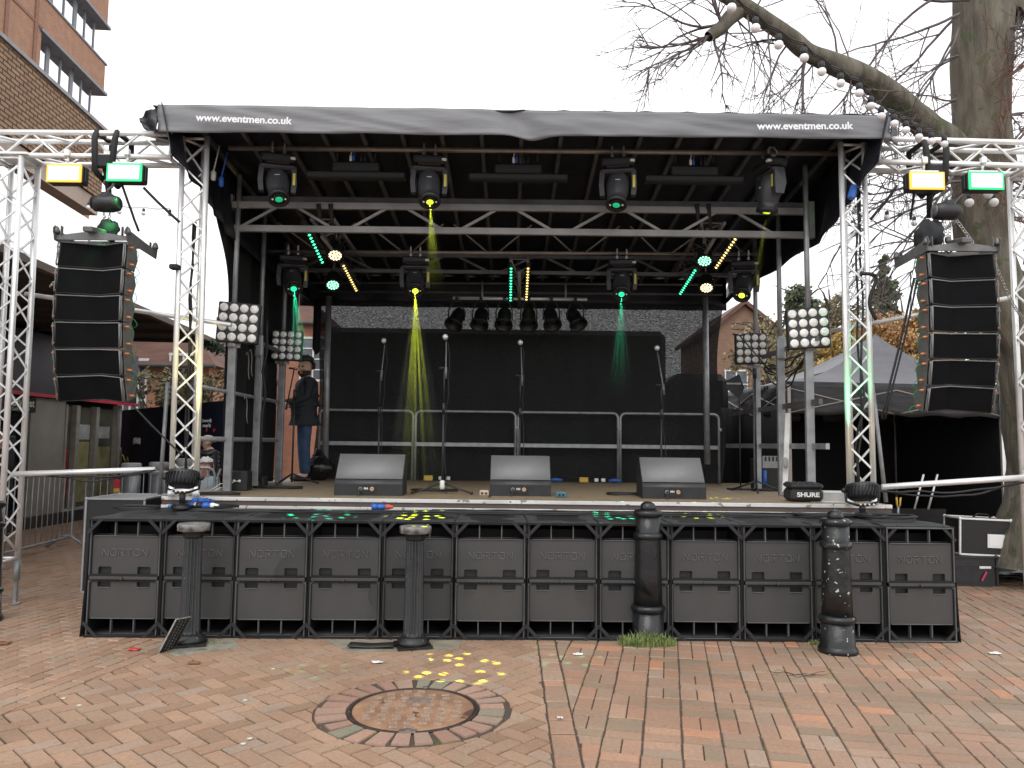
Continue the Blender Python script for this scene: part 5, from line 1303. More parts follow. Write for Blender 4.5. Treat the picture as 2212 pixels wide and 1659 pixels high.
for k, (px, py, Y, w_, h_, lab_) in enumerate(((518, 1045, 8.7, .22, .22, 'black power box on the deck beside the first left post'), (562, 1045, 9.6, .14, .12, 'small black box on the deck between the left posts'))):
    p = at(px, py, Y); p.z = ZD; t = T('power_box', lab_, 'power box', p); g = MB(); g.box((0, 0, h_/2), (w_, .18, h_), None, .01); g.build('box', BLKP, t)
    for j in range(2 if k == 0 else 1): g = MB(); g.sph((-.03+.06*j, -.1, h_*.5), .016, 8); g.tube(wob((-.03+.06*j, -.1, h_*.5), (-.2-.05*j, -.2, .01), 6, .05, 0, j+k), .006, 5); g.build('plug', WHP if k == 0 else BLK, t)
# rack with blue plug, behind right side
t = T('equipment_rack', 'small grey and black equipment rack behind the right side posts', 'equipment rack', at(1662, 1040, 10.4)); t.location.z = ZD
g = MB(); g.box((0, 0, .2), (.42, .3, .4), None, .01); g.build('body', FBL, t)
g = MB(); g.box((-.02, -.155, .36), (.24, .01, .16)); g.build('front_panel', mat('grey_panel', (.28, .28, .28), .5, .3), t)
for k in range(4): g = MB(); g.box((-.10+k*.05, -.163, .40), (.02, .006, .06)); g.build('switch', BLK, t)
g = MB(); g.tube([(-.13, -.2, .05), (-.13, -.2, .25)], .028, 10); g.build('plug', BLUEP, t)
# ============================================================ CABLES
def rp(px, py, z): q = atz(px, py, z); return q
for k in range(7):
    pts = []
    x0, x1 = (330, 1950) if k < 4 else ((330, 1100) if k == 4 else (900, 1950))
    for i in range(40):
        px = x0+(x1-x0)*i/39; b = rowpt(0).lerp(rowpt(ROWL), max(0, min(1, (px-190)/1870)))
        v = (.80 if k in (1, 5) else .66)+.045*k*.6+.04*noise.noise(Vector((i*.5, k*3.3, 0))); q = b+Vector((-math.sin(ROWA)*v, v, 0)); q.z = .964+.008*noise.noise(Vector((i*.4, k, 5)))+.004*(k % 3); pts.append(q)
    g = MB(); g.tube(spline(pts, 2), random.uniform(.006, .010), 6); g.build('long_cable', RUB, world=True, label=['frontmost long black cable along the speaker tops', 'second long black cable along the speaker tops', 'third long black cable along the speaker tops', 'fourth long black cable along the speaker tops', 'black cable along the left half of the speaker tops', 'black cable along the right half of the speaker tops', 'rearmost black cable along the right half of the speaker tops'][k], cat='cable', group='long cables along the speaker tops')
def coil(c, R_, label, n=5, seed=0, sy=.7):
    pts = []
    for i in range(n*14):
        a = i*2*PI/14; r = R_*(1+.18*noise.noise(Vector((i*.21, seed, 0)))); pts.append(Vector(c)+Vector((r*math.cos(a), r*sy*math.sin(a), .010+.02*i/(n*14)+.006*noise.noise(Vector((i*.6, seed, 3))))))
    g = MB(); g.tube(pts, .007, 5); g.build('coiled_cable', RUB, world=True, label=label, cat='cable')
c1 = Vector((pw1.x-.38, 7.12, .965)); coil(c1, .20, 'coiled black cable left of the left wash light', 5, 1)
coil(Vector((pw1.x+.25, 7.35, .965)), .22, 'coiled black cable right of the left wash light', 3, 2)
coil(Vector((pw2.x+.2, 7.15, .965)), .26, 'coiled black cable right of the right wash light', 5, 3)
coil(Vector((pw2.x-.35, 7.2, .965)), .30, 'loose black cable loop left of the right wash light', 3, 4, .3)
coil(atz(940, 1062, ZD), .26, 'coiled black cable at the feet of the open tripod stand', 5, 5, .35)
coil(atz(1350, 1070, ZD), .20, 'coiled black cable left of the right monitor', 5, 6, .45)
coil(atz(600, 1056, ZD), .28, 'coiled black cable on the deck in front of the left posts', 4, 7, .35)
coil(atz(470, 1070, ZD), .22, 'coiled black cable on the deck at the left tower foot', 4, 8, .35)
coil(atz(1668, 1062, ZD), .24, 'coiled black cable on the deck at the right posts', 4, 9, .3)
def plug(px, py, z, ang, label, tip=WHP, body=BLUEP, L=.15, r=.026):
    p = atz(px, py, z); t = T('connector_plug', label, 'power connector', p, (0, 0, ang), 'blue power connectors on the speaker tops')
    M = Euler((0, R(90), 0)).to_matrix()
    g = MB(); g.lathe([(r, 0), (r*1.1, L*.15), (r, L*.5)], 14, (0, 0, r), M); g.build('body', body, t)
    g = MB(); g.lathe([(r*.95, L*.5), (r, L*.65), (r*.6, L*.9), (r*.45, L)], 14, (0, 0, r), M); g.build('gland', tip, t)
    g = MB(); g.lathe([(r*1.2, -L*.35), (r*1.15, 0)], 14, (0, 0, r), M); g.build('socket', BLK if tip == WHP else body, t)
plug(437, 1098, .975, .05, 'blue connector nearest the front right of the left wash light')
plug(428, 1088, .99, .1, 'blue connector just behind the front one by the left wash light', BLUEP)
plug(405, 1096, .975, -.2, 'blue connector half hidden behind the foot of the left wash light', WHP)
plug(815, 1101, .975, .05, 'blue connector tipped red on the fourth speaker stack', mat('red_sleeve', (.55, .08, .05), .5))
plug(1880, 1105, .975, .4, 'small blue connector beside the right wash light', WHP, BLUEP, .09, .02)
plug(372, 1098, .975, 2.7, 'light blue connector left of the foot of the left wash light', WHP, mat('pale_blue_plastic', (.1, .3, .6), .4), .08, .018)
for k, (a, b, z1, z2, lab_) in enumerate((((440, 1072), (470, 1102), ZD, .96, 'thin cable dropping from the deck by the left tower'), ((1060, 1072), (1050, 1100), ZD, .96, 'thin cable dropping from the beige connector box'), ((1880, 1070), (1800, 1090), .99, ZD, 'thin cable from the right wash light over the deck edge'),
                                          ((1858, 1085), (1872, 1102), 1.0, .97, 'thin cable hanging under the right wash light'), ((392, 1070), (372, 1095), 1.02, .97, 'thin cable hanging under the left wash light'))):
    g = MB(); g.tube(wob(atz(*a, z1), atz(*b, z2), 10, .04, -.02, k), .005, 5); g.build('thin_cable', RUB, world=True, label=lab_, cat='cable')
for k, (a, b, Y, lab_) in enumerate((((70, 1022), (335, 1016), 7.45, 'black cables tied along the left pipe'), ((1905, 1060), (2212, 1042), 7.45, 'black cables tied along the right pipe'))):
    g = MB(); pa, pb = at(*a, Y), at(*b, Y)
    for j in range(2): g.tube(wob(pa, pb, 14, .03, .05+.04*j, k*5+j), .010, 6)
    g.build('cable_run', RUB, world=True, label=lab_, cat='cable')
for k, (a, b, Y, lab_) in enumerate((((1852, 400), (1858, 1060), 7.66, 'black cables running down inside the right stage tower'), ((418, 480), (403, 1030), 7.75, 'black cables running down inside the left stage tower'))):
    g = MB()
    for j in range(2): g.tube(wob(at(a[0]+j*5, a[1], Y), at(b[0]-j*4, b[1], Y), 16, .06, 0, k*3+j+20), .011, 6)
    g.build('tower_cable', RUB, world=True, label=lab_, cat='cable')
g = MB(); g.tube(wob(at(578, 690, 9.0), at(560, 1040, 9.2), 16, .06, 0, 31), .014, 6); g.build('hanging_cable', RUB, world=True, label='grey black cable hanging down the left side wall between the posts', cat='cable')
g = MB(); p = at(1842, 415, 7.6); g.box(p, (.08, .06, .16), (0, .3, 0), .02); g.build('blue_socket', BLUEP, world=True, label='blue socket box inside the top of the right stage tower', cat='socket box')
for k, (px, py, m, lab_) in enumerate(((461, 378, WHP, 'white plug hanging under the left roof corner'), (478, 392, BLUEP, 'blue plug hanging under the left roof corner'))):
    p = at(px, py, 7.9); g = MB(); g.lathe([(.014, -.06), (.026, -.05), (.028, .03), (.012, .05)], 12, p); g.tube([p+Vector((0, 0, .05)), p+Vector((.03, 0, .2)), p+Vector((.05, 0, .32))], .008, 5); g.build('hanging_plug', m, world=True, label=lab_, cat='plug')
g = MB()
for j in range(5): g.tube(wob(at(1652, 790+j*3, 9.7), at(1742, 755+j*4, 8.4), 12, .06, .05+.05*j, j+50), .010, 5)
g.build('cable_bunch', RUB, world=True, label='bunch of black cables slung between the two right lamp panels', cat='cable')
# ============================================================ PEOPLE
def skinmesh(name, P, E_, m, parent, root, sub=2):
    names = list(P); idx = {k: i for i, k in enumerate(names)}
    me = bpy.data.meshes.new(name); me.from_pydata([P[k][:3] for k in names], [(idx[a], idx[b]) for a, b in E_], [])
    o = bpy.data.objects.new(name, me); col.objects.link(o)
    sk = o.modifiers.new('s', 'SKIN'); sk.use_smooth_shade = True
    for k, i in idx.items():
        r = P[k][3]; r = r if isinstance(r, tuple) else (r, r); me.skin_vertices[0].data[i].radius = r; me.skin_vertices[0].data[i].use_root = (k == root)
    ss = o.modifiers.new('b', 'SUBSURF'); ss.levels = sub; ss.render_levels = sub
    dg = bpy.context.evaluated_depsgraph_get(); dg.update(); m2 = bpy.data.meshes.new_from_object(o.evaluated_get(dg)); bpy.data.objects.remove(o)
    m2.materials.clear(); m2.materials.append(m)
    for q in m2.polygons: q.use_smooth = True
    n_ = bpy.data.objects.new(name, m2); col.objects.link(n_); n_.parent = parent; return n_
def chainE(*ks): return [(a, b) for a, b in zip(ks, ks[1:])]
def hand(P, E_, w, dirv, side, pre):
    d = Vector(dirv).normalized(); w = Vector(w); s_ = d.cross(Vector((0, 0, 1))); s_ = s_.normalized() if s_.length > .1 else Vector((0, 1, 0)); c = s_.cross(d)
    pm = w+d*.05; P[pre+'palm'] = (*pm, (.034, .018)); kn = w+d*.085; 
    E_.append((pre+'wr', pre+'palm'))
    for k in range(4):
        off = s_*(k-1.5)*.019; L = (.032, .038, .035, .028)[k]
        a = kn+off; b = a+d*L-c*.010; e = b+d*L*.5-c*.028
        P[pre+'f%d' % k] = (*a, .0095); P[pre+'g%d' % k] = (*b, .0085); P[pre+'h%d' % k] = (*e, .0075); E_ += [(pre+'palm', pre+'f%d' % k), (pre+'f%d' % k, pre+'g%d' % k), (pre+'g%d' % k, pre+'h%d' % k)]
    a = w+d*.03-s_*.035; b = a+d*.035-s_*.015-c*.012; P[pre+'t0'] = (*a, .012); P[pre+'t1'] = (*b, .009); E_ += [(pre+'palm', pre+'t0'), (pre+'t0', pre+'t1')]
def person(label, loc, rot, H=1.76, arms=None, legs=None, head_yaw=0, skin_m=None, hair=None, coat=None, trousers=None, beard=None, specs=False, seated=False, hairtype='full', puffer=False, bulk=1.0):
    t = T('person', label, 'person', loc, (0, 0, rot)); s_ = H/1.76
    skm = skin_m or SKIN
    hipz = .92 if not seated else .52
    def Z(z): return (z-.92)+hipz
    arms = arms or [((.20, .02, 1.18), (.19, -.03, .93)), ((-.20, .02, 1.18), (-.19, -.03, .93))]
    hy = Euler((0, 0, head_yaw)).to_matrix()
    HS = 1.14
    def hd(x, y, z): v = hy @ Vector((x*HS, y*HS, 0)); return (v.x, v.y-.015, Z(1.60+(z-1.63)*HS))
    P = {'hip': (0, 0, Z(.95), (.13, .10)), 'waist': (0, 0, Z(1.08), (.13, .095)), 'chest': (0, .01, Z(1.28), (.15, .11)), 'sh': (0, .01, Z(1.42), (.10, .075)), 'neck': (0, 0, Z(1.49), .062),
         'jaw': (*hd(0, -.02, 1.565), (.062, .066)), 'face': (*hd(0, -.012, 1.63), (.083, .098)), 'crown': (*hd(0, .008, 1.69), (.088, .102)), 'top': (*hd(0, .01, 1.735), (.056, .066)),
         'nose': (*hd(0, -.108, 1.622), .013), 'earL': (*hd(.080, .0, 1.63), .018), 'earR': (*hd(-.080, .0, 1.63), .018)}
    E_ = chainE('hip', 'waist', 'chest', 'sh', 'neck', 'jaw', 'face', 'crown', 'top')+[('face', 'nose'), ('face', 'earL'), ('face', 'earR')]
    C = {'hem': (0, 0, Z(.93), (.175*bulk, .145*bulk)), 'hip': (0, 0, Z(.99), (.20*bulk, .165*bulk)), 'waist': (0, -.01, Z(1.05), (.20*bulk, .17*bulk)), 'chest': (0, .01, Z(1.28), (.205*bulk, .165*bulk)), 'sh': (0, .01, Z(1.43), (.13*bulk, .11*bulk)), 'col': (0, .0, Z(1.50), .078)}
    CE = chainE('hem', 'hip', 'waist', 'chest', 'sh', 'col')
    for k, (el, wr) in enumerate(arms):
        sx = 1 if el[0] > 0 else -1; n = 'L' if k == 0 else 'R'
        el = Vector((el[0], el[1], Z(el[2]))); wr = Vector((wr[0], wr[1], Z(wr[2]))); so = Vector((sx*.165, .01, Z(1.41)))
        P[n+'so'] = (*so, .055); P[n+'el'] = (*el, .042); P[n+'wr'] = (*wr, (.028, .022)); E_ += [('sh', n+'so'), (n+'so', n+'el'), (n+'el', n+'wr')]
        hand(P, E_, wr, wr-el, sx, n)
        C[n+'so'] = (*so, .078); C[n+'el'] = (*el, .060); C[n+'wr'] = (*(el.lerp(wr, .93)), .045); CE += [('sh', n+'so'), (n+'so', n+'el'), (n+'el', n+'wr')]
    if legs is None:
        legs = [((.09, -.01, .50), (.10, .02, .08)), ((-.09, .0, .50), (-.10, .03, .08))] if not seated else [((.11, -.42, .50), (.11, -.44, .10)), ((-.11, -.42, .50), (-.11, -.44, .10))]
    TR = {'hip': (0, 0, Z(.97), (.11, .09))}; TE = []
    for k, (kn, an) in enumerate(legs):
        n = 'L' if k == 0 else 'R'; sx = 1 if kn[0] > 0 else -1; hp = (sx*.085, 0, Z(.88))
        P[n+'h'] = (*hp, .085); P[n+'k'] = (*kn, .055); P[n+'a'] = (*an, .038); P[n+'t'] = (an[0], an[1]-.14, .035, (.04, .025)); E_ += [('hip', n+'h'), (n+'h', n+'k'), (n+'k', n+'a'), (n+'a', n+'t')]
        TR[n+'h'] = (*hp, .10); TR[n+'k'] = (*kn, .08); TR[n+'a'] = (*an, .062); TE += [('hip', n+'h'), (n+'h', n+'k'), (n+'k', n+'a')]
    b = skinmesh('body', P, E_, skm, t, 'hip'); c = skinmesh('coat', C, CE, coat, t, 'hip'); l_ = skinmesh('trousers', TR, TE, trousers, t, 'hip')
    for k, (kn, an) in enumerate(legs):
        g = MB(); g.box((an[0], an[1]-.06, .035), (.095, .27, .07), None, .03); g.build('shoe', BLK, t)
    def shell(nm, m, cz, rr, cond, seed, amp=.012):
        g = MB(); n = 22; mm = 14; vs = []; keep = []
        for i in range(mm+1):
            ph = -PI/2+PI*i/mm
            for k in range(n):
                th = 2*PI*k/n; q = Vector((math.cos(ph)*math.cos(th), math.cos(ph)*math.sin(th), math.sin(ph)))
                r = 1+amp/.1*(noise.noise(q*7+Vector((seed, 0, 0)))); v = hy @ Vector((q.x*rr[0]*r*HS, q.y*rr[1]*r*HS+.004, 0)); vs.append((v.x, v.y-.015, Z(1.60+(cz-1.63)*HS)+q.z*rr[2]*r*HS)); keep.append(cond(q))
        fs = [f for i in range(mm) for k in range(n) for f in [(i*n+k, i*n+(k+1) % n, (i+1)*n+(k+1) % n, (i+1)*n+k)] if all(keep[j] for j in f)]
        g.add(vs, fs, True); return g.build(nm, m, t)
    if hairtype == 'full': shell('hair', hair, 1.675, (.108, .126, .125), lambda q: q.z > (.30 if q.y < -.25 else -.5), 1, .03)
    elif hairtype == 'bald': shell('hair', hair, 1.66, (.088, .108, .09), lambda q: q.y > -.1 and -.5 < q.z < .25, 1, .004)
    if beard: shell('beard', beard, 1.60, (.084, .118, .098), lambda q: q.y < .15 and -.98 < q.z < .12 and not (abs(q.x) < .25 and q.z > -.28), 2, .006)
    for sx in (-1, 1):
        g = MB(); v = hy @ Vector((sx*.036, -.108, 0)); g.sph((v.x, v.y-.015, Z(1.622)), .013, 8); g.build('eye', mat('dark_eye', (.04, .03, .025), .2), t)
    g = MB(); v = hy @ Vector((0, -.112, 0)); g.box((v.x, v.y-.012, Z(1.548)), (.05, .012, .008), (0, 0, head_yaw), .003); g.build('mouth', mat('lips', (.35, .13, .1), .5), t)
    if specs:
        g = MB()
        for sx in (-1, 1):
            pts = []
            for k in range(12): v = hy @ Vector((sx*.037+.027*math.cos(k*PI/6), -.130, 0)); pts.append((v.x, v.y-.015, Z(1.618)+.019*math.sin(k*PI/6)))
            g.tube(pts, .0025, 5, closed=True)
        g.build('glasses', BLK, t)
    if puffer:
        g = MB()
        for k in range(8):
            z = Z(.92+k*.07); rx, ry = .205+.012*math.sin(k*.5), .155
            g.tube([(rx*math.cos(q*PI/10), ry*math.sin(q*PI/10), z+.01*math.sin(q)) for q in range(20)], .028, 6, closed=True)
        g.build('quilted_bands', coat, t)
    for o in t.children:
        pass
    t.scale = (s_, s_, s_); return t
HAIRD = mat('dark_brown_hair', (.035, .022, .015), .7, 0, .4, 60, bump=.5)
NAVY = mat('navy_jacket_cloth', (.010, .014, .020), .75, 0, .3, 8, bump=.4, bscale=18)
JEAN = mat('blue_denim', (.035, .065, .13), .85, 0, .3, 12, bump=.3, bscale=30)
pm = at(664, 1037, 11.05)
person('bearded man in a dark jacket and jeans standing at the back left of the stage', (pm.x-.05, 11.0, ZD), R(-62), 1.76, arms=[((.20, -.02, 1.17), (.14, -.30, 1.08)), ((-.19, -.06, 1.16), (-.12, -.34, 1.09))], head_yaw=R(38), hair=HAIRD, coat=NAVY, trousers=JEAN, beard=HAIRD, bulk=1.12)
PUF = mat('black_puffer_nylon', (.02, .02, .024), .45, 0, .2, 10, bump=.2)
pb = at(452, 935, 12.9)
person('balding man in a black quilted jacket standing in front of the hoarding', (pb.x, 12.9, 0), R(-40), 1.74, hair=mat('grey_short_hair', (.16, .15, .14), .8), coat=PUF, trousers=mat('dark_trousers', (.03, .03, .035), .8), hairtype='bald', puffer=True, head_yaw=R(-10))
pw = at(441, 985, 12.2)
person('seated white haired woman in glasses and a pale blue coat', (pw.x+.03, 12.2, 0), R(10), 1.70, arms=[((.2, -.1, 1.15), (.08, -.32, 1.05)), ((-.2, -.1, 1.15), (-.08, -.34, 1.04))], hair=mat('white_curly_hair', (.62, .60, .56), .8, 0, .2, 40, bump=.6), coat=mat('pale_blue_coat', (.22, .38, .48), .8, 0, 0, 9, c2=(.45, .42, .36), specks=(16, .66, (.5, .16, .12))), trousers=mat('dark_trousers', (.03, .03, .035), .8), specs=True, seated=True)
wt = T('wheelchair', 'wheelchair carrying the white haired woman', 'wheelchair', (pw.x+.03, 12.28, 0))
g = MB(); g.box((0, -.05, .42), (.46, .44, .04), None, .01); g.build('seat', BLK, wt)
g = MB(); g.box((0, .22, .68), (.44, .03, .42), None, .01); g.build('backrest', BLK, wt)
for sx in (-1, 1):
    g = MB(); g.tube([(sx*.28, .1+.29*math.cos(k*PI/12), .30+.29*math.sin(k*PI/12)) for k in range(24)], .015, 6, closed=True); g.build('wheel', BLKP, wt)
    g = MB(); g.tube([(sx*.24, .3, .95), (sx*.24, .22, .9), (sx*.24, .22, .42), (sx*.24, -.3, .42), (sx*.22, -.38, .12)], .012, 6); g.build('frame', GALV, wt)
    g = MB(); g.lathe([(.07, -.015), (.07, .015)], 12, (sx*.2, -.32, .075), Euler((0, R(90), 0)).to_matrix()); g.build('caster', BLKP, wt)
pe = at(2, 1000, 12.5)
person('person in a dark coat at the far left edge by the bank', (pe.x-.03, 12.5, 0), R(95), 1.72, hair=HAIRD, coat=mat('black_coat', (.015, .015, .018), .8), trousers=mat('dark_trousers', (.03, .03, .035), .8))
# ============================================================ BACKGROUND LEFT
def brickwall(name, c1, c2, mortar, bw, bh, ax='XZ', ms=.012):
    if name in MC: return MC[name]
    m, n, l, b = nt(name)
    tc = n.new('ShaderNodeTexCoord'); sp = n.new('ShaderNodeSeparateXYZ'); l.new(tc.outputs['Object'], sp.inputs[0])
    cb_ = n.new('ShaderNodeCombineXYZ'); l.new(sp.outputs[ax[0]], cb_.inputs[0]); l.new(sp.outputs[ax[1]], cb_.inputs[1])
    br = n.new('ShaderNodeTexBrick'); br.inputs['Scale'].default_value = 1; br.inputs['Brick Width'].default_value = bw; br.inputs['Row Height'].default_value = bh
    br.inputs['Mortar Size'].default_value = ms; br.inputs['Mortar Smooth'].default_value = .1; br.inputs['Color1'].default_value = rgb(c1); br.inputs['Color2'].default_value = rgb(c2); br.inputs['Mortar'].default_value = rgb(mortar)
    br.inputs['Bias'].default_value = -.1
    l.new(cb_.outputs[0], br.inputs['Vector'])
    nz = n.new('ShaderNodeTexNoise'); nz.inputs['Scale'].default_value = 3; nz.inputs['Detail'].default_value = 6; l.new(tc.outputs['Object'], nz.inputs['Vector'])
    mr = n.new('ShaderNodeMapRange'); mr.inputs['To Min'].default_value = .7; mr.inputs['To Max'].default_value = 1.3; l.new(nz.outputs['Fac'], mr.inputs['Value'])
    hs = n.new('ShaderNodeHueSaturation'); l.new(mr.outputs['Result'], hs.inputs['Value']); l.new(br.outputs['Color'], hs.inputs['Color']); l.new(hs.outputs['Color'], b.inputs['Base Color']); b.inputs['Roughness'].default_value = .85
    bp = n.new('ShaderNodeBump'); bp.inputs['Strength'].default_value = .5; bp.inputs['Distance'].default_value = .01; l.new(br.outputs['Fac'], bp.inputs['Height']); bp.invert = True; l.new(bp.outputs['Normal'], b.inputs['Normal'])
    MC[name] = m; return m
def frame(P0, D): # local X along D (towards the camera), local Y outward
    return (P0[0], P0[1], 0), (0, 0, math.atan2(D[1], D[0]))
TANB = brickwall('tan_brick', (.36, .22, .12), (.30, .17, .10), (.05, .035, .025), .24, .082, ms=.014)
loc, rot = frame((-8.5, 16), (.08, -1))
b1 = T('brick_overhang_building', 'tan brick upper storey with grey coping at the top left, over the white canopy', 'building', loc, rot)
g = MB(); g.box((5.1, -3, 7.2), (9.0, 6, 1.42)); g.build('wall', TANB, b1)
g = MB(); g.box((5.1, -2.98, 7.95), (9.08, 6.06, .07)); g.build('coping', mat('grey_coping', (.28, .28, .29), .6), b1)
g = MB(); g.box((5.1, -3.05, 6.32), (8.98, 6, .33)); g.build('soffit_band', mat('pale_concrete', (.42, .33, .27), .8, 0, .12, 3), b1)
g = MB(); g.box((5.3, -3.9, 3.1), (8.6, 6, 6.1)); g.build('lower_wall', mat('pink_render', (.42, .27, .2), .8), b1)
for u in (1.55, 2.6, 3.65, 4.7):
    g = MB(); g.box((u, -.89, 5.75), (.8, .06, .62)); g.build('window', GLASS, b1)
loc, rot = frame((-18.7, 35.2), (.08, -1)); k = 2.2
b2 = T('office_building', 'brown brick office block with bands of white reflecting windows at the top left', 'building', loc, rot)
OB = brickwall('orange_brown_brick', (.42, .23, .145), (.37, .20, .13), (.30, .18, .12), .23, .078, ms=.008)
def zz(z): return 1.6+(z-1.6)*k
g = MB(); g.box((14.5, -7.4, 8), (26, 14, 16)); g.build('wall', OB, b2)
SKYG = mat('sky_reflecting_glass', (.86, .88, .92), .06, 1.0, .02, 1)
FRM = mat('grey_window_frame', (.20, .21, .23), .5, .2)
for (z0, z1) in ((8.70, 9.28), (10.11, 10.8), (11.5, 12.2)):
    g = MB(); g.box(((.75*k+3.2*k)/2, -7, zz((z0+z1)/2)), (3.2*k-.75*k+.02, 14, zz(z1)-zz(z0))); g.build('spandrel', OB, b2)
    g = MB(); g.box(((.7*k+3.2*k)/2, -6.9, zz(z0)-.06), (2.55*k, 14, .12)); g.build('lintel', FRM, b2)
    g = MB(); g.box(((.7*k+3.2*k)/2, -6.95, zz(z1)+.04), (2.5*k, 14, .08)); g.build('sill', FRM, b2)
g = MB(); g.box((3.16*k+8, -7, 20), (16, 14, 24)); g.build('pier_wall', OB, b2)
for u in (3.36, 4.2):
    g = MB(); g.box((u*k, .02, 20), (.22, .05, 22)); g.build('pilaster_strip', mat('red_brown_strip', (.26, .13, .09), .8), b2)
g = MB(); g.box((5.6*k, .015, zz(8.72)), (5*k, .03, .12)); g.build('pilaster_strip', mat('red_brown_strip', (.26, .13, .09), .8), b2)
for (z0, z1) in ((7.2, 8.68), (9.3, 10.09), (10.82, 11.48)):
    us = [1.0, 1.39, 1.78, 2.2, 2.65, 3.13]
    for i in range(5):
        g = MB(); g.box(((us[i]+us[i+1])/2*k, -.35, zz((z0+z1)/2)), ((us[i+1]-us[i])*k-.10, .04, zz(z1)-zz(z0)-.08)); w_ = g.build('window', SKYG, b2)
    for i, u in enumerate(us):
        g = MB(); g.box((u*k, -.32, zz((z0+z1)/2)), (.26 if i in (2, 4) else .09, .05, zz(z1)-zz(z0))); g.build('window_frame', FRM, b2)
    g = MB(); g.box(((.95+3.2)/2*k, -1.2, zz((z0+z1)/2)), (2.2*k, 1.4, zz(z1)-zz(z0))); g.build('dark_interior', BLK, b2)
# white canopy
loc, rot = frame((-6.1, 16), (.08, -1))
cn = T('shop_canopy', 'long shop canopy with white fascia and brown trim over the bank front', 'canopy', loc, rot)
WFA = mat('white_fascia_panel', (.93, .93, .93), .22, .85, .02)
for i in range(6):
    u0 = .4+i*1.75; g = MB(); g.box((u0+.875, -.03, 4.08), (1.74, .06, .84)); g.build('fascia_panel', WFA, cn)
g = MB(); g.box((5.6, .0, 3.61), (10.6, .10, .09)); g.build('brown_trim', mat('brown_trim', (.10, .07, .05), .6), cn)
g = MB(); g.box((5.6, -1.75, 3.63), (10.5, 3.4, .05))
for i in range(9): g.box((.8+i*1.2, -1.7, 3.58), (.06, 3.3, .08))
g.build('soffit', mat('dark_brown_soffit', (.045, .036, .03), .8, 0, .25, 2), cn)
for u in (.75, 9.5): g = MB(); g.cyl((u, -.25, 0), (u, -.25, 3.6), .055); g.build('post', mat('blue_grey_paint', (.22, .27, .33), .5), cn)
def leaves(g, c, r, n, s_, flat=.0, up=0):
    c = Vector(c)
    for _ in range(n):
        while True:
            q = Vector((random.uniform(-1, 1), random.uniform(-1, 1), random.uniform(-1, 1)))
            if q.length <= 1: break
        q = q*(.55+.45*random.random()) if q.length > .5 else q
        p = c+Vector((q.x*r[0], q.y*r[1], q.z*r[2])); a = Vector((random.gauss(0, 1), random.gauss(0, 1), random.gauss(0, 1))).normalized(); b = a.orthogonal().normalized(); e = a.cross(b)
        k_ = s_*random.uniform(.6, 1.3); g.add([p-b*k_, p+e*k_*.5, p+b*k_, p-e*k_*.5], [(0, 1, 2, 3)])
g = MB()
for i in range(26):
    p = at(300+i*7.2, 672+i*3.4, 15.3); leaves(g, p, (.25, .3, .14), 90, .035)
g.build('garland', mat('dark_garland_leaf', (.02, .045, .025), .7, 0, .4, 30), world=True, label='dark green foliage garland hanging under the far end of the canopy', cat='garland', fix=False)
# bank front
loc, rot = frame((-8.6, 17.4), (0, -1))
bk = T('bank_shopfront', 'bank front with dark fascia, red stripe, stone wall and tall glass windows', 'shop', loc, rot)
STONE = mat('grey_granite_panel', (.31, .285, .25), .6, 0, .2, 1.5, specks=(120, .58, (.38, .36, .32)))
PURP = mat('dark_purple_fascia', (.028, .02, .04), .45, 0, .15, 2)
g = MB(); g.box((4.5, -.1, 2.96), (9, .4, 1.08)); g.build('fascia', PURP, bk)
g = MB(); g.box((4.5, .12, 2.385), (9.02, .06, .06)); g.build('red_stripe', mat('red_stripe', (.60, .03, .06), .4), bk)
g = MB(); g.box((3.1, -.15, 1.25), (1.06, .3, 2.2)); g.build('stone_wall', STONE, bk)
g = MB(); g.box((8.0, -.15, 1.25), (2.0, .3, 2.2)); g.build('stone_wall', STONE, bk)
g = MB(); g.box((4.5, -.1, .10), (9, .36, .22)); g.build('plinth', mat('dark_plinth', (.05, .05, .05), .6), bk)
g = MB(); g.box((5.3, -.12, 1.15), (3.3, .16, 1.9)); g.build('cash_machine_surround', mat('black_gloss_panel', (.012, .012, .016), .25), bk)
g = MB(); g.box((5.1, .0, 1.2), (1.9, .2, .9), None, .02); g.build('cash_machine_face', mat('dark_grey_machine', (.05, .05, .055), .4), bk)
g = MB(); g.box((5.3, -.02, 2.20), (3.5, .10, .26)); sg = g.build('sign_board', mat('black_sign_board', (.01, .01, .012), .4), bk)
text('lettering', 'NatWest', .20, mat('cream_letter', (.75, .72, .6), .5), sg, (3.98, .034, 2.225), (R(90), 0, R(180)), ext=.004, off=.001)
text('lettering', 'Cash Machine', .085, mat('cream_letter', (.75, .72, .6), .5), sg, (3.98, .034, 2.115), (R(90), 0, R(180)), ext=.003)
g = MB()
for a in (0, 120, 240):
    c_a = Vector((4.40+.035*math.cos(R(a+90)), .036, 2.22+.035*math.sin(R(a+90)))); g.box(c_a, (.055, .006, .03), (0, R(-a), 0), .002)
g.box((4.40, .034, 2.22), (.03, .004, .03))
g.build('emblem', mat('red_emblem', (.70, .04, .05), .5), sg)
for (u0, u1) in ((.56, 1.43), (1.43, 2.15), (2.15, 2.57)):
    g = MB(); g.box(((u0+u1)/2, -.10, 1.22), (u1-u0-.10, .02, 2.05)); w_ = g.build('window', mat('shop_window_glass', (.13, .12, .095), .07, 0, .5, 1.2, spec=.9), bk)
    for u in (u0+.03, u1-.03): g = MB(); g.box((u, -.04, 1.22), (.06, .12, 2.10)); g.build('window_frame', mat('pale_window_frame', (.36, .33, .28), .5), bk)
    g = MB(); g.box(((u0+u1)/2, -.04, .22), (u1-u0, .14, .05)); g.build('sill', mat('pale_sill', (.5, .48, .44), .6), bk)
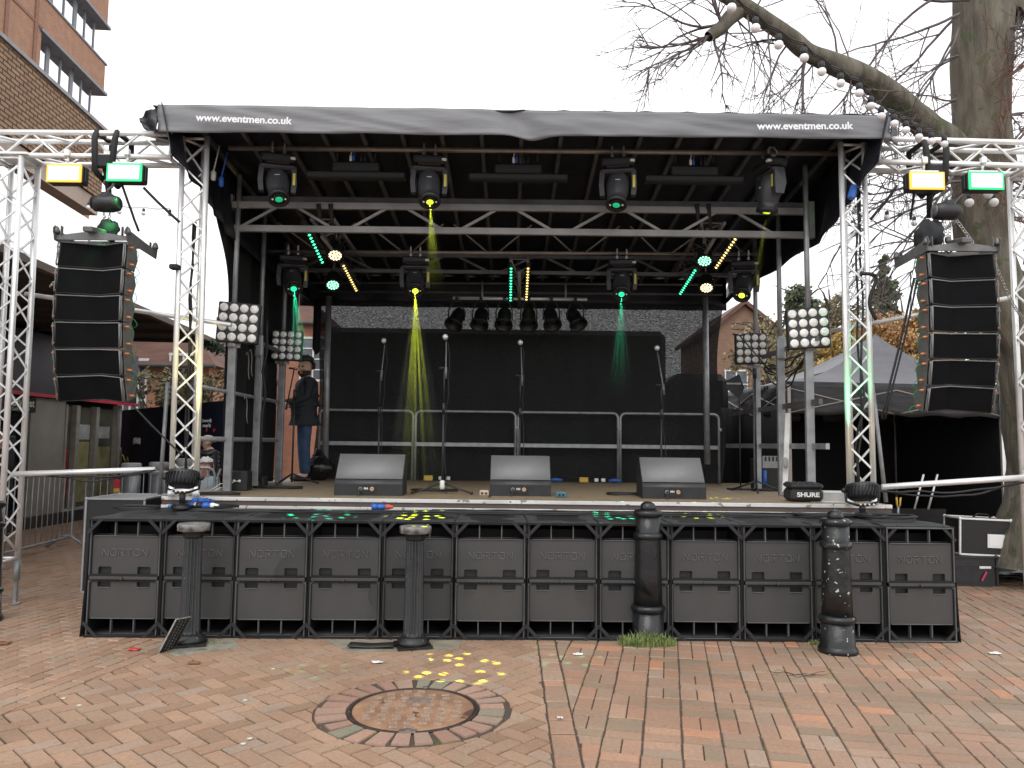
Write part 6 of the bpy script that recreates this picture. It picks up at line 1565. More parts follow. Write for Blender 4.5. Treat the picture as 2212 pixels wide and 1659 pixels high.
for (u, z, w_, h_, c_) in ((1.78, .95, .50, 1.2, (.36, .33, .15)), (1.0, .9, .62, 1.1, (.34, .30, .14)), (2.36, .9, .22, 1.0, (.35, .03, .03)), (1.05, 1.75, .60, .25, (.45, .45, .44)), (1.78, 1.75, .5, .3, (.42, .43, .42))):
    g = MB(); g.box((u, -.085, z), (w_, .006, h_)); g.build('poster', mat('poster_%d' % int(u*100+z*10), c_, .4, 0, .35, 5), bk)
g = MB(); g.box((.5, -.06, 1.2), (.08, .16, 2.3)); g.build('end_post', mat('pale_end_post', (.5, .49, .47), .6), bk)
g = MB(); g.box((4.5, -3.2, 1.8), (8.9, 5.8, 3.5)); g.build('interior', mat('dim_interior', (.05, .045, .04), .9), bk)
# hoarding
A_ = Vector((-9.68, 19, 0)); B_ = Vector((-4.75, 13.24, 0)); d = B_-A_; L = d.length
ho = T('hoarding', 'long dark navy hoarding with white and yellow markings behind the stage left', 'hoarding', A_, (0, 0, math.atan2(d.y, d.x)))
NV = mat('dark_navy_panel', (.012, .016, .030), .85, 0, .2, 1, spec=.05)
for i in range(6):
    g = MB(); g.box((L*(i+.5)/6, .03, 1.16), (L/6-.006, .05, 2.32)); g.build('panel', NV, ho)
def hoU(px, py):
    r = ray(px, py); n2 = Vector((-d.y, d.x, 0)); t_ = (A_-CAM).dot(n2)/r.dot(n2); q = CAM+r*t_; return (q-A_).dot(d)/L, q.z
u, z = hoU(447, 911); text('lettering', 'Commercially', .088, WHT, ho, (u, -.003, z+.02), off=.001)
u, z = hoU(447, 918); text('lettering', 'managed by:', .088, WHT, ho, (u, -.003, z-.01), off=.001)
for px in (429, 447, 463):
    u, z = hoU(px, 928); g = MB(); g.box((u, -.002, z), (.10, .006, .03)); g.box((u-.02, -.002, z-.03), (.04, .006, .03)); g.build('logo_mark', mat('red_mark', (.65, .03, .05), .5), ho)
u, z = hoU(296, 953); g = MB(); pts = []
for i in range(34): pts.append((u-.30+i*.018+.03*math.sin(i*2.1), -.004, z+.07*math.sin(i*1.7)+.02*math.sin(i*3.3)))
g.tube(pts, .008, 4); g.build('graffiti', WHT, ho)
for k_, (px, py, s_) in enumerate(((268, 1010, .5), (255, 985, .4), (275, 1040, .35))):
    u, z = hoU(px, py); g = MB(); g.tube(spline([(u-s_, -.004, z), (u-s_*.4, -.004, z+s_*.6), (u+.1, -.004, z+s_*.3), (u+s_*.6, -.004, z+s_*.5), (u+s_*.8, -.004, z-s_*.3), (u+s_*.3, -.004, z-s_*.5)], 5), .012, 4); g.build('yellow_outline', mat('pale_yellow_line', (.55, .5, .2), .6), ho)
# red brick buildings behind
RB = brickwall('red_brick', (.47, .20, .12), (.40, .17, .10), (.30, .22, .17), .225, .075, ms=.010)
ROOFT = mat('brown_clay_tile', (.12, .06, .045), .8, 0, .3, 1.5, bump=.5, bscale=12, stretch=(1, 1, 4))
def house(name, label, x0, x1, Y, z1, depth, wins, ridge=2.2, wall=None, gable=False, roofm=None, chim=None):
    t = T(name, label, 'building', ((x0+x1)/2, Y, 0)); w_ = x1-x0
    g = MB(); g.box((0, depth/2, z1/2), (w_, depth, z1)); g.build('wall', wall or RB, t)
    if gable:
        g = MB(); g.prism([(-w_/2, 0, z1), (w_/2, 0, z1), (0, 0, z1+ridge)], (0, depth, 0)); g.build('gable', wall or RB, t)
        for s_ in (-1, 1):
            g = MB(); g.prism([(s_*(w_/2+.3), -.3, z1-.25), (0, -.3, z1+ridge+.05), (0, -.3, z1+ridge+.3), (s_*(w_/2+.35), -.3, z1+.0)], (0, depth+.6, 0)); g.build('roof', roofm or ROOFT, t)
    else:
        g = MB(); o_ = .35; P = [(-w_/2-o_, -o_, z1), (w_/2+o_, -o_, z1), (w_/2+o_, depth+o_, z1), (-w_/2-o_, depth+o_, z1), (-w_/2+depth*.35, depth/2, z1+ridge), (w_/2-depth*.35, depth/2, z1+ridge)]
        g.add(P, [(3, 2, 1, 0), (0, 1, 5, 4), (1, 2, 5), (2, 3, 4, 5), (3, 0, 4)]); g.build('roof', roofm or ROOFT, t)
        g = MB(); g.tube([(-w_/2-o_, -o_-.05, z1-.02), (w_/2+o_, -o_-.05, z1-.02)], .07, 6); g.build('gutter', mat('dark_gutter', (.05, .05, .05), .6), t)
    for (x, z, ww, hh, nx_, nz_) in wins:
        g = MB(); g.box((x-t.location.x, -.01, z), (ww, .10, hh)); w0 = g.build('window', mat('dim_window_glass', (.12, .14, .16), .1), t)
        g = MB(); xx = x-t.location.x
        g.box((xx, -.06, z+hh/2), (ww+.1, .08, .09)); g.box((xx, -.06, z-hh/2), (ww+.1, .08, .09))
        for i in range(nx_+1): g.box((xx-ww/2+ww*i/nx_, -.06, z), (.06, .07, hh))
        for j in range(1, nz_): g.box((xx, -.06, z-hh/2+hh*j/nz_), (ww, .065, .05))
        f_ = g.build('window_frame', WHP, t)
    if chim:
        g = MB(); g.box((chim, depth/2, z1+ridge*.7), (.9, .7, 2.0)); g.build('chimney', wall or RB, t)
    return t
p0 = at(255, 772, 26); p1 = at(452, 792, 26)
wl = at(292, 850, 26); wl2 = at(396, 842, 26)
house('brick_building', 'red brick building with white grid windows behind the hoarding', p0.x-3, p1.x, 26, p1.z, 7, [(wl.x, wl.z, .75, 2.3, 3, 5), (wl2.x, wl2.z+.5, .9, 1.4, 2, 3)], 2.4)
p0 = at(470, 800, 34); p1 = at(692, 690, 34); w3 = at(677, 776, 34); w4 = at(486, 838, 34); w5 = at(487, 790, 34)
house('brick_building', 'red brick building with white sash windows seen through the gap beside the man', at(466, 800, 34).x, p1.x, 34, at(676, 700, 34).z, 8, [(w3.x, w3.z, 1.1, 1.9, 2, 4), (w3.x-4.6, w3.z, 1.1, 1.9, 2, 4), (w4.x, w4.z, .9, 1.2, 2, 2)], 3.0)
# shrubs above the hoarding
def shrub(px, py, Y, r, n, m, label, name='shrub', s_=.06):
    g = MB(); c = at(px, py, Y)
    for k_ in range(6): leaves(g, c+Vector((random.uniform(-r, r), random.uniform(-.5, .5), random.uniform(-.35, .35)*r)), (r*.6, .6, r*.45), n//6, s_)
    t = T(name, label, 'shrub', (c.x, Y, 0)); g.build('foliage', m, t, world=True, fix=False)
    g = MB()
    for k_ in range(7): g.tube([(0, 0, 0), (random.uniform(-.3, .3), 0, c.z*.5), (random.uniform(-r, r), random.uniform(-.3, .3), c.z+r*.4)], .02, 4)
    g.build('stem', mat('grey_brown_stem', (.10, .08, .06), .9), t)
OLV = mat('dull_olive_leaf', (.10, .11, .05), .8, 0, .4, 20, c2=(.20, .17, .09))
shrub(345, 855, 18, 1.1, 1500, OLV, 'straggly olive shrub above the hoarding left of the tower')
shrub(440, 850, 17, .9, 1200, OLV, 'straggly olive shrub above the hoarding right of the tower')
# crowd barriers
def barrier(a, b, label, n=16, H=1.10):
    a = Vector(a); b = Vector(b); d = b-a; L = d.length; t = T('crowd_barrier', label, 'barrier', a, (0, 0, math.atan2(d.y, d.x)), 'grey crowd barriers on the left')
    pts = [(0, 0, .16), (0, 0, H-.1), (.03, 0, H-.03), (.1, 0, H), (L-.1, 0, H), (L-.03, 0, H-.03), (L, 0, H-.1), (L, 0, .16)]
    g = MB(); g.tube(pts+[(L-.03, 0, .14), (.03, 0, .14)], .019, 8, closed=True); g.build('frame', GALV, t)
    for i in range(1, n): g = MB(); g.cyl((L*i/n, 0, .15), (L*i/n, 0, H), .008, None, 6); g.build('bar', GALV, t)
    for x in (.15, L-.15):
        g = MB(); g.tube([(x, -.28, .0), (x, -.05, .17), (x, .05, .17), (x, .28, .0)], .02, 8); g.build('foot', GALV, t)
    return t
barrier((-6.42, 9.4, 0), (-6.62, 11.75, 0), 'crowd barrier in front of the bank wall, nearest the left tower')
barrier((-6.55, 11.95, 0), (-4.95, 12.3, 0), 'crowd barrier in front of the grey bollards')
barrier((-5.0, 11.4, 0), (-4.4, 11.5, 0), 'short crowd barrier in front of the seated woman, left piece', 6, 1.2)
barrier((-4.35, 11.5, 0), (-3.7, 11.6, 0), 'short crowd barrier in front of the seated woman, right piece', 6, 1.2)
for k_, (p, lab_) in enumerate((((-6.1, 12.0, .88), 'red and yellow tag on the barrier before the grey bollards'), ((-4.2, 11.45, .9), 'red and yellow tag on the barrier before the seated woman'))):
    t = T('barrier_tag', lab_, 'tag', p); g = MB(); g.box((0, 0, .04), (.09, .01, .14)); g.build('red_part', mat('red_tag', (.55, .03, .04), .5), t); g = MB(); g.box((0, 0, -.06), (.09, .01, .06)); g.build('yellow_part', YP, t)
for k_, (px, py) in enumerate(((284, 1000), (344, 998), (402, 990))):
    p = at(px, py, 13.4+k_*.3); t = T('grey_bollard', ['leftmost grey bollard behind the barrier', 'middle grey bollard behind the barrier', 'grey bollard seen through the left stage tower'][k_], 'bollard', (p.x, p.y, 0), group='grey bollards behind the barriers')
    g = MB(); g.lathe([(.16, 0), (.16, 1.0)], 24); g.build('shaft', mat('brushed_grey_metal', (.26, .27, .28), .45, .5), t); g = MB(); g.lathe([(.165, 1.0), (.165, 1.03), (.15, 1.04), (.15, 1.10), (.165, 1.11), (.165, p.z-.02), (.14, p.z)], 24); g.build('cap', mat('light_grey_cap', (.4, .4, .4), .5), t)
# floor planter strings: distant festoon sockets in the sky at the left
def festoon(pts, label, r=.03, sock=True, drop=.06, cable=.004, groups=None):
    t = T('festoon_string', label, 'string lights', pts[0]); o = Vector(pts[0])
    P = [Vector(p)-o for p in pts]
    g = MB(); cp = []
    for i, p in enumerate(P):
        cp.append(p+Vector((0, 0, drop+.03)))
        if i < len(P)-1: cp.append((p+P[i+1])/2+Vector((0, 0, drop+.01)))
    g.tube(cp, cable, 5); g.tube([c+Vector((0, 0, .014)) for c in cp], cable, 5); g.build('cable', RUB, t)
    for p in P:
        g = MB(); g.lathe([(.012, r*.6), (.022, r*.8), (.022, r+.035), (.010, r+.045)], 10, p); g.build('socket', BLK, t)
        g = MB(); g.sph(p, r, 16); g.build('bulb', BULB, t)
    return t
BL_ = [(1533, -18), (1580, 17), (1632, 61), (1682, 97), (1737, 125), (1775, 155), (1816, 180), (1856, 201), (1881, 229), (1904, 251), (1932, 267), (1957, 281), (1985, 296), (2012, 305), (2040, 311)]
festoon([at(x, y, 4.4+.135*i) for i, (x, y) in enumerate(BL_)], 'string of white globe bulbs sloping down along the big bare branch', .030, cable=.0045)
festoon([at(x, y, 9.0) for x, y in ((1772, 452), (1846, 456), (1916, 470), (1975, 482), (2020, 486))], 'string of small white bulbs level across the sky right of the stage', .036)
festoon([at(x, y, 7.9) for x, y in ((2094, 438), (2135, 420), (2147, 437))], 'three white bulbs on a cable crossing the big tree trunk', .045)
festoon([at(x, y, 12.0) for x, y in ((258, 458), (310, 461), (367, 463))], 'string of dark sockets and small bulbs in the sky between left truss towers', .035)
festoon([at(x, y, 11.0) for x, y in ((192, 448), (208, 450))], 'two small bulbs beside the pink wall under the brick overhang', .035)
# ============================================================ RIGHT: TENT
def tentm():
    return mat('grey_black_tent_canvas', (.125, .125, .14), .5, 0, .18, 1.2, bump=.6, bscale=3, stretch=(1, 1, 3))
A1_, B1_, C1_, D1_ = Vector((3.95, 10.95, 2.55)), Vector((7.2, 11.3, 2.55)), Vector((6.95, 13.95, 2.55)), Vector((3.75, 13.6, 2.55)); pk = at(1892, 722, 12.4)
tn = T('gazebo_tent', 'black peaked gazebo tent with dark walls right of the stage', 'tent', (5.5, 12.4, 0))
for a, b in ((A1_, B1_), (B1_, C1_), (C1_, D1_), (D1_, A1_)):
    g = MB()
    def pan(u, v, a=a, b=b):
        e = a.lerp(b, u); p = e.lerp(pk, v); s_ = math.sin(PI*v)*.16+ .05*math.sin(PI*u)*(1-v)
        return (p.x, p.y, p.z-s_+.02*noise.noise(Vector((u*6, v*5, a.x))))
    g.grid(pan, 16, 14); g.build('roof_panel', tentm(), tn, world=True, fix=False)
    g = MB()
    def vl(u, v, a=a, b=b):
        e = a.lerp(b, u); n_ = Vector((b.y-a.y, -(b.x-a.x), 0)).normalized(); wv = .025*noise.noise(Vector((u*9, v*3, a.x)))*(1.5-v)
        return (e.x+n_.x*wv, e.y+n_.y*wv, 2.55-.47*(1-v)+.015*math.sin(u*30)*(1-v))
    g.grid(vl, 30, 6, (0, 0.01, 0)); g.build('valance', mat('black_tent_valance', (.03, .03, .034), .5, 0, .3, 2, bump=.7, bscale=4, stretch=(1, 1, 4)), tn, world=True)
for a, b in ((B1_, C1_), (C1_, D1_), (D1_, A1_)):
    g = MB(); g.grid(lambda u, v, a=a, b=b: (a.lerp(b, u).x, a.lerp(b, u).y+.03*math.sin(u*22), .02+2.3*v), 24, 3, (.01, .01, 0)); g.build('wall', DRAPE, tn, world=True)
for c in (A1_, B1_, C1_, D1_):
    g = MB(); g.box((c.x, c.y, 1.25), (.045, .045, 2.5)); g.build('leg', PIPE if c is not B1_ else ALU, tn, world=True)
for a, b in ((A1_, B1_), (D1_, A1_)):
    m_ = a.lerp(b, .5)
    for q in (a, b):
        g = MB(); g.cyl(Vector((q.x, q.y, 2.45)), Vector((m_.x, m_.y, 2.1)), .012, None, 6); g.cyl(Vector((q.x, q.y, 2.1)), Vector((m_.x, m_.y, 2.45)), .012, None, 6); g.build('strut', PIPE, tn, world=True)
# dark wall running from the stage back right corner to the tent
g = MB(); q0 = at(1560, 905, 11.95); g.grid(lambda u, v: (3.25+.9*u, 12.0+1.4*u+.03*math.sin(u*20), .02+(2.2)*v), 16, 4, (.01, 0, 0)); g.build('wind_screen', DRAPE, world=True, label='black screen sheet joining the back of the stage to the tent', cat='screen')
pipe_thing('tent_pole', 'pale taped pole at the right corner of the gazebo', (7.12, 10.75, 0), (7.12, 10.75, 1.9), .04, ALU, 'pole')
t = T('folding_table', 'folded table with bright legs leaning in the dark of the tent', 'table', (5.6, 11.0, 0))
g = MB(); g.box((0, .1, .45), (1.2, .03, .62), (.15, 0, 0)); g.build('top', FBL, t)
for px in (1995, 2025):
    g = MB(); g.cyl(at(px, 1025, 10.9), at(px-20, 1100, 10.8), .014, None, 6); g.build('leg', ALU, t, world=True)
def heap(px0, px1, pytop, Y, label, m, amp=.35, seed=0, dep=.7):
    a = at(px0, 1140, Y); b = at(px1, 1140, Y); zt = at((px0+px1)/2, pytop, Y).z; g = MB()
    def f(u, v):
        x = a.x+(b.x-a.x)*u; e = math.sin(PI*u)**.6*math.sin(PI*v)**.7; z = zt*e*(.75+amp*noise.noise(Vector((u*4+seed, v*3, 0))))+.05*noise.noise(Vector((u*12, v*9, seed)))*e
        return (x, Y-dep/2+dep*v, max(.005, z))
    g.grid(f, 28, 18); return g.build('sheet_heap', m, world=True, label=label, cat='heap')
heap(1930, 2070, 1092, 10.0, 'heap of black bags and sheets in front of the tent', CLOTH, .6, 3, 1.0)
heap(2020, 2165, 1110, 10.4, 'rumpled black sheet heap at the right of the tent front', CLOTH, .5, 9, .8)
p = at(1940, 1085, 9.6); t = T('hand_tool', 'yellow handled tool standing in the black heap', 'tool', p)
for dx in (-.012, .02): g = MB(); g.tube([(dx, 0, -.05), (dx*1.6, 0, .06)], .012, 8); g.build('handle', YP, t)
g = MB(); g.tube([(0, 0, -.05), (-.01, 0, -.22)], .014, 6); g.build('blade', GALV, t)
p = at(1935, 1133, 9.4); t = T('hand_tool', 'orange and yellow tool lying on the black heap', 'tool', p); g = MB(); g.tube([(-.16, 0, 0), (-.02, 0, .01)], .014, 8); g.tube([(0, 0, 0), (.14, .02, -.01)], .018, 8); g.build('handle', YP, t)
c0 = atz(2090, 1250); cR = Vector((5.55, 9.35, 0))
px_c = at(2105, 1235, 9.3)
pc = crate('plastic_case', 'black hinged plastic case under the flight case at the right', 'equipment case', (px_c.x-.05, 9.4, 0), (.52, .38, .34), .0, BLKP, BLKP, .03, .10)
g = MB(); g.box((.12, -.20, .22), (.14, .012, .03), None, .005); g.build('handle', WHP, pc); g = MB(); g.box((.10, -.205, .12), (.02, .01, .12), (0, .5, 0)); g.build('red_ribbon', mat('red_ribbon', (.5, .04, .1), .5), pc)
fr_ = crate('flight_case', 'tilted black flight case with a white paper label at the right of the tent', 'flight case', (px_c.x+.10, 9.40, .36), (.60, .34, .42), -.02, FBL, ALU, .022); fr_.rotation_euler = (0, R(2), -.02)
g = MB(); g.box((.12, -.176, .17), (.20, .008, .16)); g.build('label_frame', ALU, fr_); g = MB(); g.box((.12, -.182, .17), (.16, .004, .12)); g.build('paper_label', WHT, fr_)
g = MB(); g.tube([(-.05, 0, .43), (.0, 0, .47), (.12, 0, .47), (.16, 0, .43)], .010, 6); g.build('handle', BLK, fr_)
q = atz(2150, 1255); g = MB()
g.grid(lambda u, v: (q.x-.35+1.1*u, q.y-.05+.5*v-.15*u, .012+.05*abs(math.sin(u*4+v*9))*(1-u*.3)+.03*noise.noise(Vector((u*5, v*5, 0)))+.03), 26, 14, (0, 0, -.02)); g.build('folded_sheet', mat('glossy_black_sheet', (.015, .015, .016), .25, 0, .2, 6, bump=.3, bscale=20), world=True, label='folded shiny black sheet on the bricks at the right edge', cat='plastic sheet')
# ============================================================ TREES
BARK = mat('grey_green_bark', (.07, .062, .048), .95, 0, .3, 3, c2=(.185, .165, .125), bump=1.0, bscale=11, stretch=(3.2, 3.2, .6), specks=(5, .62, (.085, .095, .05)))
TWG = mat('dark_twig_bark', (.14, .115, .115), .85, 0, .3, 8)
def ntube(g, pts, rs, n=18, amp=.05, fr=2.0):
    pts = [Vector(p) for p in pts]; m = len(pts); vs = []
    for i, p in enumerate(pts):
        t_ = (pts[min(i+1, m-1)]-pts[max(i-1, 0)]).normalized(); x = t_.cross(Vector((0, 1, 0))).normalized(); y = t_.cross(x)
        for k_ in range(n):
            th = 2*PI*k_/n; q = p+x*math.cos(th)*rs[i]+y*math.sin(th)*rs[i]
            r = rs[i]*(1+amp*noise.noise(Vector((math.cos(th)*fr, math.sin(th)*fr, i*.25)))*2+amp*1.1*abs(noise.noise(Vector((math.cos(th)*7, math.sin(th)*7, i*.12))))); vs.append(p+x*math.cos(th)*r+y*math.sin(th)*r)
    g.add(vs, [(i*n+k_, i*n+(k_+1) % n, (i+1)*n+(k_+1) % n, (i+1)*n+k_) for i in range(m-1) for k_ in range(n)], True)
TY = 9.35
CL = [(2126, -120, 60), (2126, 0, 61), (2119, 130, 58), (2119, 250, 57), (2122, 350, 62), (2119, 440, 56), (2124, 520, 52), (2142, 600, 54), (2168, 670, 52), (2203, 750, 50), (2222, 830, 52), (2232, 920, 55), (2237, 1000, 52), (2235, 1080, 56), (2225, 1150, 62), (2222, 1205, 78), (2222, 1222, 95)]
bt = T('bare_tree', 'big leaning bare tree with rough trunk and long branch at the right', 'tree', (atz(2222, 1215).x, TY, 0))
pts = spline([at(x, y, TY) for x, y, r in CL], 5); rr = []
for i in range(len(CL)-1):
    for j in range(5): rr.append((CL[i][2]+(CL[i+1][2]-CL[i][2])*j/5)/FOC*TY)
rr.append(CL[-1][2]/FOC*TY)
g = MB(); ntube(g, pts, rr, 72, .06); g.build('trunk', BARK, bt, world=True)
LB = [(2110, 372, 34, 9.3), (2060, 322, 33, 9.2), (2011, 280, 30, 9.0), (1961, 236, 27, 8.8), (1905, 190, 26, 8.6), (1855, 160, 25, 8.4), (1793, 135, 22, 8.2), (1744, 112, 19, 8.0), (1700, 75, 18, 7.9), (1650, 42, 18, 7.8), (1600, 10, 17, 7.7), (1540, -25, 16, 7.6)]
pts = spline([at(x, y, Y) for x, y, r, Y in LB], 4); rr = []
for i in range(len(LB)-1):
    for j in range(4): rr.append((LB[i][2]+(LB[i+1][2]-LB[i][2])*j/4)/FOC*LB[i][3])
rr.append(.07)
g = MB(); ntube(g, pts, rr, 16, .09, 3); g.build('branch', BARK, bt, world=True); limb = pts
b2_ = spline([at(x, y, Y) for x, y, Y in ((1600, 20, 7.75), (1575, 40, 7.7), (1555, 62, 7.65), (1530, 80, 7.6))], 4); g = MB(); ntube(g, b2_, [.09-.04*i/len(b2_) for i in range(len(b2_))], 10, .1, 3); g.build('branch', BARK, bt, world=True)
tk = T('fork_holder', '', '')
bpy.data.objects.remove(tk)
g2 = MB(); ntube(g2, spline([at(2172, 40, 9.5), at(2190, -20, 9.6), at(2215, -90, 9.7)], 5), [.22]*11, 14, .08); g2.build('branch', BARK, bt, world=True)
def twig(g, p, d, L, r, dep, rnd, droop=.15, spread=.6, sway=.25, camface=None):
    n_ = max(3, int(L/.10)); pts = [p.copy()]; dd = d.normalized()
    for i in range(n_):
        if pts[-1].z < 3.1 and pts[-1].y < 12.2: break
        if pts[-1].x < 3.75 and pts[-1].z < 5.02 and pts[-1].y < 12: break
        dd = (dd+Vector((rnd.gauss(0, sway), rnd.gauss(0, sway), rnd.gauss(0, sway)-droop))*.35).normalized(); pts.append(pts[-1]+dd*L/n_)
    n_ = len(pts)-1
    if n_ < 2: return
    g.tube(pts, r, 4 if r < .006 else 5, cap=False, rs=[r*(1-.75*i/n_) for i in range(n_+1)])
    if dep > 0:
        for k_ in range(rnd.randint(3, 5)):
            i = rnd.randint(min(n_-1, max(1, n_//5)), n_-1); a = (pts[min(i+1, n_)]-pts[i-1]).normalized(); v = Vector((rnd.gauss(0, 1), rnd.gauss(0, .7), rnd.gauss(0, 1))); v = (v-a*v.dot(a)).normalized()
            twig(g, pts[i], a+v*spread*rnd.uniform(.6, 1.5), L*rnd.uniform(.35, .65), r*.55, dep-1, rnd, droop, spread, sway)
rnd = random.Random(4)
for k_ in range(26):
    i = rnd.randint(6, len(limb)-1); g = MB(); d = Vector((rnd.uniform(-1.2, .1), rnd.uniform(-.4, .3), rnd.uniform(-1.5, .25))); 
    if rnd.random() < .18: d = Vector((rnd.uniform(-.2, .6), 0, 1))
    twig(g, limb[i], d, rnd.uniform(.7, 1.9), rnd.uniform(.008, .016), 2, rnd, .12, .7); g.build('twigs', TWG, bt, world=True, fix=False)
for k_ in range(10):
    g = MB(); i = rnd.randint(3, len(b2_)-1); twig(g, b2_[i], Vector((rnd.uniform(-1, .1), 0, rnd.uniform(-.8, .8))), rnd.uniform(.6, 1.3), .016, 2, rnd, .1, .8, .4); g.build('twigs', TWG, bt, world=True, fix=False)
for (x, y, dx, dz, L_, r_) in ((2100, 320, -1, .12, 2.3, .022), (2066, 215, -.9, -.35, 1.5, .014), (2072, 30, -.9, -.7, 2.6, .02), (2072, 60, -.5, -1.2, 2.2, .016), (2070, 120, -1, -.6, 1.6, .014), (2075, 360, -1, -.5, 2.2, .02), (2080, 390, -1, -.35, 2.6, .02), (2070, 470, -.9, -.8, 2.4, .018), (2095, 0, -1, .3, 3.2, .02), (2080, -20, -1, -.1, 4.0, .02), (2075, 330, -1, -.05, 1.8, .014),
                            (2165, 250, 1, .3, .9, .02), (2160, 100, 1, .5, .8, .018), (2170, 330, .8, .9, 1.0, .02), (2165, 420, 1, .2, .8, .02), (2168, 180, .6, 1, 1.2, .02), (2170, 60, 1, .1, .8, .02), (2170, 380, .7, -.4, 1.0, .016), (2175, 470, 1, -.2, .9, .016), (2150, 200, .3, .8, 1.0, .012), (2145, 300, .1, -.9, 1.1, .010), (2140, 250, -.5, -.8, 1.2, .010), (2150, 330, -.7, -.5, 1.3, .010), (2080, 420, -.8, -.9, 1.8, .014)):
    for q in range(2):
        g = MB(); twig(g, at(x, y, TY-.25), Vector((dx, rnd.uniform(-.4, .3), dz+rnd.uniform(-.2, .2))), L_*rnd.uniform(.7, 1.1), r_, 3 if L_ < 2 else 2, rnd, .03, .7); g.build('twigs', TWG, bt, world=True, fix=False)
g = MB()
for k_ in range(60):
    p = at(rnd.uniform(2130, 2185), rnd.uniform(100, 460), TY-.42); twig(g, p, Vector((rnd.uniform(-.8, 1), rnd.uniform(-.5, .0), rnd.uniform(-1, 1))), rnd.uniform(.3, .8), .006, 1, rnd, .05, .8, .5)
g.build('epicormic_shoots', mat('reddish_shoot', (.17, .09, .06), .8), bt, world=True, fix=False)
# far trees
def leafmat(nm, c1, c2): return mat(nm, c1, .8, 0, .3, .9, c2=c2)
def fartree(label, px, pytop, pybot_crown, Y, wpx, m, n, kind='round', s_=.16, group=None, seed=0, name='far_tree', bare=0):
    random.seed(seed+11); r2 = random.Random(seed)
    top = at(px, pytop, Y); bot = at(px, pybot_crown, Y); W = wpx/FOC*Y/2; H = top.z-bot.z; t = T(name, label, 'tree', (top.x, Y, 0), group=group)
    g = MB(); g.tube([(0, 0, 0), (0, 0, bot.z), (.2, 0, bot.z+H*.5), (0, 0, top.z-.3)], .3, 8, rs=[.3, .2, .09, .02])
    limbs = []
    for k_ in range(14):
        z = bot.z+H*r2.uniform(.0, .8); a = r2.uniform(0, 2*PI); q = Vector((math.cos(a)*W*.8, math.sin(a)*W*.6, z+H*.18)); g.tube([(0, 0, z), q*.5+Vector((0, 0, z*.5+.2)), q], .09, 5, rs=[.06, .035, .012]); limbs.append(q)
    g.build('trunk', mat('far_bark', (.09, .075, .06), .9), t)
    g = MB()
    if kind == 'cone':
        for k_ in range(34):
            f = k_/33; z = bot.z+H*f; w_ = W*(1-f)*.95+.12; 
            for j in range(3 if f < .8 else 1):
                a = r2.uniform(0, 2*PI); rr_ = w_*r2.uniform(.35, .85); leaves(g, (math.cos(a)*rr_, math.sin(a)*rr_, z), (w_*.45+.1, w_*.45+.1, H*.035), n//80, s_)
    else:
        for k_ in range(60):
            while True:
                q = Vector((r2.uniform(-1, 1), r2.uniform(-1, 1), r2.uniform(-1, 1)))
                if .25 < q.length <= 1: break
            c = Vector((q.x*W*.8, q.y*W*.7, bot.z+H*.5+q.z*H*.42)); rr_ = W*r2.uniform(.14, .36); leaves(g, c, (rr_, rr_, rr_*.8), n//60, s_)
    g.build('crown', m, t, fix=False)
    if bare:
        g = MB()
        for k_ in range(bare): twig(g, limbs[k_ % 14]*r2.uniform(.2, .8)+Vector((0, 0, H*.1)), Vector((r2.gauss(0, 1), r2.gauss(0, .6), r2.uniform(.1, 1.2))), H*r2.uniform(.2, .4), .022, 3, r2, -.02, .7)
        g.build('bare_twigs', mat('far_twig', (.22, .19, .165), .9), t, fix=False)
GRN1 = leafmat('far_conifer_leaf', (.07, .095, .055), (.15, .18, .10)); ORGL = leafmat('autumn_orange_leaf', (.36, .20, .09), (.60, .38, .17)); YLL = leafmat('autumn_yellow_leaf', (.36, .25, .09), (.58, .42, .15)); OLL = leafmat('olive_brown_leaf', (.17, .15, .085), (.34, .28, .16))
fartree('tall dark conifer rising behind the orange tree', 1910, 558, 830, 36, 150, GRN1, 12000, 'cone', .10, 'trees behind the tent', 1)
fartree('bushy dark green conifer left of the right stage tower', 1728, 605, 830, 34, 170, GRN1, 12000, 'round', .10, 'trees behind the tent', 2)
fartree('bright orange autumn tree right of the right stage tower', 1945, 625, 880, 26, 240, ORGL, 20000, 'round', .075, 'trees behind the tent', 3)
fartree('golden yellow autumn tree behind the tent peak', 1855, 680, 900, 28, 190, YLL, 14000, 'round', .08, 'trees behind the tent', 4)
fartree('brown thin leaved tree between the right stage tower and the lamp panel', 1790, 610, 860, 31, 170, OLL, 9000, 'round', .08, 'trees behind the tent', 5, bare=16)
fartree('bare grey tree in front of the gabled house', 1650, 660, 860, 24, 190, OLL, 1500, 'round', .08, 'trees behind the tent', 6, bare=34)
fartree('olive tree beyond the big trunk at the far right', 2060, 600, 900, 30, 170, OLL, 9000, 'round', .12, 'trees behind the tent', 7, bare=14)
fartree('thin brownish tree left of the right lamp panel, in front of the tiled house', 1705, 690, 860, 29, 160, OLL, 7000, 'round', .07, 'trees behind the tent', 9, bare=20)
fartree('dark conifer at the right edge beyond the big trunk', 2230, 520, 880, 26, 160, GRN1, 6000, 'cone', .15, 'trees behind the tent', 8, bare=0)
ga = at(1612, 660, 42); gl = at(1548, 706, 42); gr_ = at(1668, 706, 42)
house('gabled_house', 'brown brick gabled house beyond the bare tree right of the stage', gl.x, gr_.x, 42, gl.z, 9, [(at(1590, 830, 42).x, at(1590, 830, 42).z, 1.2, 1.5, 2, 2)], ga.z-gl.z, wall=brickwall('dull_brown_brick', (.26, .14, .09), (.22, .12, .08), (.2, .15, .11), .225, .075), gable=True)
hx = at(1750, 780, 46)
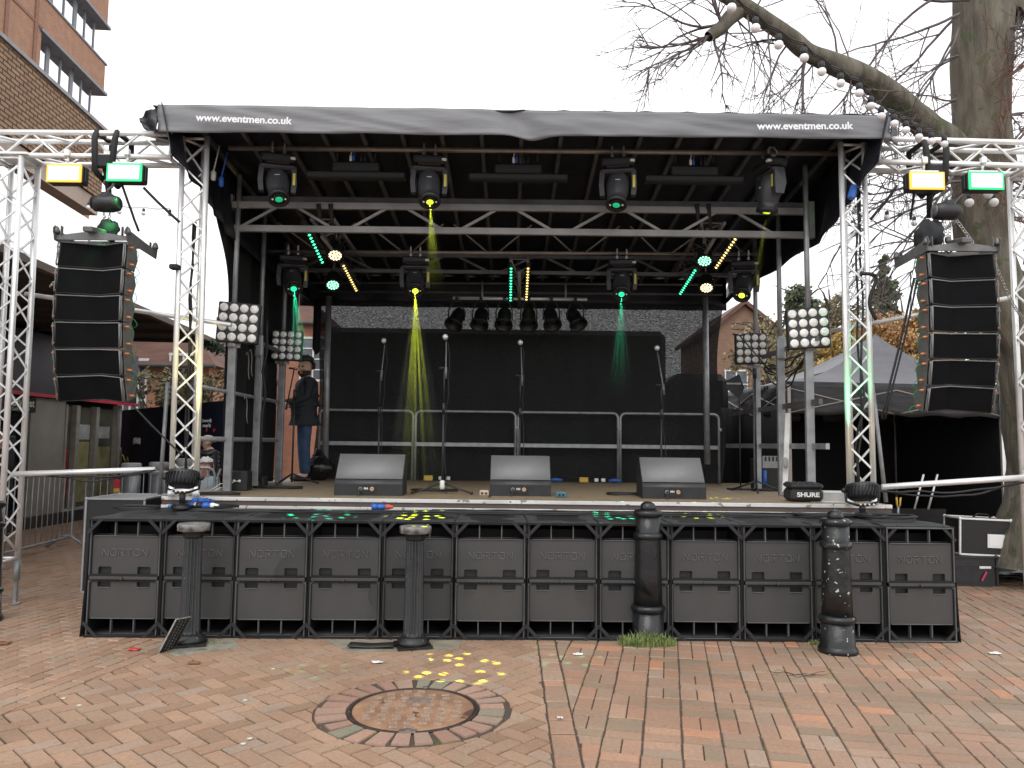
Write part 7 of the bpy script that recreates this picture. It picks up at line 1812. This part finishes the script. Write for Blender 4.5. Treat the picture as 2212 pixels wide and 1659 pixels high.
house('tiled_house', 'red roofed house partly hidden by the right lamp panels', hx.x-5, hx.x+3, 46, hx.z-1.5, 9, [], 3.2, roofm=mat('red_clay_tile', (.24, .10, .065), .8, 0, .3, 2))
hx = at(1570, 800, 18); t = T('white_vehicle', 'white vehicle top seen past the right edge of the backdrop', 'vehicle', (hx.x, 18, 0))
g = MB(); g.prism([(-1.2, 0, .5), (1.0, 0, .5), (1.0, 0, 2.4), (.5, 0, 2.9), (-.3, 0, 3.3), (-1.2, 0, 3.3)], (0, 4, 0)); g.build('body', mat('white_vehicle_paint', (.7, .7, .69), .35), t)
for sx in (-.8, .7): g = MB(); g.lathe([(.36, -.1), (.38, 0), (.36, .1)], 20, (sx, 0, .38), Euler((R(90), 0, 0)).to_matrix()); g.build('wheel', BLKP, t)
# distant hedge line
random.seed(3); g = MB()
for k_ in range(60):
    x = -70+k_*2.4; leaves(g, (x, 62+random.uniform(-3, 3), 3+random.uniform(0, 2.5)), (2.6, 2, 3.5), 160, .45)
g.build('distant_trees', leafmat('distant_foliage', (.05, .06, .035), (.12, .11, .06)), kind='stuff', label='distant line of trees beyond the houses', cat='trees', fix=False)
# ============================================================ WORLD, SUN, CAMERA
w = bpy.data.worlds.new('World'); sc.world = w; w.use_nodes = True
n = w.node_tree.nodes; l = w.node_tree.links; bg = n['Background']
sky = n.new('ShaderNodeTexSky'); sky.sky_type = 'NISHITA'; sky.sun_disc = False; sky.sun_elevation = R(48); sky.sun_rotation = R(160); sky.dust_density = 6
hs = n.new('ShaderNodeHueSaturation'); hs.inputs['Saturation'].default_value = .1; hs.inputs['Value'].default_value = .05
l.new(sky.outputs['Color'], hs.inputs['Color'])
mx = n.new('ShaderNodeMixRGB'); mx.blend_type = 'MIX'; mx.inputs['Fac'].default_value = .88; mx.inputs['Color2'].default_value = (1.30, 1.31, 1.34, 1)
l.new(hs.outputs['Color'], mx.inputs['Color1']); l.new(mx.outputs['Color'], bg.inputs['Color']); bg.inputs['Strength'].default_value = 1.0
sd = bpy.data.lights.new('sun', 'SUN'); sd.energy = .9; sd.angle = R(35); sd.color = (1, .98, .95)
so = bpy.data.objects.new('sun', sd); col.objects.link(so); so.rotation_euler = (R(38), 0, R(-20)); so.location = (0, -5, 20)
cd = bpy.data.cameras.new('camera'); co = bpy.data.objects.new('camera', cd); col.objects.link(co)
cd.sensor_width = 36; cd.lens = 36*FOC/2212; cd.clip_end = 1500; cd.clip_start = .05
Mx = Matrix((Rv, Uv, -Fv)).transposed().to_4x4(); Mx.translation = CAM; co.matrix_world = Mx
sc.camera = co
sc.view_settings.view_transform = 'Standard'; sc.view_settings.look = 'None'; sc.view_settings.exposure = .38; sc.view_settings.gamma = 1
sc.render.engine = 'CYCLES'; sc.cycles.use_denoising = True; sc.cycles.max_bounces = 8; sc.cycles.diffuse_bounces = 3; sc.cycles.glossy_bounces = 3; sc.cycles.transparent_max_bounces = 24; sc.cycles.volume_bounces = 0
sc.cycles.sample_clamp_indirect = 6
